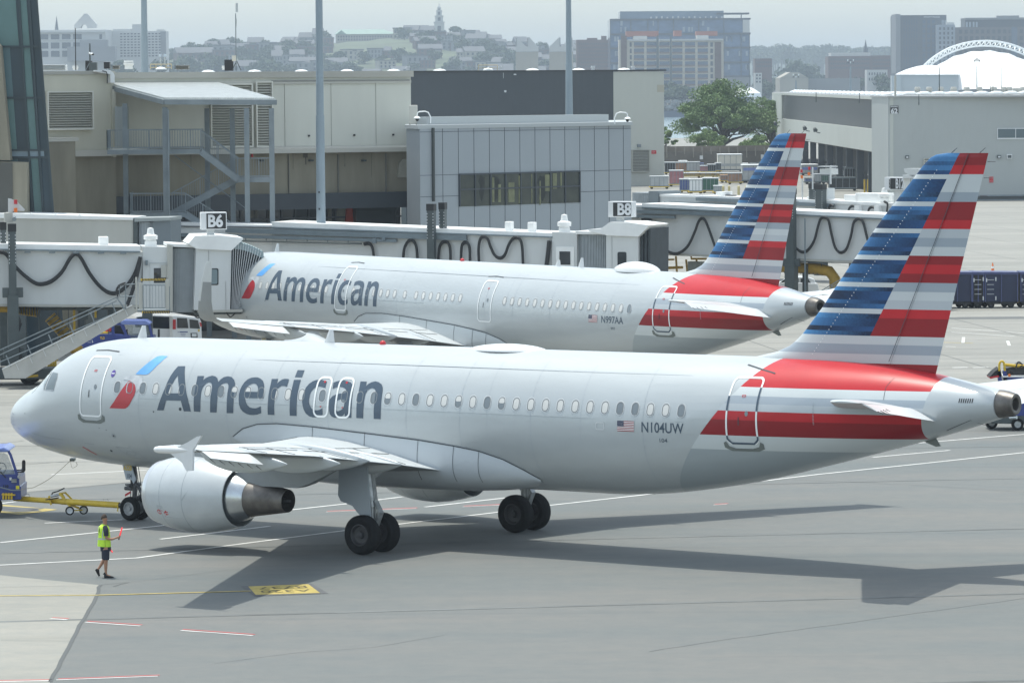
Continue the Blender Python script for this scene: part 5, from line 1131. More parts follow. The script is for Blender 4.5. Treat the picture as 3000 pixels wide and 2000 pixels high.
for px,py0,py1 in ((845,452,566),(990,452,566),(1130,450,562)):
    mb=MB(); T1.pr(mb,px,py0,px+2.2,py1,-.12,.06); mb.build('drain_pipe',mat('drain_pipe_grey',(.22,.22,.20),.6),tb)
for px in (760,905,1060):
    mb=MB(); T1.pr(mb,px,468,px+9,473,-.12,.25); mb.build('wall_lamp',M['column'],tb)
for px,w_,h_ in ((480,3,60),(860,2,45),(1010,4,38),(1090,2,70),(560,3,50)):
    mb=MB(); T1.pr(mb,px,450,px+w_,450+h_,-.12,-.108); mb.build('water_stain',mat('water_streak',(.19,.18,.145),.9,var=.3,vscale=3),tb)
# ---------------- passenger jetways ----------------
def catm(pts,n=6):
    out=[]; P=[pts[0]]+list(pts)+[pts[-1]]
    for i in range(1,len(P)-2):
        a,b,c,d=[Vector(q) for q in P[i-1:i+3]]
        for k in range(n):
            t=k/n; out.append(.5*((2*b)+(c-a)*t+(2*a-5*b+4*c-d)*t*t+(3*b-a-3*c+d)*t**3))
    out.append(Vector(pts[-1])); return out
def cables(pl,par,pts,r=.075,o=.22,name='festoon_cable'):
    P=catm([pl.p(x,y,o) for x,y in pts]); mb=MB(); mb.tube(P,r,7); mb.tube([q+V(.02,-.06,-.08) for q in P],r*.45,5); return mb.build(name,M['rubber'],par,True)
def slab(pl,par,name,q,o0,o1,m,bevel=0):
    mb=MB(); pl.poly(mb,q,o0,o1); return mb.build(name,m,par,bevel=bevel)
def hvac(pl,par,x0,x1,y0,y1,o=-.6):
    cx=(x0+x1)/2; k=(pl.a.y)/F; w=(x1-x0)*k/2; b=pl.p(cx,y1,o); h=(y1-y0)*k
    u=MB(); u.box((b.x,b.y,b.z+h*.14),(w*1.6,w*1.6,h*.28)); u.rev((b.x,b.y,b.z+h*.28),(0,0,1),[(0,w*.75),(h*.08,w*.75),(h*.1,w),(h*.3,w*1.02),(h*.34,w*.7),(h*.38,w*.55),(h*.68,w*.42),(h*.72,.01)],20); return u.build('ventilator',M['jet_bright'],par,True)
def corr(pl,par,x0,x1,y0,y1,o0=-1.6,o1=.0,n=14,name='corrugated_link',m='corr'):
    mb=MB(); u0,z0=pl.sz(x0,y1); u1,z1=pl.sz(x1,y0)
    for k in range(n):
        a=u0+(u1-u0)*k/n; b=u0+(u1-u0)*(k+.55)/n; c=u0+(u1-u0)*(k+1)/n; bl=o1-.25*(2*(k+.5)/n-1)**2
        pl.rect(mb,a,z0,b,z1,o0,bl+.05); pl.rect(mb,b,z0,c,z1,o0,bl)
    return mb.build(name,mat('corrugated_grey',(.34,.375,.40),.5,metal=.2,var=.08,vscale=2) if m=='corr' else M[m],par)
def gate_sign(pl,par,x0,x1,y0,y1,xs,txt,post,side=None):
    """box sign: xs is where the pale side face meets the black front"""
    sg=MB(); pl.pr(sg,x0,y0,x1,y1,-.35,.35); o=sg.build('gate_sign',M['signwhite'],par,bevel=.02)
    mb=MB(); pl.pr(mb,xs,y0+3,x1-3,y1-3,.35,.37); mb.build('sign_face',M['signblack'],o)
    mb=MB(); c=pl.p((xs+x1-3)/2,(y0+y1)/2,.385); k=pl.a.y/F; put_text(mb,txt,c,pl.d,V(0,0,1),(y1-y0)*k*.98,.028,w=(x1-xs)*k*.74); mb.build('gate_number',M['letter'],o,recalc=False)
    if side:
        mb=MB(); c=pl.p((x0+xs)/2,(y0+y1)/2,.36); put_text(mb,side,c,pl.d,V(0,0,1),(y1-y0)*k*.9,.02,w=(xs-x0)*k*.6); mb.build('side_number',M['signblack'],o,recalc=False)
    mb=MB(); pl.pr(mb,post[0],y1-1,post[1],post[2],-.2,.15); mb.build('sign_post',M['jet_white'],par,bevel=.03)
def drive_column(pl,par,x0,x1,ytop,ybot,ythick,o=.5,w=.5):
    mb=MB(); u0,_=pl.sz(x0,800); u1,_=pl.sz(x1,800); zt=pl.p((x0+x1)/2,ytop,o).z; zb=max(.5,pl.p((x0+x1)/2,ybot,o).z); zm=pl.p((x0+x1)/2,ythick,o).z
    pl.rect(mb,u0,zm-.2,u1,zt-.35,o,o+w); pl.rect(mb,u0-.08,zb,u1+.08,zm,o-.05,o+w+.06); mb.build('lift_column',M['column'],par)
    mb=MB(); pl.rect(mb,u0-.02,zt-.36,u1+.02,zt,o-.02,o+w+.02); mb.build('column_cap',M['signblack'],par)
    mb=MB()
    for z in (zm-.1,zm-2.9): pl.rect(mb,u0-.3,z,u1+.3,z+.45,o+.05,o+w-.1)
    mb.build('yoke',M['column'],par); mb=MB()
    for k in range(9):
        z=zt-.55-k*.16
        for u in (u0+.03,u1-.03): pl.rect(mb,u-.02,z,u+.02,z+.05,o+w,o+w+.02)
    mb.build('bolt_row',M['letter'],par)
# --- B6 jetway ---
J1=Pl(-400,204.5,680,207)
j=thing('jetway','white jetway under the B6 sign, docked to the parked airliner','jetway',(atx(200,206),206,0))
slab(J1,j,'tunnel',[(-400,728),(418,738),(412,893),(-400,888)],-2.9,0,M['jet_white'])
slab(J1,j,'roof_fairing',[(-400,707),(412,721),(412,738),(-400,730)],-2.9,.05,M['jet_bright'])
slab(J1,j,'cable_channel',[(-400,722),(410,736),(410,740),(-400,727)],.05,.2,M['cablegrey'])
slab(J1,j,'floor_beam',[(-400,888),(412,893),(412,900),(-400,896)],-2.9,.08,M['jet_beige'])
mb=MB()
for px in (30,80,152,222,295,360): J1.pr(mb,px-9,735+px*.012,px+9,739+px*.012,.18,.3)
mb.build('cable_trolley',M['cablegrey'],j)
cables(J1,j,[(-90,790),(-60,755),(-30,738),(0,737),(18,745),(42,778),(78,812),(112,831),(150,823),(182,795),(205,757),(222,742),(238,757),(262,800),(292,838),(322,857),(350,853),(378,828),(397,795),(410,755)],.085)
cables(J1,j,[(411,752),(405,790),(392,840),(373,893)],.09,.3,'hanging_hose')
mb=MB(); J1.pr(mb,292,695,320,719,-1.2,-.6); mb.build('roof_box',M['jet_bright'],j,bevel=.03)
hvac(J1,j,421,462,666,722)
slab(J1,j,'control_housing',[(418,722),(492,724),(492,915),(418,912)],-2.4,.12,M['jet_white'])
mb=MB(); J1.pr(mb,450,785,471,812,.12,.14); J1.pr(mb,450,812,486,828,.12,.135); mb.build('door_window',M['autoglass'],j)
mb=MB(); J1.pr(mb,471,776,490,812,.12,.2); mb.build('meter_box',M['jet_beige'],j); mb=MB(); J1.pr(mb,438,769,486,771,.12,.15); J1.pr(mb,438,769,440,905,.12,.15); mb.build('door_frame',M['skin_white'],j)
mb=MB(); J1.pr(mb,425,762,432,776,.12,.3); mb.build('wall_lamp',M['cablegrey'],j)
corr(J1,j,506,576,727,915,-2.2,.0,16)
slab(J1,j,'ring_roof',[(490,713),(612,720),(612,728),(490,722)],-2.4,.25,M['jet_bright'])
slab(J1,j,'ring_post',[(490,716),(506,718),(506,912),(490,912)],-.1,.3,M['jet_beige'])
# rotating cab
slab(J1,j,'cab',[(575,728),(608,729),(678,734),(674,908),(568,908)],-3.2,.9,M['jet_white'])
mb=MB(); J1.pr(mb,607,731,608.4,906,.9,.92); J1.pr(mb,656,820,657,905,.9,.93); mb.build('cab_joint',M['line'],j)
mb=MB(); J1.poly(mb,rrect(612,640,786,835,5,4),.9,.92); wf=mb.build('cab_window',M['signblack'],j); mb=MB(); J1.poly(mb,rrect(615,637,789,832,4,4),.92,.935); mb.build('pane',mat('cab_pane',(.18,.24,.26),.1,coat=.5),wf)
slab(J1,j,'cab_roof',[(552,714),(572,691),(640,690),(712,697),(712,702),(678,734),(575,729)],-2.6,1.1,M['jet_bright'])
gate_sign(J1,j,587,663,622,672,603,'B6',(606,628,735))
# bellows hugging the fuselage
mb=MB(); mb2=MB(); n=13
for k in range(n+1):
    t=k/n; x0=677+t*95; top=713+ (t**2)*30; bot=905-(0 if t<.55 else 0); xb=676+t*42
    w=5 if k<n else 4
    mb.mi=k%2
    if k<n:
        x1=677+(k+1)/n*95; xb1=676+(k+1)/n*42; top1=713+((k+1)/n)**2*30; J1.poly(mb,[(x0,top),(x1,top1),(xb1,bot),(xb,bot)],-2.8+.6*t,.6-(.12 if k%2 else 0)-t*.2)
        J1.poly(mb2,[(x0,top-2),(x0+3.6,top-5),(x1,top1-2),(x1,top1+16),(x0,top+16)],-2.8+.6*t,.66-t*.2)
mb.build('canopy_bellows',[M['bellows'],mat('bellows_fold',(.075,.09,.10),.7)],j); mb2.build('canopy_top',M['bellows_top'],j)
mb=MB()
for k in range(1,n):
    t=k/n; mb.tube([J1.p(677+t*95,713+t*t*30,.68-t*.2),J1.p(676+t*42,905,.68-t*.2)],.018,4)
mb.build('canopy_cord',M['letter'],j)
mb=MB(); J1.pr(mb,575,905,706,911,-2.8,.9); mb.build('cab_sill',M['jet_beige'],j); mb=MB(); J1.pr(mb,570,911,705,918,-2.4,.6); mb.build('cab_undercarriage',M['column'],j)
mb=MB()
for a,b in (((560,916),(600,925)),((610,914),(630,921)),((660,912),(690,922))): mb.tube(catm([J1.p(a[0],a[1],.6),J1.p((a[0]+b[0])/2,b[1]+6,.6),J1.p(b[0],b[1]-6,.6)]),.03,5)
mb.build('hanging_wire',M['rubber'],j)
# service platform and stair
J1s=Pl(-100,202.6,560,203.4)
mb=MB(); J1s.pr(mb,403,908,497,912,-1.2,.1); mb.build('service_platform',M['galv'],j)
mb=MB(); z=J1s.p(450,914).z
for k in range(16):
    u0,_=J1s.sz(418+k*5,913); u1,_=J1s.sz(421.5+k*5,913); mb.add([J1s.pt(u0,z-.06,.12),J1s.pt(u1,z-.06,.12),J1s.pt(u1+.04,z+.06,.12),J1s.pt(u0+.04,z+.06,.12)],[(0,1,2,3)])
    u0,_=J1s.sz(415+k*4.4,819); u1,_=J1s.sz(417.5+k*4.4,819); z2=J1s.p(450,819).z; mb.add([J1s.pt(u0,z2-.05,.02),J1s.pt(u1,z2-.05,.02),J1s.pt(u1+.03,z2+.05,.02),J1s.pt(u0+.03,z2+.05,.02)],[(0,1,2,3)])
mb.build('hazard_stripe',M['signblack'],j,recalc=False); mb=MB(); J1s.pr(mb,416,911,498,916,-.1,.115); J1s.pr(mb,412,816.5,486,822,-.1,.015); mb.build('hazard_edge',M['yellow'],j)
for q_ in ((396,812,403,912),(406,828,420,905),(484,820,496,906)): mb=MB(); J1s.pr(mb,*q_,-.06,.06); mb.build('gate_frame',M['jet_beige'],j)
def rl(x0,x1,y0,y1): railing(J1s.p(x0,y1,.1),J1s.p(x1,y1,.1),h=(y1-y0)*203/F,parent=j,name='platform_railing')
rl(420,484,835,908); railing(J1s.p(497,910,.0),J1s.p(497,910,-1.2),h=1.1,parent=j,name='platform_railing')
A0_=J1s.p(390,900); B0_=gnd(8,1122); B0_=V(B0_.x,A0_.y,.25)
mb=MB(); J1s.poly(mb,[(387,894),(402,913),(75,1108),(14,1108),(6,1082)],-.06,.0); mb.build('stair_stringer',mat('stair_aluminium',(.44,.44,.42),.5,metal=.2,var=.1,vscale=1),j)
mb=MB(); J1s.poly(mb,[(387,892),(388,895),(7,1083),(5,1080)],-.1,.06); 
for k in range(9):
    x=45+k*40; yy=1080.5-(x-7)*.493+2; J1s.poly(mb,[(x,yy),(x+2,yy),(x+11,yy+19),(x+9,yy+20)],0,.05)
mb.build('stringer_edge',M['jet_white'],j)
mb=MB(); J1s.poly(mb,[(387,894),(402,913),(75,1108),(14,1108),(6,1082)],-1.06,-1.0); mb.build('stair_stringer',M['jet_beige'],j)
mb=MB()
for k in range(24):
    t=(k+.5)/24; q=J1s.p(390,900,-.05).lerp(J1s.p(15,1090,-.05),t); mb.box(q+V(0,.5,0),(.28,.94,.04))
mb.build('treads',M['column'],j)
for o in (.0,-1.0):
    mb=MB()
    for dy in (0,-14,-24): mb.beam(J1s.p(342 if dy else 375,871+ (dy+24)*1.02+(0 if dy else 6),o),J1s.p(-10,1064+dy*1.45,o),.045,.045)
    for k in range(6):
        x=330-k*62; yb=896+(390-x)*.493+2; mb.beam(J1s.p(x+12,yb-6,o),J1s.p(x-2,yb-40+0,o),.05,.05)
    mb.build('stair_handrail',M['galv'],j)
mb=MB()
mb.tube([J1s.p(340,870,.1),J1s.p(352,885,.1),J1s.p(364,905,.1)],.04,6); mb.tube([J1s.p(345,835,.1),J1s.p(395,832,.1)],.03,5); mb.tube([J1s.p(368,835,.1),J1s.p(368,905,.1)],.03,5); mb.tube([J1s.p(350,835,.1),J1s.p(350,868,.1),J1s.p(395,868,.1)],.03,5)
mb.build('stair_head_rail',M['galv'],j); cables(J1s,j,[(368,828),(350,835),(341,850),(345,868)],.04,.15,'looped_cable')
# undercarriage: bogie wheels, lift columns, amber hoses
drive_column(J1,j,24,46,655,1075,864,.45); drive_column(J1,j,4,21,650,1070,864,-1.2)
mb=MB(); mb.box(J1.p(38,1095,.2)+V(.3,.6,0),(3.2,1.6,.5)); mb.build('bogie_frame',M['column'],j,bevel=.04)
for dx2,dy2 in ((1.0,-.15),(1.0,.9),(-1.4,-.15),(-1.4,.9)):
    c=gnd(45,1122); c=V(c.x+dx2-.2,c.y+dy2-1.2,.45); mb=MB(); mb.rev(c,(0,1,0),[(-.15,.25),(-.17,.40),(-.1,.45),(.1,.45),(.17,.40),(.15,.25)],28); t=mb.build('wheel',M['tyre'],j,True); mb=MB(); mb.rev(c,(0,1,0),[(-.16,.26),(-.12,.18),(-.14,0.001)],16); mb.build('rim',M['column'],t,True)
mb=MB(); mb.beam(J1.p(62,1104,1.7),J1.p(112,1100,1.7),.08,.1); mb.build('tow_guard',M['yellow'],j)
mb=MB(); mb.tube([J1.p(-60,905,-.8),J1.p(40,905,-.8),J1.p(110,915,-.8)],.22,10); mb.tube([J1.p(146,928,-.9),J1.p(170,955,-.9),J1.p(198,985,-.9),J1.p(215,1002,-.9)],.30,10); mb.tube([J1.p(205,1010,-.4),J1.p(233,1030,-.4)],.28,10); mb.build('air_hose',M['amber'],j,True)
mb=MB()
for k in range(7):
    q=J1.p(150+k*10,932+k*11,-.55); mb.cone(q,q+V(.03,.0,-.04),.315,.315,12)
for k in range(9):
    q=J1.p(50+k*8,906+k*.9,-.55); mb.cone(q,q+V(.03,0,0),.23,.23,12)
mb.build('hose_strap',M['column'],j)
mb=MB()
for px in (118,205,255,290,322): J1.pr(mb,px,900,px+3,985,-2,-1.9)
J1.pr(mb,82,905,412,908,-1,-.9); J1.pr(mb,226,903,262,912,-.9,-.5); J1.pr(mb,172,912,176,1000,-1.4,-1.2); J1.pr(mb,236,905,262,940,-1.6,-1.2)
mb.build('under_frame',M['column'],j)
mb=MB(); J1.pr(mb,219,905,226,975,-1.8,-1.5); J1.pr(mb,282,912,288,935,-1.6,-1.4); mb.build('yellow_post',M['yellow'],j)
mb=MB()
for a,b in (((50,925),(56,950)),((60,945),(42,985)),((42,985),(54,1030)),((38,960),(30,1010)),((58,1040),(64,1080))): mb.tube([J1.p(*a,.9),J1.p((a[0]+b[0])/2+3,(a[1]+b[1])/2,.9),J1.p(*b,.9)],.09,6)
mb.build('drive_hose',M['rubber'],j)
o=thing('beacon_bracket','white bracket with a red and an orange lamp on the left jetway column','beacon',J1.p(32,650,.6)); 
mb=MB(); J1.poly(mb,[(24,581),(34,583),(52,592),(73,614),(70,619),(42,617),(36,622),(24,622)],.5,.62); mb.build('bracket',M['jet_white'],o); mb=MB(); J1.pr(mb,11,622,36,650,.3,.7); mb.build('junction_box',M['jet_beige'],o,bevel=.02)
for y,m in ((590,'redb'),(614,'orange')):
    q=J1.p(46,y+8,.75); mb=MB(); mb.cone(q,q+V(0,0,.2),.08,.08,10); mb.build('lamp',M[m],o)
mb=MB(); q=J1.p(42,638,.75); mb.cone(q,q+V(.02,-.2,-.06),.09,.10,12); mb.build('floodlight',M['galv'],o)
# --- beige fixed walkway behind ---
J0=Pl(-400,226,392,224)
j0=thing('fixed_walkway','plain beige walkway box with lifting lugs behind the B6 jetway','walkway',(atx(200,225),225,0))
slab(J0,j0,'side_panel',[(-400,628),(60,632),(390,643),(390,760),(-400,760)],-2.8,0,M['jet_beige'])
slab(J0,j0,'roof_edge',[(-400,624),(50,626),(390,637),(390,645),(-400,633)],-2.9,.08,M['jet_bright'])
for px in (20,92,163,233):
    mb=MB(); J0.poly(mb,[(px-6,632-3+ (px-60)*.025),(px-2,623+(px-60)*.025),(px+2,623+(px-60)*.025),(px+6,633+(px-60)*.025)],-.3,-.2); mb.build('lifting_lug',M['jet_bright'],j0)
mb=MB(); J0.pr(mb,0,760,380,1000,-2.5,-2.3); mb.build('support_frame',M['column'],j0) if False else None
slab(J0,j0,'dark_collar',[(391,640),(403,640),(403,760),(391,760)],-2.4,.1,M['column'])
corr(J0,j0,403,445,650,740,-2.2,.0,9)
slab(J0,j0,'end_frame',[(447,640),(500,640),(500,735),(447,735)],-2.4,.05,mat('end_frame_grey',(.16,.19,.21),.5)); slab(J0,j0,'collar_roof',[(394,639),(500,637),(500,646),(394,650)],-2.4,.2,mat('collar_roof_grey',(.30,.33,.33),.5))
for x in (60,300,430): mb=MB(); q=J0.p(x,760,-1.2); mb.bb((q.x-.25,q.y-.25,0),(q.x+.25,q.y+.25,q.z+1)); mb.build('support_leg',M['column'],j0)
# --- B8 jetway ---
J2=Pl(485,240,1905,230)
j=thing('jetway','long white jetway with the B8 sign, behind the fuselage of the parked airliner','jetway',(atx(1200,235),235,0))
slab(J2,j,'inner_tunnel',[(490,656),(800,662),(800,800),(490,790)],-2.7,-.12,M['jet_bright'])
slab(J2,j,'outer_tunnel',[(797,654),(1618,692),(1618,800),(797,800)],-2.9,0,M['jet_white'])
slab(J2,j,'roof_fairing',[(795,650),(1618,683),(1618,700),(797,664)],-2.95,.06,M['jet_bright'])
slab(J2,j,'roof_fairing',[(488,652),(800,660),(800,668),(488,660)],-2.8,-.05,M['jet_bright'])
mb=MB(); J2.poly(mb,[(495,661),(800,665),(800,668),(495,664)],-.1,.0); mb.build('roof_gap',M['line'],j)
slab(J2,j,'cable_channel',[(797,665),(1618,693),(1618,697),(797,669)],.06,.2,M['cablegrey'])
slab(J2,j,'cable_rail',[(660,667),(1364,690),(1366,705),(660,681)],.1,.32,M['cablegrey'])
slab(J2,j,'cable_rail',[(492,682),(1160,701),(1160,710),(492,692)],.14,.36,M['cablegrey'])
mb=MB(); J2.pr(mb,1098,697,1110,712,.3,.42); J2.pr(mb,1128,696,1138,704,.3,.45); mb.build('trolley',M['cablegrey'],j)
mb=MB(); P=[J2.p(x,700+ (x-500)*.024,.4) for x in range(500,1070,20)]; mb.tube(P,.05,5)
for x in (540,600,660,720,780,840,900,960,1020): mb.tube([J2.p(x,692+(x-500)*.024,.4),J2.p(x,701+(x-500)*.024,.4)],.03,4)
mb.build('energy_chain',M['column'],j)
for pts in ([(1066,714),(1082,713),(1092,728),(1096,760)],[(1180,770),(1184,730),(1194,708),(1204,702),(1213,708),(1221,730),(1223,775)],[(1283,775),(1287,728),(1294,711),(1302,707),(1312,711),(1319,730),(1320,775)],[(1350,775),(1352,725),(1358,711),(1364,709),(1370,712),(1376,728),(1377,775)],
   [(1404,780),(1402,730),(1407,700),(1417,692),(1429,701),(1438,725),(1450,748),(1465,755),(1479,745),(1491,715),(1502,699),(1513,695),(1524,702),(1530,725),(1533,785)]): cables(J2,j,pts,.075)
cables(J2,j,[(1610,705),(1606,740),(1600,790)],.12,.2,'hanging_hose')
cables(J2,j,[(510,712),(514,698),(524,694),(560,700)],.07,.3)
for x0,x1,y in ((1470,1488,673),(1537,1555,675)):
    mb=MB(); J2.pr(mb,x0,y-23,x1,y+8,-.9,-.4); mb.build('roof_box',M['jet_bright'],j,bevel=.03)
hvac(J2,j,1634,1673,629,684)
drive_column(J2,j,1267,1287,597,1050,790,.4,.35); drive_column(J2,j,1282,1298,593,1050,790,-.6,.35)
slab(J2,j,'control_housing',[(1617,680),(1690,682),(1690,860),(1617,860)],-2.4,.15,M['jet_white'])
mb=MB(); J2.pr(mb,1632,722,1686,800,.15,.2); mb.build('door_frame',M['jet_bright'],j); mb=MB(); J2.pr(mb,1643,736,1675,775,.2,.22); mb.build('door_window',M['autoglass'],j)
corr(J2,j,1688,1776,688,860,-2.2,.0,20)
slab(J2,j,'ring_roof',[(1686,677),(1780,681),(1780,688),(1686,686)],-2.4,.2,M['jet_bright'])
slab(J2,j,'cab',[(1776,686),(1870,690),(1870,860),(1776,860)],-3,.7,M['jet_white'])
mb=MB(); J2.pr(mb,1806,690,1807,860,.7,.72); mb.build('cab_joint',M['line'],j)
mb=MB(); J2.poly(mb,rrect(1809,1835,738,800,5,4),.7,.72); mb.build('cab_window',M['autoglass'],j)
slab(J2,j,'cab_roof',[(1724,672),(1760,670),(1786,651),(1840,652),(1902,660),(1870,693),(1780,690),(1724,677)],-2.2,.9,M['jet_bright'])
gate_sign(J2,j,1788,1858,590,636,1803,'B8',(1808,1826,688))
mb=MB(); n=7
for k in range(n):
    mb.mi=k%2; x0=1868+k*5.4; J2.poly(mb,[(x0,692-k*3.2),(x0+5.4,692-(k+1)*3.2),(x0+5.4-k*.3,860),(x0-k*.3,860)],-2.4,.5-(.15 if k%2 else 0))
mb.build('canopy_bellows',[M['bellows'],mat('bellows_fold',(.075,.09,.10),.7)],j)
# --- long jetway behind ---
J3=Pl(1335,285,2700,266)
j=thing('jetway','longest white jetway stretching behind both striped tails','jetway',(atx(2000,275),275,0))
slab(J3,j,'inner_tunnel',[(1335,588),(1885,606),(1885,770),(1335,750)],-2.7,-.12,M['jet_white'])
slab(J3,j,'outer_tunnel',[(1880,600),(2700,640),(2700,775),(1880,740)],-2.9,0,M['jet_white'])
slab(J3,j,'roof_fairing',[(1880,596),(2700,634),(2700,646),(1880,608)],-2.95,.06,M['jet_bright'])
slab(J3,j,'roof_fairing',[(1335,585),(1885,601),(1885,607),(1335,592)],-2.8,-.05,M['jet_bright'])
slab(J3,j,'floor_beam',[(1880,738),(2700,772),(2700,779),(1880,745)],-2.9,.08,M['jet_beige'])
slab(J3,j,'cable_channel',[(1880,606),(2700,645),(2700,649),(1880,610)],.06,.2,M['cablegrey'])
slab(J3,j,'cable_rail',[(1593,605),(2180,625),(2180,636),(1593,615)],.1,.32,M['cablegrey'])
slab(J3,j,'cable_rail',[(1342,612),(1975,633),(1975,641),(1342,622)],.14,.36,M['cablegrey'])
mb=MB(); mb.tube([J3.p(x,628+(x-1400)*.0215,.4) for x in range(1350,1890,20)],.05,5); mb.build('energy_chain',M['column'],j)
cables(J3,j,[(1345,668),(1350,645),(1358,626),(1372,620),(1390,624)],.07,.3)
for pts in ([(1880,643),(1905,643),(1913,655),(1925,695),(1945,727),(1968,741),(1990,740),(2015,720),(2035,680),(2046,650),(2056,639),(2067,648),(2080,680),(2097,728)],[(2296,650),(2306,680),(2322,715),(2345,736),(2365,733),(2385,705),(2396,665),(2404,641),(2414,636),(2427,645),(2436,685),(2447,725),(2462,739),(2480,728),(2493,690),(2500,655),(2508,643),(2519,641),(2530,655),(2545,712),(2560,735)]): cables(J3,j,pts,.08)
drive_column(J3,j,2325,2346,552,930,775,.5,.4)
mb=MB(); q=J3.p(2358,600,.6); mb.cone((q.x,q.y,0),(q.x,q.y,J3.p(2358,640,.6).z),.045,.045,6); mb.build('stay_pipe',M['cablegrey'],j)
corr(J3,j,1190,1292,583,700,-2.5,.1,22)
slab(J3,j,'end_frame',[(1175,566),(1190,568),(1190,700),(1175,700)],-2.6,.2,M['cablegrey']); slab(J3,j,'end_frame',[(1300,577),(1336,578),(1336,700),(1300,700)],-2.6,.15,mat('end_frame_grey',(.16,.19,.21),.5)); slab(J3,j,'collar_roof',[(1183,572),(1333,574),(1333,580),(1183,583)],-2.6,.3,mat('collar_roof_grey',(.30,.33,.33),.5))
mb=MB(); mb.tube([J3.p(2220,778,-.8),J3.p(2300,782,-.8),J3.p(2400,788,-.8),J3.p(2430,795,-.8),J3.p(2445,815,-.8),J3.p(2448,870,-.8)],.34,10); mb.build('air_hose',M['amber'],j,True)
mb=MB()
for k in range(16): q=J3.p(2225+k*12,779+k*.7,-.8); mb.cone(q,q+V(.04,0,0),.36,.36,12)
mb.build('hose_strap',M['column'],j)
mb=MB(); J3.pr(mb,2290,762,2560,774,-1.6,-.6); J3.pr(mb,2336,775,2344,870,-1,-.6); J3.pr(mb,2352,775,2358,900,-.4,-.2); mb.build('under_frame',M['column'],j)
mb=MB()
for dy in (0,7,14): mb.beam(J3.p(2378,868+dy,.6),J3.p(2520,785+dy,.6),.05,.05)
for k in range(6): mb.beam(J3.p(2385+k*26,864-k*15,.6),J3.p(2385+k*26,884-k*15,.6),.05,.05)
mb.build('stair_handrail',M['galv'],j); mb=MB(); J3.poly(mb,[(2390,880),(2530,800),(2540,812),(2400,895)],.3,.5); mb.build('stair_stringer',M['jet_beige'],j)
mb=MB()
for x,y0,y1 in ((1914,745,800),(1945,750,775),(1980,750,810),(2010,760,800),(2040,757,800)): mb.tube([J3.p(x,y0,-1.5),J3.p(x+4,y1,-1.5)],.07,5)
mb.tube([J3.p(1920,762,-1.5),J3.p(1975,760,-1.5)],.06,5); mb.tube([J3.p(1920,786,-1.5),J3.p(2000,783,-1.5)],.09,5); mb.tube([J3.p(1905,775,-.5),J3.p(1918,755,-.5),J3.p(1922,745,-.5)],.1,5); mb.tube([J3.p(2025,750,-.5),J3.p(2025,758,-.5),J3.p(2070,758,-.5)],.07,5); mb.build('bogie_steering_gear',M['amber'],j)
mb=MB(); J3.pr(mb,2000,767,2064,802,-1,-.6); mb.build('mesh_guard',ribmat('mesh_guard',(.20,.22,.21),9,0,.7),j)
for x in (1500,1800,2200,2650): mb=MB(); q=J3.p(x,760,-1.5); mb.bb((q.x-.3,q.y-.3,0),(q.x+.3,q.y+.3,q.z+.6)); mb.build('support_leg',M['column'],j)
# --- B12 jetway ---
J4=Pl(1850,318,2900,296)
j=thing('jetway','white jetway with the B12 sign behind the nearest striped tail','jetway',(atx(2400,305),305,0))
corr(J4,j,1848,1902,565,640,-2.3,0,14)
slab(J4,j,'end_frame',[(1900,560),(1928,560),(1928,640),(1900,640)],-2.4,.1,mat('end_frame_grey',(.16,.19,.21),.5))
slab(J4,j,'inner_tunnel',[(1925,573),(2350,588),(2350,690),(1925,680)],-2.6,-.1,M['jet_white'])
slab(J4,j,'outer_tunnel',[(2340,588),(2640,604),(2640,700),(2340,700)],-2.8,0,M['jet_white'])
slab(J4,j,'roof_fairing',[(1925,569),(2350,584),(2350,590),(1925,576)],-2.7,-.04,M['jet_bright']); slab(J4,j,'roof_fairing',[(2340,584),(2640,597),(2640,606),(2340,592)],-2.85,.06,M['jet_bright'])
slab(J4,j,'cable_rail',[(2038,578),(2440,597),(2440,608),(2038,588)],.1,.3,M['cablegrey']); slab(J4,j,'cable_rail',[(1945,590),(2180,598),(2180,605),(1945,598)],.12,.3,M['cablegrey'])
mb=MB(); J4.poly(mb,[(1993,568),(2085,572),(2085,576),(1993,573)],-1.5,-1.0); J4.poly(mb,[(2098,569),(2145,572),(2145,576),(2098,574)],-1.5,-1.0); mb.build('roof_channel',M['signblack'],j)
for x0,x1,y0,y1 in ((2083,2098,562,580),(2350,2380,576,586),(2459,2500,571,600),(2492,2580,566,600),(2600,2640,572,606)):
    mb=MB(); J4.pr(mb,x0,y0,x1,y1,-1.8,-.5); mb.build('roof_box',M['jet_bright'],j,bevel=.03)
hvac(J4,j,2575,2607,552,592)
gate_sign(J4,j,2600,2657,519,557,2618,'B12',(2622,2640,600),'B12')
mb=MB(); J4.poly(mb,[(2648,494),(2690,494),(2694,512),(2680,520),(2662,512),(2650,505)],-.6,.4); J4.pr(mb,2655,512,2690,522,-.6,.4); mb.build('roof_unit',M['jet_white'],j)
for pts in ([(2390,608),(2396,600),(2405,598)],[(2428,610),(2433,600),(2442,604)],[(2485,619),(2489,608),(2497,603),(2506,606)],[(2543,622),(2546,611),(2554,606),(2562,610)],[(2590,590),(2600,597),(2598,622)]): cables(J4,j,pts,.07,.3)
for x in (2503,2561): mb=MB(); J4.poly(mb,[(x,602),(x+12,602),(x+15,622),(x-1,622)],.2,.5); mb.build('cable_hood',M['jet_bright'],j)
drive_column(J4,j,2409,2430,540,900,640,.3,.45); drive_column(J4,j,2358,2375,536,900,640,-.9,.45)
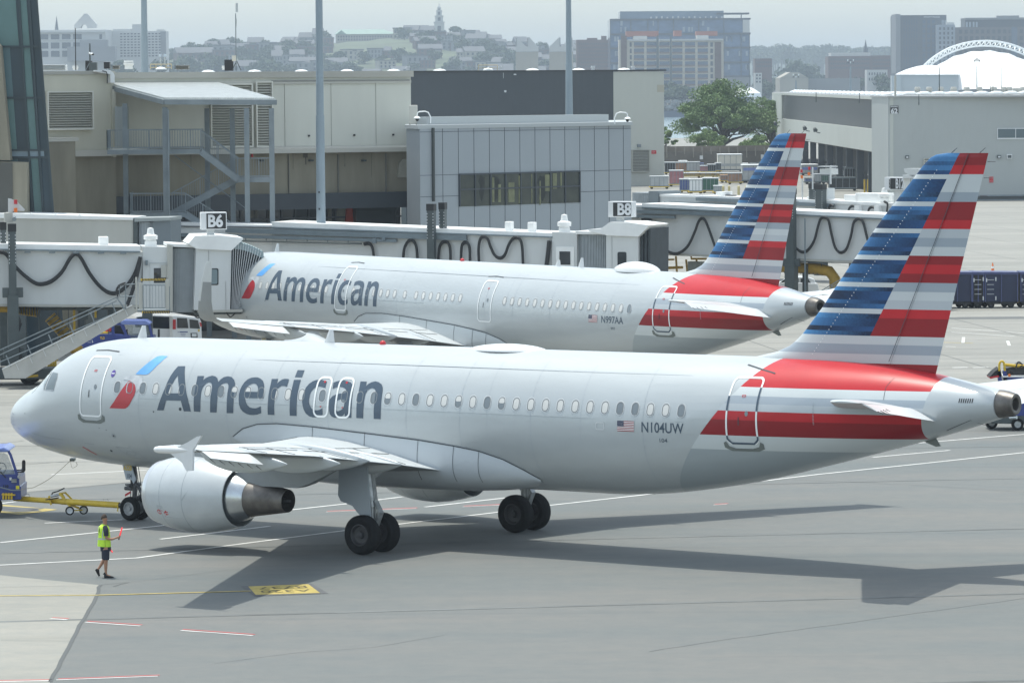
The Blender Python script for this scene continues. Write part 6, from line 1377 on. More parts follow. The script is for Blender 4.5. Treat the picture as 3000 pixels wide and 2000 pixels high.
mb=MB(); J4.pr(mb,2370,552,2408,585,-1.4,-.6); mb.build('control_cabinet',M['jet_white'],j); mb=MB(); q=J4.p(2390,559,-.55); J4.pr(mb,2377,555,2404,564,-.6,-.58); mb.build('cabinet_plate',M['signblack'],j); mb=MB(); put_text(mb,'WARNING',q,J4.d,V(0,0,1),.2,.0,w=.5); mb.build('plate_lettering',M['letter'],j,recalc=False)
mb=MB()
for x,y,m in ((2348,500,0),(2349,517,1),(2371,492,0),(2370,508,1)):
    mb.mi=m; q=J4.p(x,y+6,-.2); mb.cone(q,q+V(0,0,.22),.09,.09,8)
mb.mi=2; J4.pr(mb,2343,520,2345,600,-.3,-.2); J4.pr(mb,2373,490,2375,555,-.3,-.2); J4.pr(mb,2425,488,2428,540,-.3,-.2); J4.pr(mb,2390,487,2430,490,-.9,-.2); J4.pr(mb,2388,495,2418,512,-1.4,-.5)
mb.build('lamp_cluster',[M['redb'],M['orange'],M['jet_white']],j)
for x in (2100,2500): mb=MB(); q=J4.p(x,700,-1.5); mb.bb((q.x-.3,q.y-.3,0),(q.x+.3,q.y+.3,q.z+.6)); mb.build('support_leg',M['column'],j)
# ---------------- building on the right with the open freight bays ----------------
F2=Pl(2602,512,3200,514)
sa=V(F2.a.x,512,0); sb=V(at(2262,300,803).x,803,0)
b6=thing('freight_building','pale freight building marked BUILDING 62 with open bays down its left side','building',(F2.a.x+4,514,0))
ribw=ribmat('pale_grey_ribbed_wall',(.37,.395,.39),1.6,0,.6,.09,.04,.1)
zr=F2.sz(2700,285)[1]; zb0=F2.sz(2700,575)[1]
mb=MB(); F2.rect(mb,0,zb0,26,zr,-11.6,0); mb.build('front_wall',ribw,b6)
mb=MB(); F2.rect(mb,.05,0,26,zb0,-11.5,-.12); mb.build('dark_plinth',mat('plinth_dark',(.09,.10,.10),.8),b6)
mb=MB(); F2.rect(mb,0,zb0-.08,26,zb0+.1,-.1,.12); F2.rect(mb,0,zb0-.55,26,zb0-.45,-.1,.06); mb.build('kick_rail',M['galv'],b6)
mb=MB(); F2.rect(mb,-.1,zr-.02,26,zr+.16,-12,.15); mb.prism([V(sa.x+.1,sa.y+.1,zr-.04),V(sa.x+26,sa.y+.1,zr-.04),V(sb.x+26,sb.y,zr-.04),V(sb.x+.1,sb.y,zr-.04)],V(0,0,.12)); mb.build('roof_edge',mat('roof_edge_grey',(.36,.37,.37),.6),b6)
class Sd:  # side wall running away from the camera
    d=(sb-sa).normalized(); L=(sb-sa).length; n=V(-(sb-sa).normalized().y,(sb-sa).normalized().x,0)
    def pt(t,z,o=0): q=sa+Sd.d*t+Sd.n*o; return V(q.x,q.y,z)
    def box(mb,t0,z0,t1,z1,o0,o1,z1b=None,z0b=None,mi=None):
        z1b=z1 if z1b is None else z1b; z0b=z0 if z0b is None else z0b
        mb.hexa([Sd.pt(t0,z0,o0),Sd.pt(t1,z0b,o0),Sd.pt(t1,z0b,o1),Sd.pt(t0,z0,o1),Sd.pt(t0,z1,o0),Sd.pt(t1,z1b,o0),Sd.pt(t1,z1b,o1),Sd.pt(t0,z1,o1)],mi)
if Sd.n.x>0: Sd.n=-Sd.n
wsm=mat('side_wall_pale',(.46,.48,.445),.6,var=.03,vscale=.1)
Ls=Sd.L
mb=MB(); Sd.box(mb,.02,5.45,Ls,8.15,-.6,0,z1b=7.5,z0b=4.3); mb.build('side_band',wsm,b6)
mb=MB(); Sd.box(mb,.02,8.15,14,zr-.3,-.6,-.0); Sd.box(mb,.02,0,12,5.45,-.6,0); mb.build('corner_pier',wsm,b6)
mb=MB(); Sd.box(mb,Ls-36,7.5,Ls,zr-.3,-.6,0); mb.build('end_panel',wsm,b6)
mb=MB(); Sd.box(mb,.02,zr-.34,Ls,zr-.02,-.6,.02,); mb.build('side_parapet',wsm,b6)
mb=MB(); Sd.box(mb,14,7.5,Ls-36,zr-.34,-.62,-.32); mb.build('dark_recessed_panel',ribmat('charcoal_ribbed_cladding2',(.05,.058,.066),2.2,1,.55,.1,.05,.1),b6)
mb=MB(); Sd.box(mb,12,0,Ls,5.4,-9,-8.5,z1b=4.3); mb.build('bay_back_wall',mat('bay_wall_brown',(.13,.125,.12),.85,var=.2,vscale=.15),b6)
for k in range(12):
    mb=MB(); t=16+k*22; Sd.box(mb,t,0,t+.9,5.4-(1.1*t/Ls),-1.2,-.3); mb.build('bay_column',mat('bay_column_dark',(.045,.055,.065),.6),b6)
mb=MB(); Sd.box(mb,12,5.3,Ls,5.5,-9,-.2,z1b=4.5,z0b=4.2); mb.build('bay_soffit',mat('bay_soffit',(.16,.16,.15),.8),b6)
mb=MB(); c=F2.p(2620,321.5,.08); F2.rect(mb,F2.sz(2608,321)[0],F2.sz(2608,333)[1],F2.sz(2632,321)[0],F2.sz(2608,310)[1],0,.07); sgn=mb.build('building_number_sign',M['signblack'],b6)
mb=MB(); put_text(mb,'62',F2.p(2620,325.5,.09),F2.d,V(0,0,1),.80,.035,w=.80); put_text(mb,'BUILDING',F2.p(2620,313,.09),F2.d,V(0,0,1),.2,.008,w=.84); mb.build('sign_lettering',M['letter'],sgn,recalc=False)
mb=MB(); F2.pr(mb,2921,376,3200,406,0,.12); wf=mb.build('window_frame',M['signwhite'],b6); 
for x0,x1 in ((2923,2974),(2976,3030)): mb=MB(); F2.pr(mb,x0,378,x1,404,.12,.14); mb.build('pane',mat('freight_window_pane',(.09,.13,.15),.12,coat=.5),wf)
for q,m,nm in (((2652,456,2662,465),'column','wall_lamp'),((2921,455,2932,464),'column','wall_lamp'),((2949,452,2964,465),'signwhite','wall_vent')):
    mb=MB(); F2.pr(mb,*q,0,.25); o=mb.build(nm,M[m],b6); mb=MB(); F2.pr(mb,q[0]+2,q[1]+3,q[2]-2,q[3]-2,.25,.27); mb.build('lens',M['letter'] if m=='column' else M['column'],o)
mb=MB(); F2.pr(mb,2898,518,2910,535,0,.06); rs=mb.build('red_notice',M['redb'],b6); mb=MB(); put_text(mb,'NO SMOKING',F2.p(2904,522,.08),F2.d,V(0,0,1),.12,.0,w=.42); put_text(mb,'KEEP CLEAR',F2.p(2904,531,.08),F2.d,V(0,0,1),.12,.0,w=.42); mb.build('notice_lettering',M['letter'],rs,recalc=False)
F2.louvre('louvre',2707,466,2720,560,11,ledgem,M['black'],b6,.05)
mb=MB()
for k in range(9): Sd.box(mb,2.5,1.2+k*.42,9,1.4+k*.42,0,.12)
mb.build('pier_louvre',mat('louvre_beige',(.42,.42,.37),.6),b6)
# black notices hanging as gusset lamps on the side band
for px,py,Y in ((2263,367,790),(2284,370,760),(2372,385,660),(2403,390,640)):
    q=at(px,py,Y); mb=MB(); mb.tube([q,q+V(-.5,-.3,.1),q+V(-.7,-.4,.5)],.07,5); mb.cone(q+V(-.7,-.4,.35),q+V(-.9,-.7,.75),.35,.2,8); mb.build('swan_neck_lamp',M['column'],b6)
# roof rolls and ventilators
for k in range(17):
    t=k; x0=sa.x+1.5+k*1.7; z=zr+.16
    o=thing('roof_membrane_roll','white rolled membrane laid along the freight building roof edge','roof roll',(x0,520,z),'white rolls along the freight building roof')
    mb=MB(); mb.tube([V(x0-.95,520.3,z+.16),V(x0-.3,519.9,z+.26),V(x0+.4,520,z+.25),V(x0+.95,520.5,z+.15)],[.12,.22,.22,.1],8); mb.build('roll',M['whitep'],o,True)
for k in range(26):
    t=6+k*9.5; q=Sd.pt(t,zr,-1.4); 
    o=thing('roof_membrane_roll','white rolled membrane laid along the freight building side parapet','roof roll',q,'white rolls along the freight building roof')
    mb=MB(); mb.tube([q+V(-.8,-3.5,.15),q+V(.2,-1.5,.28),q+V(.6,1.5,.26),q+V(1.2,3.5,.1)],[.15,.32,.32,.15],8); mb.build('roll',M['whitep'],o,True)
for i,(px,w) in enumerate(((2688,19),(2722,19),(2757,18),(2794,20),(2832,20),(2870,18),(2911,22),(2941,18),(2957,19),(2996,18))):
    c=at(px,272,535); h=17*535/F; r=w*535/F/2; o=thing('roof_vent',('leftmost pale round ventilator on the freight roof','second pale round ventilator from the left on the freight roof','low pale ventilator behind the slim aerial on the freight roof','fourth pale round ventilator from the left on the freight roof','fifth pale round ventilator from the left on the freight roof','pale ventilator directly below the floodlight pole','wide pale ventilator near the short stack pipes','pale ventilator half hidden behind the long whip aerial','pale ventilator just right of the long whip aerial','rightmost pale ventilator cut by the photo edge')[i],'roof vent',c,'ventilators along the freight building roof')
    mb=MB(); mb.rev(c,(0,0,1),[(0,r*.9),(h*.2,r*.75),(h*.45,r),(h*.55,r),(h*.95,r*.8),(h,r*.75),(h,.001)],18); mb.build('cowl',M['jet_beige'],o,True); mb=MB(); mb.rev(c,(0,0,1),[(-.25,r*1.1),(0,r*1.1)],14,cap=True); mb.build('kerb',M['column'],o)
c=at(2980,270,530); o=thing('air_handler','long low rounded air handler at the right end of the freight roof','air handler',c); mb=MB(); mb.box(c+V(0,0,.25),(1.1,1.2,.5)); mb.build('casing',M['jet_beige'],o,bevel=.12)
def thinmast(px,y0,y1,Y,r,lab,lamps=0,name='aerial'):
    a=at(px,y1,Y); b=at(px,y0,Y); o=thing(name,lab,'floodlight' if lamps else 'aerial',a); mb=MB(); mb.cone(a,V(a.x,a.y,b.z),r,r*.6,8); mb.build('pole',M['column'] if not lamps else M['galv'],o)
    if lamps:
        k=Y/F
        mb=MB(); mb.box((a.x,a.y,at(0,y0+6,Y).z),(16*k,.12,.12)); mb.box((a.x,a.y,at(0,y0+1,Y).z),(11*k,.12,.12)); mb.build('crossarm',M['column'],o)
        for i in range(lamps):
            mb=MB(); x=a.x+(-8+16*(i%3)/2)*k; q=V(x,a.y,at(0,y0+(7 if i<3 else 1),Y).z); mb.cone(q,q+V(0,-.4*k/.04,.3*k/.04)*.4,1.6*k,1.2*k,8); mb.build('lamp_head',M['whitep'] if i%2 else M['column'],o)
    return o
thinmast(2752,198,268,530,.07,'slim aerial with clamps at the middle of the freight roof'); thinmast(2933,198,258,530,.045,'longest thin whip aerial near the right end of the freight roof'); thinmast(2862,193,262,560,.07,'floodlight pole with six lamps standing on the freight roof',6,'floodlight_pole')
thinmast(2391,270,300,520,.06,'short dark rod on the left parapet of the freight building'); thinmast(2518,272,302,515,.06,'short dark rod nearest the dark panel of the freight building'); thinmast(2692,277,308,511,.06,'dark rod crossing the freight roof edge right of the sign')
o=thing('duct_post','white round duct rising at the corner of the freight roof','duct',at(2623,285,511)); a=at(2623,284,511); b=at(2623,222,511); mb=MB(); mb.cone(a,(a.x,a.y,b.z),.13,.13,10); mb.build('duct',M['jet_beige'],o)
for px in (2902,2909): thinmast(px,253,270,528,.06,'thin stack pipe beside the wide roof ventilator' if px==2902 else 'shorter thin stack pipe beside the wide roof ventilator')
# ---------------- water and shores ----------------
sheet('water',[(-9000,1100),(9000,1100),(9000,11500),(-9000,11500)],mat('harbour_water',(.10,.16,.19),.22,bump=.5,bscale=.25,stretch=(.3,1,1)),-4)
mb=MB(); 
def terrain(name,xs,Y0,Y1,zf,z0,m,n=8):
    mb=MB(); rows=[]
    for j in range(n+1):
        Y=Y0+(Y1-Y0)*j/n; rows.append([V(atx(x,Y),Y,z0+(zf(x)-z0)*math.sin(PI*min(1,j/n*1.15)*.5)+noise.noise(V(x*.02,j,3))*2*(0<j<n)) for x in xs])
    mb.grid(rows); o=mb.build(name,m,smooth=True,recalc=False); o['kind']='structure'; return o
grassy=mat('far_ground_green',(.09,.11,.06),.9,var=.4,vscale=.02)
sheet('far_shore',[(-6000,2352),(6000,2352),(6000,11000),(-6000,11000)],mat('far_ground',(.16,.16,.14),.9,var=.3,vscale=.01),.5)
crest=[(-300,150),(0,150),(200,165),(330,160),(480,158),(560,150),(640,146),(720,142),(800,140),(880,128),(960,120),(1060,112),(1160,104),(1240,103),(1330,108),(1420,122),(1500,136),(1600,142),(1700,148),(1800,160),(1950,170),(2100,185)]
def cz(x):
    for (a,ya),(b,yb) in zip(crest,crest[1:]):
        if x<=b: y=ya+(yb-ya)*(x-a)/(b-a); break
    else: y=185
    return at(x,y,4150).z-4
terrain('hill',[x for x in range(-300,2150,30)],3250,4150,cz,.5,grassy,14)
terrain('distant_hill',[x for x in range(1700,3600,40)],6000,7000,lambda x: at(x,158+4*math.sin(x*.013)+3*math.sin(x*.037),7000).z,1,mat('far_hill_green',(.05,.07,.045),.9,var=.3,vscale=.01),6)
# rock revetment along the far shore
mb=MB(); random.seed(5)
for k in range(260):
    px=1900+k*.95; Y=2349-random.random()*6; c=V(atx(px,Y),Y,random.uniform(-.5,4.5)); s=random.uniform(1,2.2); mb.box(c,(s,s,s*.8),random.random()*3)
o=mb.build('shore_rocks',mat('revetment_rock',(.24,.25,.25),.9,var=.5,vscale=.3)); tag(o,'pale tumbled rocks banking the far shore of the harbour','rocks',kind='stuff')
q=Pl(1850,2342,2300,2342); o=thing('harbour_wall','dark blue-grey quay wall at the waterline of the far shore','quay wall',(q.a.x,2342,-4)); mb=MB(); q.rect(mb,0,-4,90,-.6,-3,0); mb.build('wall',mat('quay_dark',(.07,.09,.13),.8),o)
# ---------------- distant buildings ----------------
def blockb(name,lab,x0,x1,y0,Y,m,dep=30,ybase=None,cat='building',side=0,group=None):
    pl=Pl(x0,Y,x1,Y+side); o=thing(name,lab,cat,(pl.a.x,Y,0),group); mb=MB(); z1=pl.sz((x0+x1)/2,y0)[1]; u1=pl.sz(x1,200)[0]; pl.rect(mb,0,0,u1,z1,-dep,0); mb.build('wall',m,o); return pl,o
def wins(pl,par,x0,x1,y0,y1,nc,nr,fw,fh,m,o=.25,name='window',cap=100):
    u0,zt=pl.sz(x0,y0); u1,zb=pl.sz(x1,y1); cw=(u1-u0)/nc; ch=(zt-zb)/nr; first=None; n=0; rest=MB()
    for r in range(nr):
        for c in range(nc):
            ua=u0+cw*(c+(1-fw)/2); za=zb+ch*(r+(1-fh)/2); n+=1
            if n>cap: pl.rect(rest,ua,za,ua+cw*fw,za+ch*fh,-.3,o); continue
            if first is None:
                mb=MB(); pl.rect(mb,ua,za,ua+cw*fw,za+ch*fh,-.3,o); first=mb.build(name,m,par); fu,fz=ua,za
            else:
                w=first.copy(); COL.objects.link(w); w.parent=par; dd=pl.d*(ua-fu); w.location=(dd.x,dd.y,za-fz)
    if rest.v: w=rest.build(name,m,par); w['kind']='stuff'
wd_=mat('far_window_dark',(.05,.06,.075),.3); wd2=mat('far_window_blue',(.075,.11,.17),.2,coat=.4)
fw_=mat('far_white_wall',(.50,.51,.50),.8,var=.05,vscale=.05); fbk=mat('far_brick',(.13,.085,.075),.85,var=.15,vscale=.05); fbg=mat('far_beige_wall',(.36,.34,.29),.8,var=.08,vscale=.05); fgr=mat('far_grey_wall',(.22,.23,.24),.8,var=.08,vscale=.05); frf=mat('far_grey_roof',(.12,.125,.135),.8,var=.15,vscale=.05); fgn=mat('far_copper_roof',(.26,.36,.30),.7); fdk=mat('far_dark_wall',(.075,.085,.10),.7,var=.1,vscale=.05)
# left: pale building with pierced gable
pl,o=blockb('gabled_office','pale building with a pierced pointed gable at the far left skyline',100,310,88,3000,fw_,60)
mb=MB(); pl.rect(mb,-.5,pl.sz(200,96)[1],pl.sz(312,200)[0],pl.sz(200,90)[1],-.1,2.5); pl.rect(mb,-.5,pl.sz(200,116)[1]-.6,pl.sz(305,200)[0],pl.sz(200,116)[1],-.1,.8); mb.build('cornice',fw_,o)
mb=MB(); pts=[(217,84),(217,74),(247,41),(256,41),(282,71),(282,82)]
outer=[pl.p(x,y,-5) for x,y in pts]; cx,cy=246,79; k_=3000/F
hole=[pl.p(cx-9+18*(1-math.cos(PI*i/12))/2,83-11*math.sin(PI*i/12),-5) for i in range(13)]
ring=[outer[0]]+hole+[outer[-1],outer[-2],outer[-3],outer[-2-1]]
pg=[outer[0]]+[hole[i] for i in range(13)]+[outer[5],outer[4],outer[3],outer[2],outer[1]]
mb.prism(pg,V(0,8,0)); mb.build('gable',fw_,o)
wins(pl,o,112,244,98,170,4,3,.76,.72,wd_); wins(pl,o,285,305,98,120,1,1,.4,.7,wd_)
mb=MB(); 
for x0,x1,y0,y1,d in ((202,343,138,178,12),(238,318,118,140,10),(276,343,138,180,14)): pl.pr(mb,x0,y0,x1,y1,.5,d)
mb.build('lower_wing',fgr,o)
o=thing('church_spire','dark thin church spire poking above the pale left building','spire',at(166,90,3600)); c=at(166,86,3600); mb=MB(); mb.cone(c-V(0,0,8),c,2.0,1.5,8); mb.cone(c,V(c.x,c.y,at(0,48,3600).z),1.5,.05,8); mb.build('spire',fdk,o)
pl,o=blockb('hotel_block','white slab block with rows of small windows behind the tall left mast',320,487,92,3050,fw_,25)
mb=MB(); pl.pr(mb,387,72,415,92,-15,-1); pl.pr(mb,330,86,385,92,-15,-1); pl.pr(mb,458,87,480,92,-15,-1); mb.build('penthouse',fw_,o); wins(pl,o,350,474,96,168,12,9,.62,.42,wd_,cap=108)
mb=MB(); pl.pr(mb,470,93,487,175,0,.6); mb.build('side_wall',fgr,o)
# hill: monument tower
def steeple():
    c=at(1287,100,3950); k=3950/F; zz=lambda y:at(1287,y-4,3950).z; o=thing('monument_tower','white tiered monument tower with a needle spire on the hilltop','monument',(c.x,3950,zz(110)))
    for nm,y0,y1,w in (('base_stage',118,70,14.5),('clock_stage',70,52,11.5),('belfry',52,36,8),('lantern',36,28,5.2)):
        mb=MB(); mb.box((c.x,3950,(zz(y0)+zz(y1))/2),(w*2*k,w*2*k,zz(y1)-zz(y0))); p=mb.build(nm,fw_,o)
        mb=MB(); mb.box((c.x,3950,zz(y1)),(w*2.35*k,w*2.35*k,.8)); mb.build('cornice',fw_,o); mb=MB(); mb.box((c.x,3950-w*k,(zz(y0)+zz(y1))/2),(w*.7*k,.6,(zz(y1)-zz(y0))*.55)); mb.build('opening',wd_,p)
    mb=MB(); mb.rev((c.x,3950,0),(0,0,1),[(zz(28),5*k),(zz(24),4.2*k),(zz(21),1.8*k),(zz(11),.4*k)],10); mb.build('spire',fw_,o)
steeple()
pl,o=blockb('school_building','long hilltop school with a pale green hipped roof',985,1160,100,3950,fbg,30)
mb=MB(); z=pl.sz(1000,101)[1]; zt=pl.sz(1000,87)[1]; u1=pl.sz(1160,100)[0]; mb.add([pl.pt(-1,z,1),pl.pt(u1+1,z,1),pl.pt(u1+1,z,-31),pl.pt(-1,z,-31),pl.pt(3,zt,-15),pl.pt(u1-12,zt,-15)],[(0,1,5,4),(1,2,5),(2,3,4,5),(3,0,4)]); mb.build('roof',fgn,o); wins(pl,o,988,1158,104,120,22,2,.5,.6,wd_)
mb=MB(); pl.poly(mb,[(985,101),(1000,89),(1015,101)],0,3); mb.build('pediment',fgn,o)
# houses on the hill
random.seed(11)
hw_=mat('hill_house_pale',(.36,.37,.37),.8,var=.08,vscale=.05)
hlabs=[('pale boxy house among trees on the far hill',hw_,'pale houses scattered over the far hill'),('brown brick house block on the far hill',fbk,'brick houses scattered over the far hill'),('beige house on the far hill',fbg,'beige houses scattered over the far hill'),('grey flat-roofed house on the far hill',fgr,'grey houses scattered over the far hill')]
def house_proto(i,pitched):
    lab,m,g=hlabs[i]; mb=MB(); mb.mi=0; mb.bb((-7,-5,-8),(7,5,7)); mb.mi=1
    if pitched: mb.add([V(-7.6,-5.6,7),V(7.6,-5.6,7),V(7.6,5.6,7),V(-7.6,5.6,7),V(-7.6,0,11),V(7.6,0,11)],[(0,1,5,4),(2,3,4,5),(1,2,5),(3,0,4)])
    else: mb.bb((-7.4,-5.4,7),(7.4,5.4,7.7))
    mb.mi=2
    for r in range(2):
        for c in range(4): mb.bb((-5.9+c*3.4,-5.15,.8+r*3.2),(-4.4+c*3.4,-4.9,2.8+r*3.2))
    o=mb.build('house',[m,frf,wd_]); tag(o,lab,'house',g); return o
protos=[(house_proto(i,p)) for i in range(4) for p in (0,1)]; used=set()
def put_proto(P,loc,sc=(1,1,1),rz=0):
    if P.name not in used: used.add(P.name); o=P
    else: o=P.copy(); COL.objects.link(o)
    o.location=loc; o.scale=sc; o.rotation_euler=(0,0,rz); return o
def hz_(px,Y):  # hill surface height
    t=(Y-3250)/900.; return .5+(cz(px)-.5)*math.sin(PI*min(1,max(0,t)*1.15)*.5)
for k in range(290):
    px=random.uniform(540,1790); Y=random.choice([3300,3400,3500,3600,3700,3800,3900,4000]); i=random.choices([0,1,2,3],[2,4,2,4])[0]
    s=random.uniform(.6,1.15)
    if 965<px<1185 and Y>3650: continue
    put_proto(protos[i*2+random.randint(0,1)],(atx(px,Y),Y,hz_(px,Y)),(s*random.uniform(.5,1.5),s,s*random.uniform(.8,1.25)),random.uniform(-.4,.4))
for k in range(60):
    px=random.choice([random.uniform(2205,2640),random.uniform(300,560),random.uniform(1780,1810)]); Y=random.uniform(2650,3300); i=random.choices([0,1,2,3],[3,2,2,3])[0]; s=random.uniform(.7,1.15)
    put_proto(protos[i*2+random.randint(0,1)],(atx(px,Y),Y,0),(s*random.uniform(.9,2),s,s),random.uniform(-.4,.4))
# ---------------- trees ----------------
def leaf_cloud(mb,centres,n,sz,rs,mi=0,seed=0):
    rnd=random.Random(seed)
    for _ in range(n):
        c,cr=rnd.choice(centres); d=V(rnd.gauss(0,1),rnd.gauss(0,1),rnd.gauss(0,1)).normalized()*cr*rnd.random()**.45; d.z*=.62; q=c+d
        a=V(rnd.uniform(-1,1),rnd.uniform(-1,1),rnd.uniform(-.5,.9)).normalized(); b=a.orthogonal().normalized(); c2=a.cross(b); s=sz*rnd.uniform(.6,1.4)
        mb.add([q+b*s,q+c2*s*.6,q-b*s,q-c2*s*.6],[(0,1,2,3)],mi)
def far_tree_proto(seed,lab,g,m='farleaf'):
    rnd=random.Random(seed); cs=[(V(rnd.uniform(-4,4),rnd.uniform(-3,3),rnd.uniform(4,11)),rnd.uniform(2,4)) for _ in range(9)]
    root=thing('tree',lab,'tree',(0,0,0),g); mb=MB(); leaf_cloud(mb,cs,750,.75,1,0,seed); mb.build('crown',M[m],root,recalc=False); mb=MB(); mb.cone((0,0,-3),(0,0,7),.5,.3,6); mb.build('trunk',M['trunk'],root); return root
ftp=[far_tree_proto(s,'hazy dark green tree standing among the houses of the far hill','trees among the houses on the far hill') for s in (1,2,3,4)]
def put_tree(P,loc,sc,rz):
    if P.name not in used: used.add(P.name); o=P
    else: o=copy_tree(P)
    o.location=loc; o.scale=sc; o.rotation_euler=(0,0,rz); return o
big=[(1360,92,3950,1.9),(1378,88,3950,2.0),(1350,100,3900,1.7),(1262,108,3880,2.2),(1287,112,3860,2.0),(1310,108,3860,2.2),(1240,92,4000,1.5),(1215,90,4000,1.5),(1330,122,3800,2.0),(1395,112,3850,1.6),(1420,126,3800,1.5),(1480,140,3600,2.2),(1470,150,3500,2.4),(1500,132,3700,1.7),(790,112,3900,1.5),(780,120,3900,1.3),(888,118,3900,1.1),(905,120,3900,1.0),(738,135,3800,1.6),(628,148,3500,1.9),(560,152,3400,1.9),(535,160,3300,1.5),(645,160,3400,1.6),(480,165,3200,1.6),(375,168,2950,1.6),(470,160,3000,1.4),(350,172,2950,1.4),(770,160,3400,2.0),(800,170,3300,1.8),(1565,125,3900,1.5),(1580,132,3900,1.4),(1620,160,3500,1.7),(1130,140,3600,1.7),
 (2310,190,3300,2.3),(2340,186,3300,2.5),(2370,192,3300,2.2),(2290,205,3200,1.6),(2280,250,2700,1.0),(2358,258,2600,1.0),(2598,245,2600,1.5),(2510,235,2700,1.4),(2450,215,2900,1.5),(2240,250,2650,1.3),(1985,283,2420,1.2),(2005,285,2420,1.1),(1960,288,2400,1.0),(2060,284,2420,1.0)]
for i,(px,py,Y,s) in enumerate(big):
    zt=at(px,py,Y).z; z0=zt-13.5*s*.8 ; put_tree(ftp[i%4],(atx(px,Y),Y,max(-.5,zt-13.5*s)),(s,s,s),i*1.3)
random.seed(21)
for k in range(140):
    px=random.uniform(500,1790); Y=random.choice([3350,3450,3550,3650,3750,3850,3980]); s=random.uniform(.7,1.35)
    if 965<px<1185 and Y>3600: continue
    put_tree(ftp[k%4],(atx(px,Y),Y,hz_(px,Y)-3),(s*1.2,s,s),random.random()*6)
for k in range(60):
    px=random.uniform(2205,2660); Y=random.uniform(5200,6000); s=random.uniform(1.8,2.6); put_tree(ftp[k%4],(atx(px,Y),Y,at(px,172,Y).z-14),(s*1.3,s,s),random.random()*6)
# slanted light-scoop towers
for (x0,x1,xa,dirn,lab) in ((1511,1578,1511,-1,'pale twin light scoops sloping down to the right on the skyline'),(1610,1680,1610,1,'pale twin light scoops sloping down to the left beside a mast')):
    pl=Pl(x0,2500,x1,2500); o=thing('scoop_tower',lab,'building',(pl.a.x,2500,0)); mb=MB(); pl.pr(mb,x0,153,x1,340,-14,0); mb.build('shaft',fbg,o); mb=MB(); pl.pr(mb,x0,136,x1,152,-13,.2); mb.build('upper_stage',fw_,o)
    for k in range(2):
        a=x0+k*(x1-x0)/2; b=a+(x1-x0)/2-3
        mb=MB(); pl.poly(mb,[(a,137),(b,137),(a+(7 if k else 3),110),(a,110)] if dirn<0 else [(a,137),(b,137),(b,110),(b-4,110)],-12,.1); mb.build('scoop_blade',fw_,o)
        mb=MB(); pl.poly(mb,[(a,137),(a+2,137),(a+2,112),(a,112)] if dirn<0 else [(b-2,137),(b,137),(b,112),(b-2,112)],.1,.5); mb.build('scoop_rim',fgr,o)
pl,o=blockb('brick_block','plain brick apartment block left of the big glass building',1690,1785,117,2900,fbk,30); mb=MB(); pl.pr(mb,1762,106,1777,118,-12,-1); pl.pr(mb,1720,112,1750,118,-12,-1); mb.build('penthouse',fbk,o); wins(pl,o,1694,1782,124,200,14,7,.4,.45,wd_,cap=98)
# large glass building
pl,o=blockb('glass_office_block','large blue glass block rising above the pale apartment building',1788,2196,56,2650,mat('far_blue_glass',(.075,.13,.235),.15,coat=.6,var=.35,vscale=.09,stretch=(1,1,2.5)),60)
mb=MB(); pl.pr(mb,1817,34,2121,57,-50,-4); mb.build('top_storey',mat('far_blue_glass2',(.12,.17,.23),.2,coat=.4,var=.2,vscale=.05),o)
mb=MB(); pl.pr(mb,2100,38,2196,42,-20,-3); pl.pr(mb,2171,42,2174,57,-4,-3); mb.build('roof_canopy',fdk,o)
mb=MB()
for y in (57,100,141,184,225): pl.pr(mb,1787,y-1,2199,y+1.4,0,.8)
for x,y0,y1 in ((1848,57,100),(1898,57,100),(1928,57,100),(1973,57,100),(2047,57,100),(2121,57,270),(2171,100,225),(1788,57,270),(2196,100,270)): pl.pr(mb,x-1.2,y0,x+1.2,y1,0,.8)
mb.build('dark_frame',fdk,o); mb=MB(); pl.pr(mb,2121,225,2199,275,0,.5); mb.build('lower_wall',fgr,o); mb=MB(); pl.pr(mb,2176,58,2196,98,0,.6); mb.build('pale_corner',fw_,o)
random.seed(3)
for k in range(34):
    x=random.uniform(1792,2180); y=random.choice([62,80,108,150,190,232]); 
    if x<2121 and y>100: x=random.choice([random.uniform(1790,1808),random.uniform(2124,2190)])
    mb=MB(); pl.pr(mb,x,y,x+random.uniform(3,7),y+14,0,.4); mb.build('curtained_window',mat('far_curtain',(.26,.31,.36),.5),o)
mb=MB()
for k in range(14): pl.pr(mb,1905+k*16,50-(k%3),1910+k*16,57,-2,-.5)
mb.build('roof_terrace_furniture',fw_,o)
# pale apartment block in front
pl,o=blockb('apartment_block','cream concrete apartment block with a grid of wide balconies',1815,2120,116,2450,mat('far_cream_concrete',(.50,.46,.38),.8,var=.06,vscale=.08),25)
mb=MB(); pl.pr(mb,1841,116,2118,119,-.1,1.2); mb.build('cornice',fw_,o)
for q_ in ((1819,105,1837,275),(2094,124,2113,275)): mb=MB(); pl.pr(mb,*q_,0,.8); mb.build('brick_bay',fbk,o)
for q_ in ((1835,92,1930,107),(1976,90,1998,106),(2041,92,2103,105)): mb=MB(); pl.pr(mb,*q_,-20,-4); mb.build('brick_penthouse',mat('far_red_brick',(.30,.12,.09),.8),o)
mb=MB(); pl.pr(mb,1856,106,1896,117,-12,-1); pl.pr(mb,2041,104,2076,117,-12,-1); mb.build('white_penthouse',fw_,o)
brw=mat('balcony_brick_band',(.19,.13,.11),.8)
for c in range(6):
    for r in range(8):
        x0=1857+c*37.4; y0=124+r*18.8
        if y0>275: continue
        mb=MB(); pl.pr(mb,x0,y0,x0+30,y0+13.8,-.2,.15); w=mb.build('balcony_window',wd2,o); mb=MB(); pl.pr(mb,x0,y0+10.2,x0+30,y0+14.6,.15,.5); mb.build('balcony_parapet',brw,w)
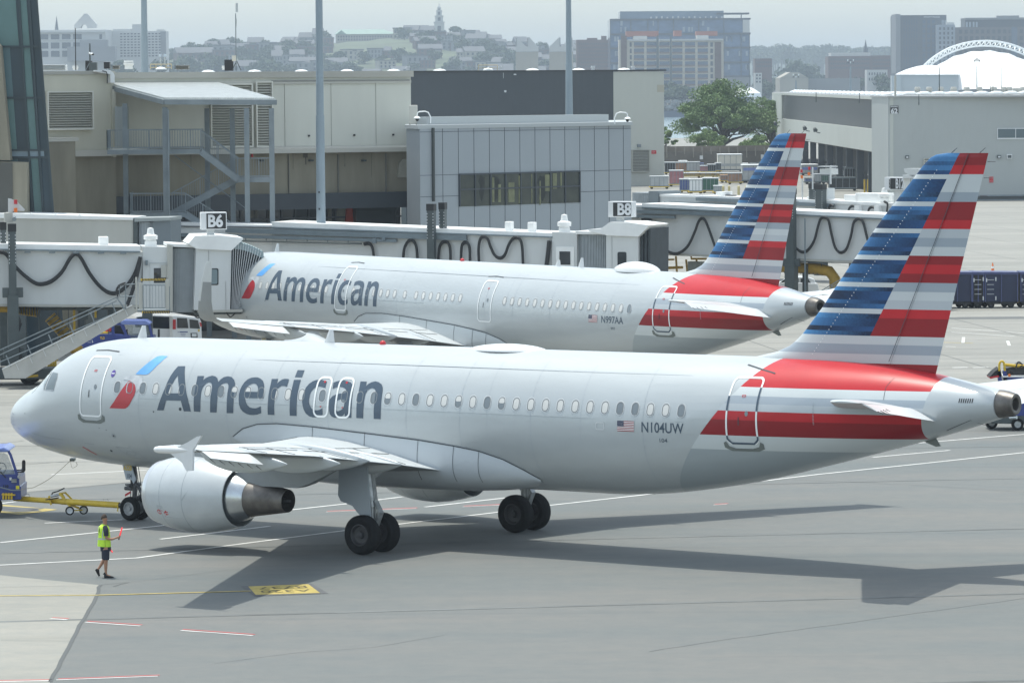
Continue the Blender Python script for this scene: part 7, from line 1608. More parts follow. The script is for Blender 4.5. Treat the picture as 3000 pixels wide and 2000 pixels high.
wins(pl,o,1844,1852,122,270,1,8,.8,.7,wd_); wins(pl,o,2080,2090,122,270,1,8,.8,.7,wd_)
thinmast(1927,105,270,2440,.9,'tall grey chimney pipe in front of the cream apartment block',0,'chimney_pipe'); thinmast(1966,108,270,2440,.7,'pale mast right of the grey chimney pipe',0,'chimney_pipe')
# right-hand blocks
def tri(): pass
pl,o=blockb('hotel_tower','dark grey tower with HYATT PLACE lettering at its roofline',2626,2773,45,2700,fdk,40)
mb=MB(); pl.pr(mb,2624,42,2638,215,-30,.4); mb.build('pale_edge',fgr,o); mb=MB(); put_text(mb,'HYATT PLACE',pl.p(2730,50.5,.8),pl.d,V(0,0,1),5*2700/F*1.25,.03,w=46*2700/F); mb.build('roof_lettering',M['letter'],o,recalc=False)
wins(pl,o,2645,2690,58,210,6,8,.3,.82,wd2); wins(pl,o,2700,2742,58,210,3,11,.62,.72,wd2); wins(pl,o,2758,2772,58,75,3,1,.5,.8,mat('far_pale_window',(.35,.4,.45),.4))
pl,o=blockb('panelled_tower','pale panelled mid-rise attached to the dark hotel tower',2745,2798,73,2690,mat('far_pale_panel',(.27,.31,.36),.7,var=.1,vscale=.1),30); wins(pl,o,2748,2796,78,200,4,9,.45,.6,wd_); mb=MB(); pl.pr(mb,2775,66,2796,73,-10,-2); mb.build('penthouse',fw_,o)
pl,o=blockb('brown_office_block','brown-grey wide block behind the arch at the right edge',2798,3060,80,2750,mat('far_brown_wall',(.15,.14,.145),.8,var=.1,vscale=.08),40); mb=MB(); pl.pr(mb,2829,55,3060,81,-30,-2); mb.build('dark_penthouse',fdk,o); mb=MB(); pl.pr(mb,2829,53,3060,57,-31,-1); pl.pr(mb,2926,46,2990,54,-15,-8); mb.build('roof_plant',fgr,o); wins(pl,o,2806,3000,84,180,12,5,.6,.6,wd_); mb=MB(); pl.pr(mb,2963,80,2980,180,0,.7); mb.build('glass_strip',wd2,o)
for q in (2831,2840,2851,2860): mb=MB(); pl.pr(mb,q,65,q+5,80,-2,-1.7); mb.build('pale_window',mat('far_pale_window',(.35,.4,.45),.4),o)
pl,o=blockb('brick_terrace','dark brick apartment row with a pale top storey right of centre skyline',2427,2552,165,3000,fbk,30); mb=MB(); pl.pr(mb,2435,155,2551,166,-25,-1); mb.build('top_storey',fw_,o); wins(pl,o,2432,2548,169,205,18,3,.5,.5,wd_); mb=MB(); c=pl.p(2536,155,-5); mb.cone(c,c+V(0,0,3),2,1.4,6); mb.cone(c+V(0,0,3),c+V(0,0,9),1.1,.05,6); mb.build('cupola',fdk,o)
pl,o=blockb('brick_terrace','brick apartment row left of the dark hotel tower',2552,2630,163,3000,fbk,30); wins(pl,o,2556,2626,172,205,12,3,.5,.5,wd_)
pl,o=blockb('brick_terrace','small brick block just right of the big glass building',2212,2262,172,2900,fbk,20); wins(pl,o,2215,2259,178,200,8,2,.5,.5,wd_)
pl,o=blockb('gabled_warehouse','beige gabled warehouse behind the freight building',2285,2368,228,2380,fbg,40); mb=MB(); pl.poly(mb,[(2285,229),(2315,212),(2340,212),(2368,229)],-40,0); mb.build('gable',fbg,o)
pl,o=blockb('low_warehouse','long low pale warehouse right of the gabled warehouse',2368,2520,230,2390,fgr,40)
pl,o=blockb('white_house','small white house with two windows right of the glass building',2212,2232,214,2600,fw_,15); wins(pl,o,2213,2231,216,245,2,3,.5,.5,wd_)
pl,o=blockb('white_house','pair of pale houses at the foot of the dark hotel tower',2540,2600,205,2600,fw_,15); wins(pl,o,2543,2598,209,240,7,2,.4,.5,wd_)
for px,y0,lab in ((2492,195,'tall floodlight mast behind the freight building roof'),(2332,236,'shorter floodlight mast in front of the gabled warehouse')): thinmast(px,y0,275,1900,.5,lab,6,'floodlight_pole')
# small white boats and tents of the far shore
random.seed(8)
for k in range(16):
    px=1948+k*6.3; Y=2360; o=thing('parked_car','tiny pale car parked along the far shore','car',(atx(px,Y),Y,.5),'cars parked along the far shore'); mb=MB(); mb.hexa([V(atx(px,Y)-2,Y,.9),V(atx(px,Y)+2,Y,.9),V(atx(px,Y)+2,Y+1.8,.9),V(atx(px,Y)-2,Y+1.8,.9),V(atx(px,Y)-1.9,Y,1.5),V(atx(px,Y)+1.9,Y,1.5),V(atx(px,Y)+1.9,Y+1.8,1.5),V(atx(px,Y)-1.9,Y+1.8,1.5)]); mb.bb((atx(px,Y)-1.2,Y+.1,1.5),(atx(px,Y)+1,Y+1.7,2.1)); m_=random.choice([M['vanwhite'],fgr,M['vanwhite'],fdk])
    o2=mb.build('body',m_,o); o2.location.z=random.choice([4.5,4.5,4.5]); 
o=thing('marquee','white marquee tent on the far shore right of the large tree','tent',(atx(2205,2330),2330,3)); mb=MB(); c=at(2203,285,2330); mb.rev((c.x,2345,at(0,300,2330).z),(0,0,1),[(0,6),(2,5.5),(4,2.5),(5.2,.1)],12); mb.build('canopy',M['whitep'],o,True)
o=thing('marquee','white marquee partly hidden by the large tree crown','tent',(atx(2170,2330),2330,3)); mb=MB(); mb.rev((atx(2170,2345),2345,at(0,300,2330).z),(0,0,1),[(0,5),(1.6,4.6),(3.5,2.2),(5.0,.1)],12); mb.build('canopy',M['whitep'],o,True)
# ---------------- concert pavilion tent with trussed arch ----------------
YP=2150; pv=thing('tent_pavilion','big white tent pavilion carried by a white trussed arch','pavilion',(atx(2850,YP),YP,0)); k=YP/F
mem=mat('tent_membrane',(.80,.81,.80),.7)
ctr=(2890,300); 
def arc(t,rx,ry,cx=2888,cy=305): a=R(180-t*180); return cx+rx*math.cos(a),cy-ry*math.sin(a)
top=[];low=[];N=46
for i in range(N+1):
    t=i/N; top.append(at(*arc(t,225,185),YP)); low.append(at(*arc(t,214,170),YP))
    
mb=MB()
for off in (0,5): mb.tube([p+V(0,off,0) for p in top],.42,6)
mb.tube([p+V(0,2.5,0) for p in low],.42,6)
for i in range(N):
    for off in (0,5): mb.tube([top[i]+V(0,off,0),low[i]+V(0,2.5,0)],.2,4); mb.tube([low[i]+V(0,2.5,0),top[i+1]+V(0,off,0)],.2,4)
    mb.tube([top[i],top[i]+V(0,5,0)],.2,4)
mb.build('arch_truss',M['whitep'],pv,True)
rows=[]
for j in range(10):
    s=j/9; row=[]
    for i in range(N+1):
        t=i/N; sc=(1-.0*s); sag=.012*math.sin(t*46/2*PI*.5)**2 if j<2 else 0
        x,y=arc(t,203*(1-.03*s)-sag*100*(1-s),158*(1-.72*s**1.6)-sag*300*(1-s)); p=at(x,y,YP-62*s); row.append(V(p.x,YP-62*s+2,max(1,p.z)))
    rows.append(row)
mb=MB(); mb.grid(rows); mb.build('main_membrane',mem,pv,True,recalc=False)
rows=[]
for j in range(8):
    s=j/7; row=[]
    for i in range(15):
        t=i/14; x=2622+t*190; crest_=219-28*math.sin(PI*min(1,max(0,(t*.95)))**1)**.9; y=crest_+(219-crest_)*s; p=at(x,y,YP-40-30*s); row.append(V(p.x,YP-40-30*s,p.z))
    rows.append(row)
mb=MB(); mb.grid(rows); mb.build('side_membrane',mem,pv,True,recalc=False)
q=Pl(2626,YP-69,2815,YP-69); mb=MB(); q.pr(mb,2628,220,2808,300,-3,0); mb.build('side_curtain',mat('tent_side_curtain',(.50,.50,.49),.8,var=.05,vscale=.1),pv)
mb=MB(); q.pr(mb,2612,222,2640,300,-6,1); mb.build('end_annex',fw_,pv)
# ---------------- near tree, bushes and sea wall ----------------
def big_tree(name,lab,px,py_base,Y,h,r,seed,m='leafgreen',n=15000,leaf=.17,zlow=.18,group=None,flat=.5):
    rnd=random.Random(seed); b=at(px,py_base,Y); root=thing(name,lab,'tree' if name=='tree' else 'bush',b,group); mt=MB(); cs=[]
    nl=int(38 if name=='tree' else 9)
    mt.tube([b-V(0,0,1),b+V(.1,0,h*.12),b+V(-.1,.1,h*.30)],[.034*h,.028*h,.022*h],9)
    for k in range(nl):
        a=2*PI*k/nl*2.6+rnd.uniform(-.3,.3); rr=r*rnd.uniform(.45,1.0) if k%4 else r*rnd.uniform(.0,.4); elev=math.sqrt(max(0,1-(rr/r)**2))
        z=h*(zlow+ (1-zlow)*(.16+.84*elev)*rnd.uniform(.5,.97)); tip=b+V(rr*math.cos(a),rr*math.sin(a),z); st=b+V(0,0,h*rnd.uniform(.10,.30)); mid=st.lerp(tip,.5)+V(0,0,-h*.03+rnd.uniform(-.02,.05)*h)
        mt.tube([st,st.lerp(mid,.5)+V(0,0,.02*h),mid,mid.lerp(tip,.6),tip],[.013*h,.010*h,.007*h,.004*h,.0015*h],6); cs.append((tip,r*rnd.uniform(.20,.36))); 
        for q in range(3):
            t2=mid.lerp(tip,rnd.uniform(.2,.9)); e=t2+V(rnd.uniform(-1,1),rnd.uniform(-1,1),rnd.uniform(-.1,.7))*r*.26; mt.tube([t2,t2.lerp(e,.5)+V(0,0,.02*h),e],[.004*h,.003*h,.001*h],5); cs.append((e,r*rnd.uniform(.10,.2)))
    mt.build('trunk',M['trunk'],root,True); mb=MB(); leaf_cloud(mb,cs,n,leaf,1,0,seed); mb.build('crown',M[m],root,recalc=False); return root
big_tree('tree','large spreading green tree standing alone behind the sea wall',2118,455,765,13.2,7.6,5,n=66000,leaf=.18,zlow=.14)
big_tree('tree','green tree half hidden behind the freight building end',2262,455,790,11.5,5.6,8,n=24000,leaf=.17)
big_tree('bush','bright green bush at the foot of the large tree',2075,462,752,5.0,4.2,3,'bushgreen',8000,.15,.05)
big_tree('bush','bright green bush between the large tree and the freight building',2218,462,752,4.4,4.2,4,'bushgreen',8000,.15,.05)
big_tree('bush','small yellow-green bush beside the far concourse corner',1950,452,752,5.0,2.0,6,'bushgreen',3500,.15,.05)
sw=Pl(1890,742,2330,748); o=thing('sea_wall','brown concrete sea wall with post-like joints behind the stored carts','wall',(sw.a.x,742,0)); mb=MB(); sw.pr(mb,1890,446,2330,540,-.6,0); mb.build('wall',mat('sea_wall_brown',(.125,.115,.10),.9,var=.25,vscale=.25),o); mb=MB(); sw.pr(mb,1890,430,2330,447,-1.2,-.9); mb.build('upper_fence',mat('sea_wall_upper',(.22,.19,.155),.9,var=.25,vscale=.3),o)
mb=MB()
for x in range(1900,2330,26): sw.pr(mb,x,431,x+3,452+(x%3)*5,-.1,.06); 
mb.build('joint_post',mat('sea_wall_stain',(.25,.235,.20),.9),o); mb=MB(); sw.pr(mb,2050,456,2059,467,0,.08); sw.pr(mb,2229,453,2237,466,0,.08); mb.build('notice_board',M['signwhite'],o)
# ---------------- stored carts and containers ----------------
def crate(name,lab,x0,x1,y0,y1,m,cat='container',dep=1.6,base='dolly',roof=None,group=None,ribs=4,Y=None):
    g=gnd((x0+x1)/2,y1); Y=Y or g.y; a=at(x0,y1,Y); b=at(x1,y0,Y); o=thing(name,lab,cat,(a.x,Y,0),group); hb=.35 if base else 0; c=min(.35*(b.x-a.x),.4)
    mb=MB(); mb.bb((a.x,Y,hb),(b.x,Y+dep,b.z)); mb.build('body',m,o,bevel=.04)
    mb=MB()
    for k in range(ribs+1): x=a.x+(b.x-a.x)*k/ribs; mb.bb((x-.03,Y-.04,hb),(x+.03,Y,b.z))
    mb.bb((a.x,Y-.05,b.z-.1),(b.x,Y,b.z)); mb.bb((a.x,Y-.05,hb),(b.x,Y,hb+.1)); mb.build('frame',M['galv'],o)
    mb=MB(); mb.bb((a.x-.06,Y-.06,b.z),(b.x+.06,Y+dep+.06,b.z+.07)); mb.build('top',roof or M['whitep'],o)
    if base:
        mb=MB(); mb.bb((a.x-.15,Y-.05,.22),(b.x+.15,Y+dep+.05,.34)); mb.build('deck',M['yellow'] if base=='dolly' else M['column'],o)
        for x in (a.x+.2,b.x-.2):
            mb=MB(); mb.rev((x,Y+.1,.2),(0,1,0),[(-.07,.05),(-.07,.2),(.07,.2),(.07,.05)],12,cap=True); mb.build('wheel',M['tyre'],o)
    return o
silver=mat('container_aluminium',(.40,.42,.43),.45,metal=.3,var=.15,vscale=1); pinkt=mat('faded_red_tarpaulin',(.40,.17,.18),.8,var=.25,vscale=1); greenc=mat('green_container_paint',(.03,.11,.07),.6,var=.2,vscale=1); bluec=mat('blue_container_paint',(.06,.09,.25),.6,var=.2,vscale=1); cream=mat('truck_box_cream',(.62,.60,.53),.5,var=.06,vscale=.5); rust=mat('weathered_orange_cart',(.33,.19,.12),.8,var=.35,vscale=1)
crate('cargo_container','silver cargo container with a white label by the concourse corner',1905,1958,517,554,silver)
crate('covered_cart','faded red tarpaulin-covered cart with a yellow base',1962,2002,500,547,pinkt,'cart',2.2)
for i,(x0,x1,y0,y1,m,lab) in enumerate(((1948,1978,476,512,M['signblack'],'black mesh cart in the back row by the concourse'),(1980,2012,476,508,rust,'rust brown container in the back row'),(2012,2050,475,508,silver,'silver container with a label in the back row'),(2052,2074,486,509,pinkt,'short pink container in the back row'),(2074,2096,482,509,M['signblack'],'black caged cart in the back row'),(2096,2112,478,506,M['signblack'],'narrow black cart beside the tall cream truck'))):
    crate('cargo_container',lab,x0,x1,y0,y1,m)
crate('cargo_container','violet-blue container left of the white one',1992,2022,525,566,bluec); crate('cargo_container','white container between the blue and the green one',2020,2057,526,569,M['vanwhite']); crate('cargo_container','green container with a grey lower half',2059,2104,522,566,greenc,dep=2)
crate('cargo_container','small clear-wrapped container right of the green one',2092,2116,545,570,silver)
crate('cargo_container','weathered orange cart behind the yellow bollards',2134,2174,507,540,rust,'cart')
for i,(x0,x1) in enumerate(((1996,2052),(2054,2094),(2096,2136))): crate('empty_dolly_rack',('leftmost','middle','rightmost')[i]+' white-topped low rack behind the containers',x0,x1,507,522,M['amber'],'rack',2.0,ribs=3)
def truck_box(lab,x0,x1,y0,y1,stripe):
    o=crate('box_truck',lab,x0,x1,y0,y1,cream if not stripe else silver,'truck',5,base='frame'); Y=gnd((x0+x1)/2,y1).y; a=at(x0,y1,Y); b=at(x1,y0,Y)
    mb=MB()
    if stripe: mb.bb((a.x+.1,Y-.07,b.z-.75),(b.x-.1,Y-.05,b.z-.35)); mb.build('blue_stripe',M['navyroof'],o)
    else: mb.bb((a.x+.2,Y-.06,.9),(b.x-.2,Y-.045,b.z*.48)); mb.build('roller_door',silver,o)
    return o
truck_box('tall cream box truck seen from behind near the sea wall',2105,2174,453,504,0)
truck_box('white container with a blue stripe left of the rear striped tail',2176,2240,484,536,1)
truck_box('white container with a blue stripe right of the rear striped tail',2349,2396,483,515,1)
for i,px in enumerate((2119,2136,2164,2186)):
    g=gnd(px,572); o=thing('bollard',('leftmost','second','third','rightmost')[i]+' cream-yellow bollard in front of the containers','bollard',g,'cream-yellow bollards by the containers'); mb=MB(); mb.cone(g,g+V(0,0,1.05),.16,.16,10); mb.rev(g+V(0,0,1.05),(0,0,1),[(0,.16),(.08,.12),(.12,.001)],10); mb.build('post',mat('cream_yellow_paint',(.55,.47,.22),.6),o)
for i,px in enumerate((2533,2543)):
    g=gnd(px,566); o=thing('bollard',('left','right')[i]+' of two yellow-brown bollards in front of the open bay','bollard',g,'bollards by the open bay'); mb=MB(); mb.cone(g,g+V(0,0,1.7),.12,.12,8); mb.build('post',M['yellow'],o)
crate('bin','dark tall bin against the freight building pier',2547,2580,513,566,M['column'],'bin',2,base=None)
crate('mesh_cart','black mesh-sided cart parked in front of the open bay',2430,2508,520,560,mat('black_mesh',(.035,.038,.04),.8,var=.4,vscale=3),'cart',2,base='frame',roof=M['column'])
crate('mesh_cart','tall black wire cage cart in the open bay',2475,2505,492,521,mat('black_mesh',(.035,.038,.04),.8,var=.4,vscale=3),'cart',2,base='frame',roof=M['column'],Y=590)

random.seed(31)
cols=[(silver,'silver'),(pinkt,'faded red'),(bluec,'dull blue'),(rust,'rusty orange'),(M['signblack'],'black'),(M['vanwhite'],'white'),(M['jet_beige'],'beige'),(greenc,'green')]
rows_=[(1952,2095,474,15),(2176,2345,498,16),(1965,2130,497,17),(2112,2200,536,20),(2352,2470,505,17),(2360,2430,540,20)]
for (xa,xb,yb,hh) in rows_:
    x=xa
    while x<xb:
        w=random.uniform(13,24); m,cn=random.choice(cols); h2=hh*random.uniform(.8,1.5)
        crate('cargo_container',cn+' cargo container standing in the crowded cart rows near the sea wall',x,x+w,yb-h2,yb,m,dep=random.uniform(1.5,4),ribs=random.choice([2,3,4]),roof=random.choice([M['whitep'],M['column'],m]),base=random.choice(['dolly','frame']),group=cn+' containers in the crowded cart rows'); x+=w+random.uniform(1,9)
for k,(px,py,lab) in enumerate(((1880,538,'small white truck facing the camera below the far louvre'),(2453,524,'small white pickup parked in shade in front of the open bay'))):
    g=gnd(px,py); o=thing('small_truck',lab,'truck',g); w=1.0
    mb=MB(); mb.hexa([g+V(-w,0,.45),g+V(w,0,.45),g+V(w,4.5,.45),g+V(-w,4.5,.45),g+V(-w,0,1.2),g+V(w,0,1.2),g+V(w,4.5,1.2),g+V(-w,4.5,1.2)]); mb.build('body',M['vanwhite'],o,bevel=.08)
    mb=MB(); mb.hexa([g+V(-w*.95,1,1.2),g+V(w*.95,1,1.2),g+V(w*.95,3,1.2),g+V(-w*.95,3,1.2),g+V(-w*.8,1.5,1.9),g+V(w*.8,1.5,1.9),g+V(w*.8,2.8,1.9),g+V(-w*.8,2.8,1.9)]); mb.build('cab',M['vanwhite'],o,bevel=.05)
    mb=MB(); mb.add([g+V(-w*.82,1.04,1.25),g+V(w*.82,1.04,1.25),g+V(w*.72,1.44,1.82),g+V(-w*.72,1.44,1.82)],[(0,1,2,3)]); mb.build('windscreen',M['autoglass'],o,recalc=False)
    mb=MB(); mb.box(g+V(0,-.02,.75),(1.3,.05,.25)); mb.build('grille',M['signblack'],o)
    for s in (-1,1):
        mb=MB(); mb.box(g+V(s*.8,-.03,.8),(.25,.05,.2)); mb.build('headlight',M['signwhite'],o)
        mb=MB(); mb.rev(g+V(s*.85,.8,.36),(1,0,0),[(-.12,.1),(-.12,.36),(.12,.36),(.12,.1)],16,cap=True); mb.build('wheel',M['tyre'],o)
# ---------------- tow bar and tug ----------------
def wheelr(par,c,r,w,rimm='rim',name='wheel',rr=.55):
    c=Vector(c); mb=MB(); mb.rev(c,(0,1,0),[(-w/2*.8,r*rr),(-w/2,r*.75),(-w/2*.8,r*.96),(0,r),(w/2*.8,r*.96),(w/2,r*.75),(w/2*.8,r*rr)],24); t=mb.build(name,M['tyre'],par,True)
    mb=MB(); mb.rev(c,(0,1,0),[(-w/2*.8,r*rr),(-w/2*.5,r*rr*.8),(-w/2*.5,r*.2),(-w/2*.7,r*.18),(-w/2*.7,.001)],18); mb.rev(c,(0,1,0),[(w/2*.8,r*rr),(w/2*.5,r*rr*.8),(w/2*.5,.001)],18); mb.build('rim',M[rimm],t,True); return t
P1=gnd(350,1479,.47); P0=gnd(42,1459,.55)
tbr=thing('tow_bar','long yellow tow bar on two small wheels between tug and nose gear','tow bar',(P0.x,P0.y,0))
d=(P1-P0).normalized(); mb=MB(); mb.cone(P0,P0.lerp(P1,.47),.088,.09,18); mb.cone(P0.lerp(P1,.45),P1,.10,.10,18); mb.build('bar',M['towyellow'],tbr,True)
mb=MB(); mb.cone(P1-d*.02,P1+d*.12,.075,.06,12); mb.cone(P1+V(.06,0,0),P1+V(.06,0,-.18),.03,.03,8); mb.build('coupling_head',M['darksteel'],tbr)
mb=MB(); mb.cone(P0+d*.05,P0-d*.22,.05,.05,10); mb.build('tow_eye',M['darksteel'],tbr)
for t in (.12,.87):
    q=P0.lerp(P1,t); mb=MB(); mb.tube([q-d*.09+V(0,0,.06),q-d*.09+V(0,0,.17),q+d*.09+V(0,0,.17),q+d*.09+V(0,0,.06)],.011,6); mb.build('handle',M['jet_beige'],tbr)
A1=P0.lerp(P1,.455)
wl=at(204.5,1495,A1.y-.18); wr=at(245,1493,A1.y+.05)
for w in (wl,wr): wheelr(tbr,w,.145,.09,'letter',rr=.68)
mb=MB(); mb.cone(wl,wr,.02,.02,8)
mb.beam(at(174,1444,A1.y-.16),at(207,1484,A1.y-.16),.05,.07); mb.beam(at(180,1444,A1.y-.08),at(200,1478,A1.y-.1),.05,.06); mb.beam(at(190,1441,A1.y+.12),at(211,1462,A1.y+.12),.05,.06); mb.beam(at(207,1478,A1.y-.05),at(232,1488,A1.y+.03),.05,.07); mb.beam(at(174,1445,A1.y-.16),at(192,1442,A1.y+.12),.04,.05); mb.bb(at(145,1458,A1.y-.1),at(149,1450,A1.y+.1)); mb.beam(at(143,1452,A1.y),at(150,1478,A1.y),.14,.05)
mb.build('wheel_frame',M['towyellow'],tbr)
mb=MB(); mb.cone(at(148,1453,A1.y-.1),at(174,1448,A1.y-.1),.045,.045,12); mb.build('jack_cylinder',M['steel'],tbr,True)
mb=MB(); mb.tube([at(153,1443,A1.y-.1),at(170,1438,A1.y-.1),at(189,1429,A1.y-.1)],.022,6); mb.tube([at(133,1463,A1.y-.12),at(150,1461,A1.y-.12),at(172,1457,A1.y-.12)],.02,6); mb.tube([at(153,1443,A1.y-.1),at(151,1455,A1.y-.1)],.02,6); mb.build('pump_handle',M['black'],tbr)
mb=MB(); mb.bb(at(343,1483,P1.y-.12),at(347,1497,P1.y-.08)); mb.build('locking_pin',M['towyellow'],tbr)
mb=MB(); put_text(mb,'CJ-C2',P0.lerp(P1,.80)+V(0,-.103,0),d,V(0,0,1),.07,.0,w=.28); mb.build('faded_lettering',mat('faded_letter',(.40,.27,.03),.6),tbr,recalc=False)
# tug cut by the left edge
YT_=P0.y-.1
tg=thing('pushback_tug','dark blue tug with an open-windowed cab cut by the left edge','tug',(atx(20,YT_),YT_,0))
def T(px,py,o=0.): return at(px,py,YT_+o)
def poly_(mb,pts,o0,o1): mb.prism([T(x,y,o0) for x,y in pts],V(0,o1-o0,0))
mb=MB(); poly_(mb,[(-170,1395),(50,1388),(56,1400),(57,1424),(61,1424),(61,1463),(-170,1470)],-.6,1.2); mb.build('body',M['navy'],tg,bevel=.03)
mb=MB(); poly_(mb,[(-170,1318),(0,1312),(10,1309),(22,1316),(28,1321),(20,1324),(-170,1326)],-.65,1.25); mb.build('cab_roof',M['navyroof'],tg,bevel=.04)
for o in (-.6,1.15):
    for q_ in ([(20,1320),(27,1318),(34,1330),(53,1388),(46,1392),(28,1335)],[(-100,1322),(-93,1322),(-93,1395),(-100,1395)]): mb=MB(); poly_(mb,q_,o,o+.06); mb.build('cab_pillar',M['navy'],tg)
mb=MB(); poly_(mb,[(47,1384),(53,1384),(54,1392),(47,1392)],-.55,1.2); mb.build('windscreen_sill',M['navy'],tg)
mb=MB(); poly_(mb,[(-92,1328),(12,1326),(22,1332),(44,1388),(-92,1392)],-.59,-.57); mb.build('side_glass',M['clearglass'],tg)
mb=MB(); mb.tube([T(51,1376,-.55),T(62,1376,-.8),T(66,1382,-.85)],.02,6); mb.tube([T(52,1382,-.55),T(68,1382,-.85)],.02,6); mb.build('mirror_arm',M['black'],tg)
mb=MB(); poly_(mb,[(64,1352),(66,1347),(72,1347),(74,1352),(74,1378),(70,1383),(64,1381)],-.95,-.85); mb.build('mirror',M['black'],tg,bevel=.02)
mb=MB(); q=T(4,1370,.1); mb.tube([q+V(.16*math.cos(a*PI/8),-.05*math.cos(a*PI/8),.17*math.sin(a*PI/8)) for a in range(17)],.014,6); mb.tube([q,T(-20,1395,.1)],.02,5); mb.build('steering_wheel',M['black'],tg)
mb=MB(); mb.tube([T(1,1381,-.6),T(17,1399,-.62)],.018,5); mb.build('wiper',M['black'],tg)
for i in range(2):
    mb=MB(); q=T(31 if i==0 else 41,1402 if i==0 else 1408,-.61); mb.box(q,(.07,.04,.09) if i==0 else (.17,.04,.13)); mb.build('headlight',M['signwhite'] if i==0 else M['steel'],tg,bevel=.01)
mb=MB()
for k in range(4): q=T(41,1402.5+k*3.6,-.64); mb.box(q,(.18,.02,.012))
mb.build('lamp_guard',M['black'],tg)
mb=MB(); q=T(55,1396,-.62); mb.cone(q,q+V(.03,-.1,0),.05,.05,10); mb.build('marker_lamp',M['orange'] if False else M['steel'],tg)
mb=MB(); mb.box(T(51.5,1427,-.61),(.11,.01,.11)); mb.build('warning_sticker',mat('sticker_yellow',(.7,.6,.03),.5),tg)
mb=MB(); put_text(mb,'110',T(17,1424,-.615),V(1,0,0),V(0,0,1),.12,.006,w=.17); mb.build('fleet_number',M['black'],tg,recalc=False)
mb=MB()
for k in range(4): poly_(mb,[(7+k*8,1444),(12+k*8,1444),(12+k*8,1462),(7+k*8,1462)],-.72,-.6)
poly_(mb,[(5,1446),(44,1448),(44,1451),(5,1450)],-.75,-.6); mb.build('hitch_bracket',M['yellow'],tg)
mb=MB(); mb.tube(catm([T(-20,1428,-.66),T(0,1427,-.66),T(18,1431,-.68),T(35,1435,-.68),T(60,1435,-.66)],4),.018,6); mb.build('chain',M['galv'],tg)
for x in (-100,-20): wheelr(tg,(T(x,1480).x,YT_-.45,.36),.36,.25,'darkrim')
mb=MB(); a_=Vector((P1.x,P1.y,0)); N0=at(204,1351,143.4); mb.tube(catm([T(60,1434,-.6),at(85,1429,142.6),at(103,1425,142.7),at(150,1398,143),N0],6),.008,5); mb.tube(catm([at(207,1352,143.4),at(209,1365,143.4),at(214,1370,143.4),at(226,1362,143.4),at(222,1352,143.4)],4),.007,4)
o=mb.build('headset_cable',mat('cable_tan',(.32,.28,.18),.7)); tag(o,'thin sagging cable running from under the nose to the blue tug','cable')
mb=MB(); mb.bb(at(204,1351,143.3),at(222,1340,143.8)); o=mb.build('interphone_box',M['scuff']); tag(o,'small grey box hanging under the nose of the towed airliner','box')
# ---------------- vehicles beneath the left jetway ----------------
YV=228
vn=thing('passenger_van','white passenger van seen from behind under the B6 jetway stair','van',(atx(490,YV),YV,0))
def VV(px,py,o=0.): return at(px,py,YV+o)
k=YV/F
body=[(388,940),(398,925),(420,921),(505,924),(512,924),(584,929),(590,940),(593,990),(593,1022),(388,1022)]
mb=MB(); mb.prism([VV(x,y) for x,y in [(505,924),(512,923),(584,929),(590,942),(593,1022),(505,1022)]],V(-1.6,4.6,0)); mb.build('body',M['vanwhite'],vn,bevel=.05)
mb=MB(); mb.prism([VV(x,y,.6) for x,y in [(388,945),(400,926),(430,921),(506,924),(506,1022),(388,1022)]],V(-.8,2.6,0)); mb.build('side_panel',M['vanwhite'],vn,bevel=.04)
mb=MB(); mb.prism([VV(x,y,.58) for x,y in [(394,948),(402,930),(430,926),(498,928),(502,934),(500,963),(440,961),(396,958)]],V(0,.04,0)); mb.build('side_window',M['autoglass'],vn,bevel=.01)
for q in ([(519,931),(548,932),(552,961),(519,961)],[(555,935),(580,938),(586,963),(556,961)]):
    mb=MB(); mb.prism([VV(x,y,-.03) for x,y in q],V(0,.03,0)); mb.build('rear_window',M['autoglass'],vn)
mb=MB(); mb.bb(VV(553,928,-.01),VV(554,1020,-.015)); mb.build('door_gap',M['line'],vn)
for q in ([(506,936),(515,936),(515,964),(506,964)],[(584,944),(588,944),(592,956),(587,956)]): mb=MB(); mb.prism([VV(x,y,-.04) for x,y in q],V(0,.04,0)); mb.build('tail_lamp',M['tail'],vn)
mb=MB(); mb.prism([VV(x,y,-.03) for x,y in [(558,975),(578,975),(579,989),(559,989)]],V(0,.03,0)); mb.build('plate_surround',M['autoglass'],vn); mb=MB(); mb.prism([VV(x,y,-.05) for x,y in [(562,977),(576,977),(576,986),(562,986)]],V(0,.02,0)); mb.build('number_plate',M['signwhite'],vn)
mb=MB()
for x0,x1,y in ((521,523,971),(526,550,971),(529,544,978),(531,543,982),(530,544,990)): mb.bb(VV(x0,y,-.015),VV(x1,y+(2.6 if y<975 else 1),-.01))
mb.build('door_lettering',M['navy'],vn); mb=MB(); mb.bb(VV(580,965,-.015),VV(585,971,-.01)); mb.build('yellow_sticker',M['yellow'],vn)
for dx_,dy_ in ((-.15,.3),(-1.4,3.6)): 
    q=VV(515,1020); wheelr(vn,(q.x+dx_,YV+dy_,.36),.36,.24,'darkrim')
wheelr(vn,(VV(578,1020).x,YV+.3,.36),.36,.24,'darkrim')
YG=222
bt=thing('baggage_tractor','blue baggage tractor with a fabric-roofed cab parked under the jetway stair','tractor',(atx(330,YG),YG,0))
def G(px,py,o=0.): return at(px,py,YG+o)
def gp(name,pts,o0,o1,m,par=bt,bev=0): mb=MB(); mb.prism([G(x,y,o0) for x,y in pts],V(0,o1-o0,0)); return mb.build(name,m,par,bevel=bev)
gp('body',[(205,985),(232,1002),(250,985),(300,978),(325,978),(450,985),(450,1030),(205,1030)],0,1.5,M['navy'],bev=.03)
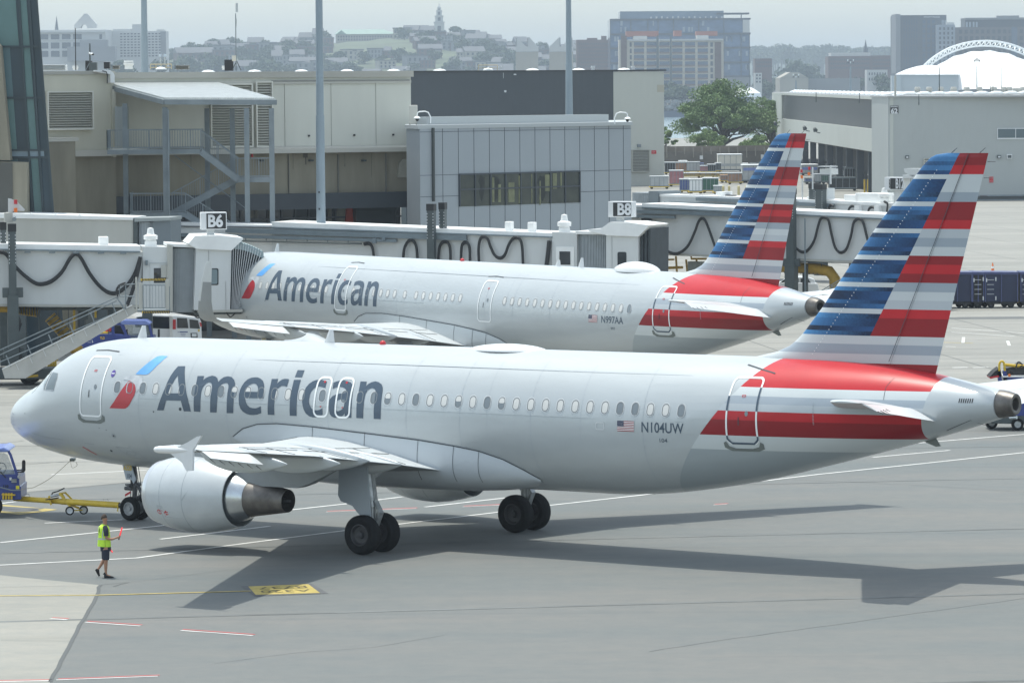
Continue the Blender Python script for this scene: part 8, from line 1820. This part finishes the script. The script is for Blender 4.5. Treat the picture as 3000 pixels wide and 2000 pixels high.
gp('cab_roof',[(352,945),(362,938),(425,938),(440,947),(438,952),(357,951)],-.05,1.45,M['navyroof'],bev=.03)
for pts in ([(350,948),(362,946),(375,985),(384,1000),(375,1000)],[(432,944),(440,947),(450,990),(444,994)],[(327,948),(352,946),(352,952),(335,952),(335,985),(327,985)]): gp('cab_pillar',pts,-.02,.06,M['navy']); 
gp('cab_pillar',[(432,944),(440,947),(450,990),(444,994)],1.35,1.42,M['navy'])
gp('side_glass',[(370,953),(430,952),(442,990),(384,992)],.0,.02,M['clearglass']); gp('rear_panel',[(336,954),(358,954),(370,990),(336,990)],.4,.45,M['black']); gp('seat',[(345,968),(372,966),(374,992),(345,992)],.5,.9,M['black'])
gp('engine_block',[(292,974),(315,972),(318,980),(290,982)],.1,.7,M['yellow']); gp('red_canister',[(308,965),(325,962),(325,970),(310,972)],.3,.6,M['redb']); gp('lower_step',[(205,1003),(222,1010),(232,1027),(205,1030)],-.1,.0,M['amber'])
mb=MB(); put_text(mb,'TLD',G(300,990,-.015),V(1,0,0),V(0,0,1),.17,.008,w=.24); mb.build('maker_lettering',M['yellow'],bt,recalc=False)
mb=MB(); put_text(mb,'American',G(261,996,-.015),V(1,0,0),V(0,0,1),.09,0,w=.2); put_text(mb,'Airlines',G(262,1002,-.015),V(1,0,0),V(0,0,1),.09,0,w=.18); mb.prism([G(269,993,-.015),G(272,1000,-.015),G(273,1003,-.015),G(270,1004,-.015)],V(0,.005,0)); mb.build('airline_lettering',M['letter'],bt,recalc=False)
gp('mirror',[(462,964),(468,964),(468,988),(462,988)],-.2,-.1,M['black'])
for x in (240,420): wheelr(bt,(G(x,1000).x,YG-.02,.33),.33,.24,'darkrim')
# yellow frame stand behind the nose
yf=thing('yellow_stand','yellow tubular stand standing beyond the nose of the towed airliner','stand',gnd(150,1120)); Yf=gnd(150,1120).y
mb=MB()
for a,b in (((124,1060),(136,1078)),((136,1078),(136,1118)),((142,1053),(142,1075)),((149,1053),(149,1075)),((156,1053),(156,1075)),((163,1053),(163,1075)),((142,1053),(170,1053)),((136,1078),(146,1070)),((146,1070),(160,1070)),((142,1063),(165,1063)),((146,1078),(146,1118))): mb.tube([at(*a,Yf),at(*b,Yf)],.05,6)
mb.build('frame',M['yellow'],yf)
# ---------------- pickup behind the rear tail ----------------
YP_=277
pk=thing('pickup_truck','white pickup truck parked behind the tail cone of the rear airliner','pickup truck',(atx(2330,YP_),YP_,0))
def K(px,py,o=0.): return at(px,py,YP_+o)
def kp(name,pts,o0,o1,m,bev=0): mb=MB(); mb.prism([K(x,y,o0) for x,y in pts],V(0,o1-o0,0)); return mb.build(name,m,pk,bevel=bev)
kp('body',[(2270,842),(2280,832),(2300,826),(2395,830),(2400,850),(2400,872),(2270,872)],0,1.9,M['vanwhite'],.04)
kp('cab',[(2296,828),(2306,815),(2322,811),(2366,811),(2386,818),(2390,832),(2296,834)],.12,1.78,M['vanwhite'],.05)
kp('windscreen',[(2282,831),(2300,817),(2318,815),(2312,829)],.06,.12,M['autoglass']); kp('side_window',[(2318,817),(2340,816),(2340,830),(2314,831)],.08,.12,M['autoglass']); kp('side_window',[(2346,816),(2368,817),(2376,830),(2346,830)],.08,.12,M['autoglass'])
for x in (2292,2378): wheelr(pk,(K(x,870).x,YP_+.05,.38),.38,.24,'darkrim')
def cone_(px,py,Y,lab):
    g=gnd(px,py); g=V(atx(px,Y),Y,0); o=thing('traffic_cone',lab,'traffic cone',g,'orange and white cones on the far apron'); mb=MB(); mb.box(g+V(0,0,.02),(.38,.38,.04)); mb.mi=0; mb.cone(g,g+V(0,0,.34),.15,.10,14); mb.mi=1; mb.cone(g+V(0,0,.34),g+V(0,0,.5),.10,.075,14); mb.mi=0; mb.cone(g+V(0,0,.5),g+V(0,0,.75),.075,.03,14); mb.build('cone',[M['orange'],M['whitep']],o)
cone_(2302,880,262,'traffic cone standing left of the white pickup'); cone_(2401,880,268,'traffic cone just behind the white pickup'); cone_(2908,812,gnd(2908,800).y,'traffic cone above the blue baggage carts')
# ---------------- baggage carts ----------------
YB=gnd(2860,903).y
def cart(x0,x1,lab,openf=None,side=True):
    o=thing('baggage_cart',lab,'baggage cart',(atx(x0,YB),YB,0),'blue curtained baggage carts at the right edge'); Bp=lambda px,py,off=0.: at(px,py,YB+off)
    mb=MB(); mb.prism([Bp(x0+(0),803),Bp(x1,804),Bp(x1,884),Bp(x0,884)],V(0,1.6,0)); mb.build('curtain_body',M['cartblue'],o,bevel=.03)
    mb=MB(); mb.prism([Bp(x0-2,796,-.08),Bp(x1+2,797,-.08),Bp(x1+2,805,-.08),Bp(x0-2,804,-.08)],V(0,1.8,0)); mb.build('roof',M['cartroof'],o,bevel=.03)
    mb=MB(); mb.prism([Bp(x0,884,-.03),Bp(x1,884,-.03),Bp(x1-8,891,-.03),Bp(x0+8,891,-.03)],V(0,1.6,0)); mb.build('chassis',M['black'],o)
    if openf: mb=MB(); mb.prism([Bp(openf[0],807,-.03),Bp(openf[1],807,-.03),Bp(openf[1],878,-.03),Bp(openf[0],878,-.03)],V(0,.05,0)); mb.build('open_bay',M['black'],o)
    mb=MB()
    for x in (x0+1,x1-1,(x0+x1)/2): mb.beam(Bp(x,805,-.05),Bp(x,884,-.05),.06,.06)
    mb.build('frame_post',M['cartroof'],o)
    mb=MB()
    for x,y in ((x0+30,812),(x0+30,868),(x0+3,815)): mb.bb(Bp(x,y,-.1),Bp(x+3,y+11,-.06))
    for k in range(4): mb.bb(Bp(x0+6,819+k*14,-.09),Bp(x0+26,820+k*14,-.06))
    mb.build('reflective_marking',M['letter'],o)
    for x in (x0+18,x1-20):
        q=Bp(x,895); wheelr(o,(q.x,YB+.1,.21),.21,.14,'darkrim'); q=Bp(x-13,895); wheelr(o,(q.x,YB+1.2,.21),.21,.14,'darkrim')
    mb=MB(); mb.beam(Bp(x0-2,884,.6),Bp(x0-16,888,.6),.05,.05); mb.build('drawbar',M['amber'],o)
cart(2762,2848,'blue curtained baggage cart partly hidden by the nearest fin'); cart(2849,2883,'short open-sided blue baggage cart between two curtained carts',(2853,2880)); cart(2886,2982,'blue curtained baggage cart with white ladder marks near the right edge'); cart(2990,3080,'blue curtained baggage cart cut by the right edge')
# ---------------- belt loader at the right edge ----------------
YL=gnd(2915,1261).y
bl=thing('belt_loader','dark blue belt loader with yellow hoops at the right edge beyond the tail cone','belt loader',(atx(2950,YL),YL,0))
Lp=lambda px,py,o=0.: at(px,py,YL+o)
def lp_(name,pts,o0,o1,m,bev=0): mb=MB(); mb.prism([Lp(x,y,o0) for x,y in pts],V(0,o1-o0,0)); return mb.build(name,m,bl,bevel=bev)
lp_('chassis',[(2893,1218),(3100,1214),(3100,1244),(2905,1240)],0,1.8,M['column'],.03)
lp_('engine_cover',[(2958,1150),(3100,1150),(3100,1218),(2962,1218)],-.02,1.5,M['navy'],.03)
lp_('front_post',[(2922,1090),(2932,1082),(2936,1121),(2925,1121)],0,.2,M['navy']); lp_('front_post',[(2938,1086),(2948,1084),(2952,1121),(2941,1121)],0,.2,M['navy'])
lp_('belt_frame',[(2938,1104),(3100,1102),(3100,1122),(2942,1124)],0,1.2,M['navy']); lp_('belt_edge',[(2938,1101),(3100,1099),(3100,1104),(2938,1105)],-.06,1.25,M['jet_bright'])
lp_('belt_nose',[(2899,1104),(2912,1090),(2928,1078),(2936,1100),(2930,1104)],0,1.1,M['black']); lp_('red_bumper',[(2899,1105),(2925,1099),(2928,1104),(2902,1109)],-.04,1.1,M['redb'])
lp_('machinery',[(2945,1078),(2968,1074),(2985,1064),(3010,1070),(3100,1075),(3100,1100),(2945,1101)],.3,1.0,mat('machinery_black',(.03,.032,.035),.6,var=.6,vscale=3,bump=1,bscale=6),.02)
mb=MB()
for o in (0,1.1): mb.tube(catm([Lp(2928,1086,o),Lp(2928,1066,o),Lp(2934,1058,o),Lp(2941,1063,o),Lp(2944,1086,o)],5),.045,8)
mb.tube([Lp(2944,1068,.2),Lp(2975,1071,.2),Lp(3100,1075,.2)],.06,8); mb.build('guard_hoop',M['yellow'],bl,True)
mb=MB()
for a,b,c in (((2975,1080),(2983,1060),(2996,1068)),((2985,1085),(2992,1072),(3005,1080)),((2950,1092),(2960,1085),(2972,1095))): mb.tube(catm([Lp(*a,.1),Lp(*b,.1),Lp(*c,.1)],5),.03,5)
mb.build('hydraulic_hose',M['rubber'],bl)
mb=MB(); q=Lp(2957,1099,-.08); mb.cone(q,q+V(0,-.08,0),.055,.05,10); mb.build('indicator_lamp',M['orange'],bl)
for x,o in ((2912,.9),(2981,.0),(3060,.0)): q=Lp(x,1246); wheelr(bl,(q.x,YL+o,.25),.25,.22,'steel')
# ---------------- marshaller ----------------
g=gnd(311,1691); PX=.001834
pr_=thing('person','man in a yellow safety vest and dark shorts walking with a raised red wand','person',(g.x,g.y,0))
def pv3(zx,zy,y=0.): return V(g.x+(zx-600)*PX,g.y+y,(1283-zy)*PX)
def skin(name,verts,edges,radii,m,par,sub=2,root=0):
    me=D.meshes.new(name); me.from_pydata([tuple(v-ORG[par.name]) for v in verts],edges,[]); o=D.objects.new(name,me); COL.objects.link(o)
    md=o.modifiers.new('s','SKIN'); md.use_smooth_shade=True
    for i,r in enumerate(radii): me.skin_vertices[0].data[i].radius=(r,r) if not isinstance(r,tuple) else r
    me.skin_vertices[0].data[root].use_root=True
    s2=o.modifiers.new('u','SUBSURF'); s2.levels=sub; s2.render_levels=sub
    bpy.context.view_layer.update(); dg=bpy.context.evaluated_depsgraph_get(); me2=D.meshes.new_from_object(o.evaluated_get(dg)); me2.name=name; me2.materials.clear(); me2.materials.append(m)
    D.objects.remove(o); o=D.objects.new(name,me2); COL.objects.link(o); o.parent=par; me2.shade_smooth(); ORG[o.name]=ORG[par.name].copy(); return o
v=[];e=[];rr=[]
def nd(p,r,par=None):
    v.append(p); rr.append(r); i=len(v)-1
    if par is not None: e.append((par,i))
    return i
pel=nd(pv3(598,800,.0),.125); sp=nd(pv3(590,690,.0),.12,pel); ch=nd(pv3(582,570,.0),.13,sp); nk0=nd(pv3(584,480,.0),.075,ch); nk=nd(pv3(588,445,.0),.052,nk0); jw=nd(pv3(592,405,.01),.068,nk); sk=nd(pv3(586,362,.0),(.088,.078),jw); cr=nd(pv3(583,335,.0),.058,sk)
# near (right) arm with hand
s1=nd(pv3(602,510,-.15),.062,ch); s2=nd(pv3(618,560,-.19),.052,s1); el=nd(pv3(622,668,-.20),.042,s2); fa=nd(pv3(700,683,-.17),.040,el); wr=nd(pv3(765,664,-.14),.026,fa); pa=nd(pv3(795,655,-.13),.034,wr); 
for k,(dz,ln,cu) in enumerate(((14,26,8),(6,30,9),(-3,28,9),(-11,23,7))):
    a=nd(pv3(812,652-dz,-.145),.0095,pa); b=nd(pv3(812+ln*.6,648-dz,-.150),.009,a); nd(pv3(812+ln*.7,648-dz,-.118),.008,b)
a=nd(pv3(802,638,-.115),.011,pa); nd(pv3(820,628,-.122),.009,a)
# far (left) arm hanging
s1=nd(pv3(600,510,.16),.06,ch); s2=nd(pv3(602,570,.20),.05,s1); el=nd(pv3(610,680,.21),.042,s2); fa=nd(pv3(635,760,.19),.036,el); wr=nd(pv3(652,820,.18),.026,fa); pa=nd(pv3(660,850,.175),.034,wr)
for k in range(4):
    a=nd(pv3(656+k*4,872,.16+.012*k),.0095,pa); nd(pv3(664+k*3,888,.158+.012*k),.008,a)
a=nd(pv3(672,856,.155),.010,pa); nd(pv3(678,872,.152),.009,a)
# legs
h1=nd(pv3(600,850,-.09),.098,pel); k1=nd(pv3(604,1005,-.085),.060,h1); c1=nd(pv3(600,1075,-.08),.058,k1); a1=nd(pv3(600,1200,-.08),.036,c1); f1=nd(pv3(612,1245,-.08),.036,a1); nd(pv3(680,1258,-.085),.03,f1)
h2=nd(pv3(590,850,.09),.098,pel); k2=nd(pv3(572,1000,.08),.060,h2); c2=nd(pv3(540,1055,.08),.054,k2); a2=nd(pv3(488,1140,.075),.036,c2); f2=nd(pv3(462,1165,.075),.034,a2); nd(pv3(490,1225,.075),.03,f2)
bd=skin('body',v,e,rr,M['skin'],pr_)
mb=MB(); c=pv3(583,352,.002); rows=[]
for j in range(9):
    th=PI*.56*j/8; rows.append([c+V(.090*math.sin(th)*math.cos(2*PI*i/20)-.014,.081*math.sin(th)*math.sin(2*PI*i/20),.100*math.cos(th)-.002-.045*max(0,math.sin(th)*(-math.cos(2*PI*i/20)))) for i in range(20)])
rows=[r for r in rows]; mb.grid(rows,closed=True); mb.build('hair',M['hair'],pr_,True)
mb=MB(); c=pv3(560,372,-.082)
for s in (-1,1):
    q=pv3(590,378,.0)+V(0,s*.083,0); mb.rev(q,(0,s,0),[(0,.02),(.008,.024),(.012,.016),(.012,.001)],10)
mb.build('ear',M['skin'],pr_,True)
mb=MB(); q=pv3(636,385,.03); mb.add([q+V(-.01,-.012,.02),q+V(-.01,.012,.02),q+V(.014,0,-.012),q+V(-.012,0,-.018)],[(0,1,2),(0,2,3),(1,3,2),(0,3,1)]); mb.build('nose',M['skin'],pr_)
# vest: lofted torso shell
def ring(zx,zy,rx,ry,y=0.,n=22,tilt=0): c=pv3(zx,zy,y); return [c+V(rx*math.cos(2*PI*i/n),ry*math.sin(2*PI*i/n),tilt*math.cos(2*PI*i/n)) for i in range(n)]
mb=MB(); mb.grid([ring(577,800,.192,.175,tilt=-.01),ring(576,760,.188,.178),ring(577,700,.180,.178),ring(577,640,.172,.180),ring(575,580,.168,.182),ring(573,530,.160,.180),ring(576,497,.138,.165,tilt=-.01),ring(582,474,.095,.11,tilt=-.015),ring(586,462,.066,.07,tilt=-.02)],closed=True)
vs=mb.build('safety_vest',M['hivis'],pr_,True,angle=80)
mb=MB()
r1=ring(577,690,.184,.182);r2=ring(577,668,.181,.183); mb.grid([r1,r2],closed=True)
def band(pts,w):
    mb.add([p for a in pts for p in (a,a+V(w,0,0))],[(2*i,2*i+1,2*i+3,2*i+2) for i in range(len(pts)-1)])
def vsurf(zx,zy,rx,ry): 
    dx=(zx-577)*PX; t=max(0,1-(dx/rx)**2); return pv3(zx,zy,-ry*math.sqrt(t)-.006)
band([vsurf(x,y,.175,.183) for x,y in ((590,474+8),(575,510),(560,560),(552,610),(556,668))],.028)
band([vsurf(x,y,.175,.183) for x,y in ((515,490),(497,520),(490,560),(488,610),(490,668))],.022)
mb.build('reflective_tape',M['refl'],vs,recalc=False)
mb=MB(); mb.prism([vsurf(506,510,.17,.183),vsurf(514,530,.17,.183),vsurf(516,560,.17,.183),vsurf(524,600,.17,.183),vsurf(512,575,.17,.183),vsurf(503,540,.17,.183)],V(0,-.003,0)); mb.prism([vsurf(487,606,.175,.183),vsurf(528,612,.175,.183),vsurf(528,619,.175,.183),vsurf(487,612,.175,.183)],V(0,-.003,0)); mb.build('back_emblem',M['signblack'],vs)
mb=MB(); mb.tube([vsurf(597,700,.19,.18),vsurf(600,760,.19,.18),vsurf(603,800,.19,.18)],.004,4); mb.build('side_seam',M['signblack'],vs)
# sleeves, shorts, shoes, wand
mb=MB()
def tubeR(pts,rs,n=14,cap=False,bld=None): mb.tube(pts,rs,n,cap=cap)
tubeR([pv3(596,492,-.12),pv3(612,530,-.18),pv3(620,590,-.20),pv3(620,628,-.20)],[.068,.074,.068,.066]); tubeR([pv3(596,492,.13),pv3(603,530,.19),pv3(606,590,.21),pv3(608,628,.21)],[.066,.072,.066,.064]); mb.build('shirt_sleeve',M['shirt'],pr_,True)
mb=MB(); mb.grid([ring(596,788,.150,.155),ring(598,830,.150,.155),ring(598,870,.146,.150)],closed=True)
mb.tube([pv3(602,850,-.075),pv3(606,920,-.088),pv3(608,1003,-.088)],[.108,.098,.088],16,cap=False); mb.tube([pv3(590,850,.075),pv3(580,920,.085),pv3(577,1000,.085)],[.108,.096,.084],16,cap=False); mb.build('shorts',M['shorts'],pr_,True)
def shoe(heel,toe,y,ang):
    mb=MB(); c=heel; d=(toe-heel); L_=d.length; d.normalize(); up=V(-d.z,0,d.x); 
    if up.z<0: up=-up
    rows=[]
    for t,w,h,b in ((0,.028,.055,.01),(.06,.038,.085,0),(.3,.042,.088,0),(.55,.045,.062,0),(.8,.045,.045,.0),(.95,.034,.034,.006),(1,.015,.02,.01)):
        q=heel+d*L_*t; rows.append([q+V(0,w*math.cos(a),0)+up*(b+(h-b)*(.5+.5*math.sin(a))) for a in [2*PI*i/12 for i in range(12)]])
    mb.grid(rows,closed=True,capa=True,capb=True); s=mb.build('shoe',M['black'],pr_,True); mb=MB(); mb.beam(heel+d*.01-up*.004,toe-d*.01-up*.004,.075,.018); mb.build('sole',M['signblack'],s)
shoe(pv3(572,1280,-.08),pv3(722,1280,-.085),-.08,0); shoe(pv3(432,1158,.075),pv3(490,1270,.075),.075,0)
mb=MB(); mb.tube([pv3(572,1205,-.08),pv3(572+30,1240,-.08)],[.042,.046],10); mb.build('sock',M['black'],pr_,True)
def wand(a,b,lab):
    o=thing('signal_wand',lab,'signal wand',a); d=(b-a).normalized(); mb=MB(); mb.cone(a-d*.10,a+d*.02,.017,.019,10); mb.build('grip',M['signblack'],o,True); mb=MB(); mb.cone(a+d*.02,b,.021,.019,12); mb.cone(b,b+d*.015,.019,.008,12); mb.build('light_tube',M['wand'],o,True)
wand(pv3(822,640,-.130),pv3(860,510,-.13),'glowing red wand held upright in the raised right hand'); wand(pv3(668,868,.172),pv3(695,896,.10),'second red wand held low on the far side of the man')
# ---------------- haze ----------------
mb=MB(); mb.bb((-7000,-60,-5),(7000,12000,115)); hz=mb.build('haze',[],None)
hm=D.materials.new('haze_air'); hm.use_nodes=True; n=hm.node_tree; n.nodes.remove(n.nodes['Principled BSDF']); pv_=n.nodes.new('ShaderNodeVolumePrincipled')
pv_.inputs['Color'].default_value=(.585,.665,.76,1); pv_.inputs['Density'].default_value=HAZE; pv_.inputs['Anisotropy'].default_value=.35
n.links.new(pv_.outputs[0],n.nodes['Material Output'].inputs['Volume']); hz.data.materials.append(hm)
tag(hz,'pale summer haze hanging over the harbour and the far hill','haze',kind='stuff')
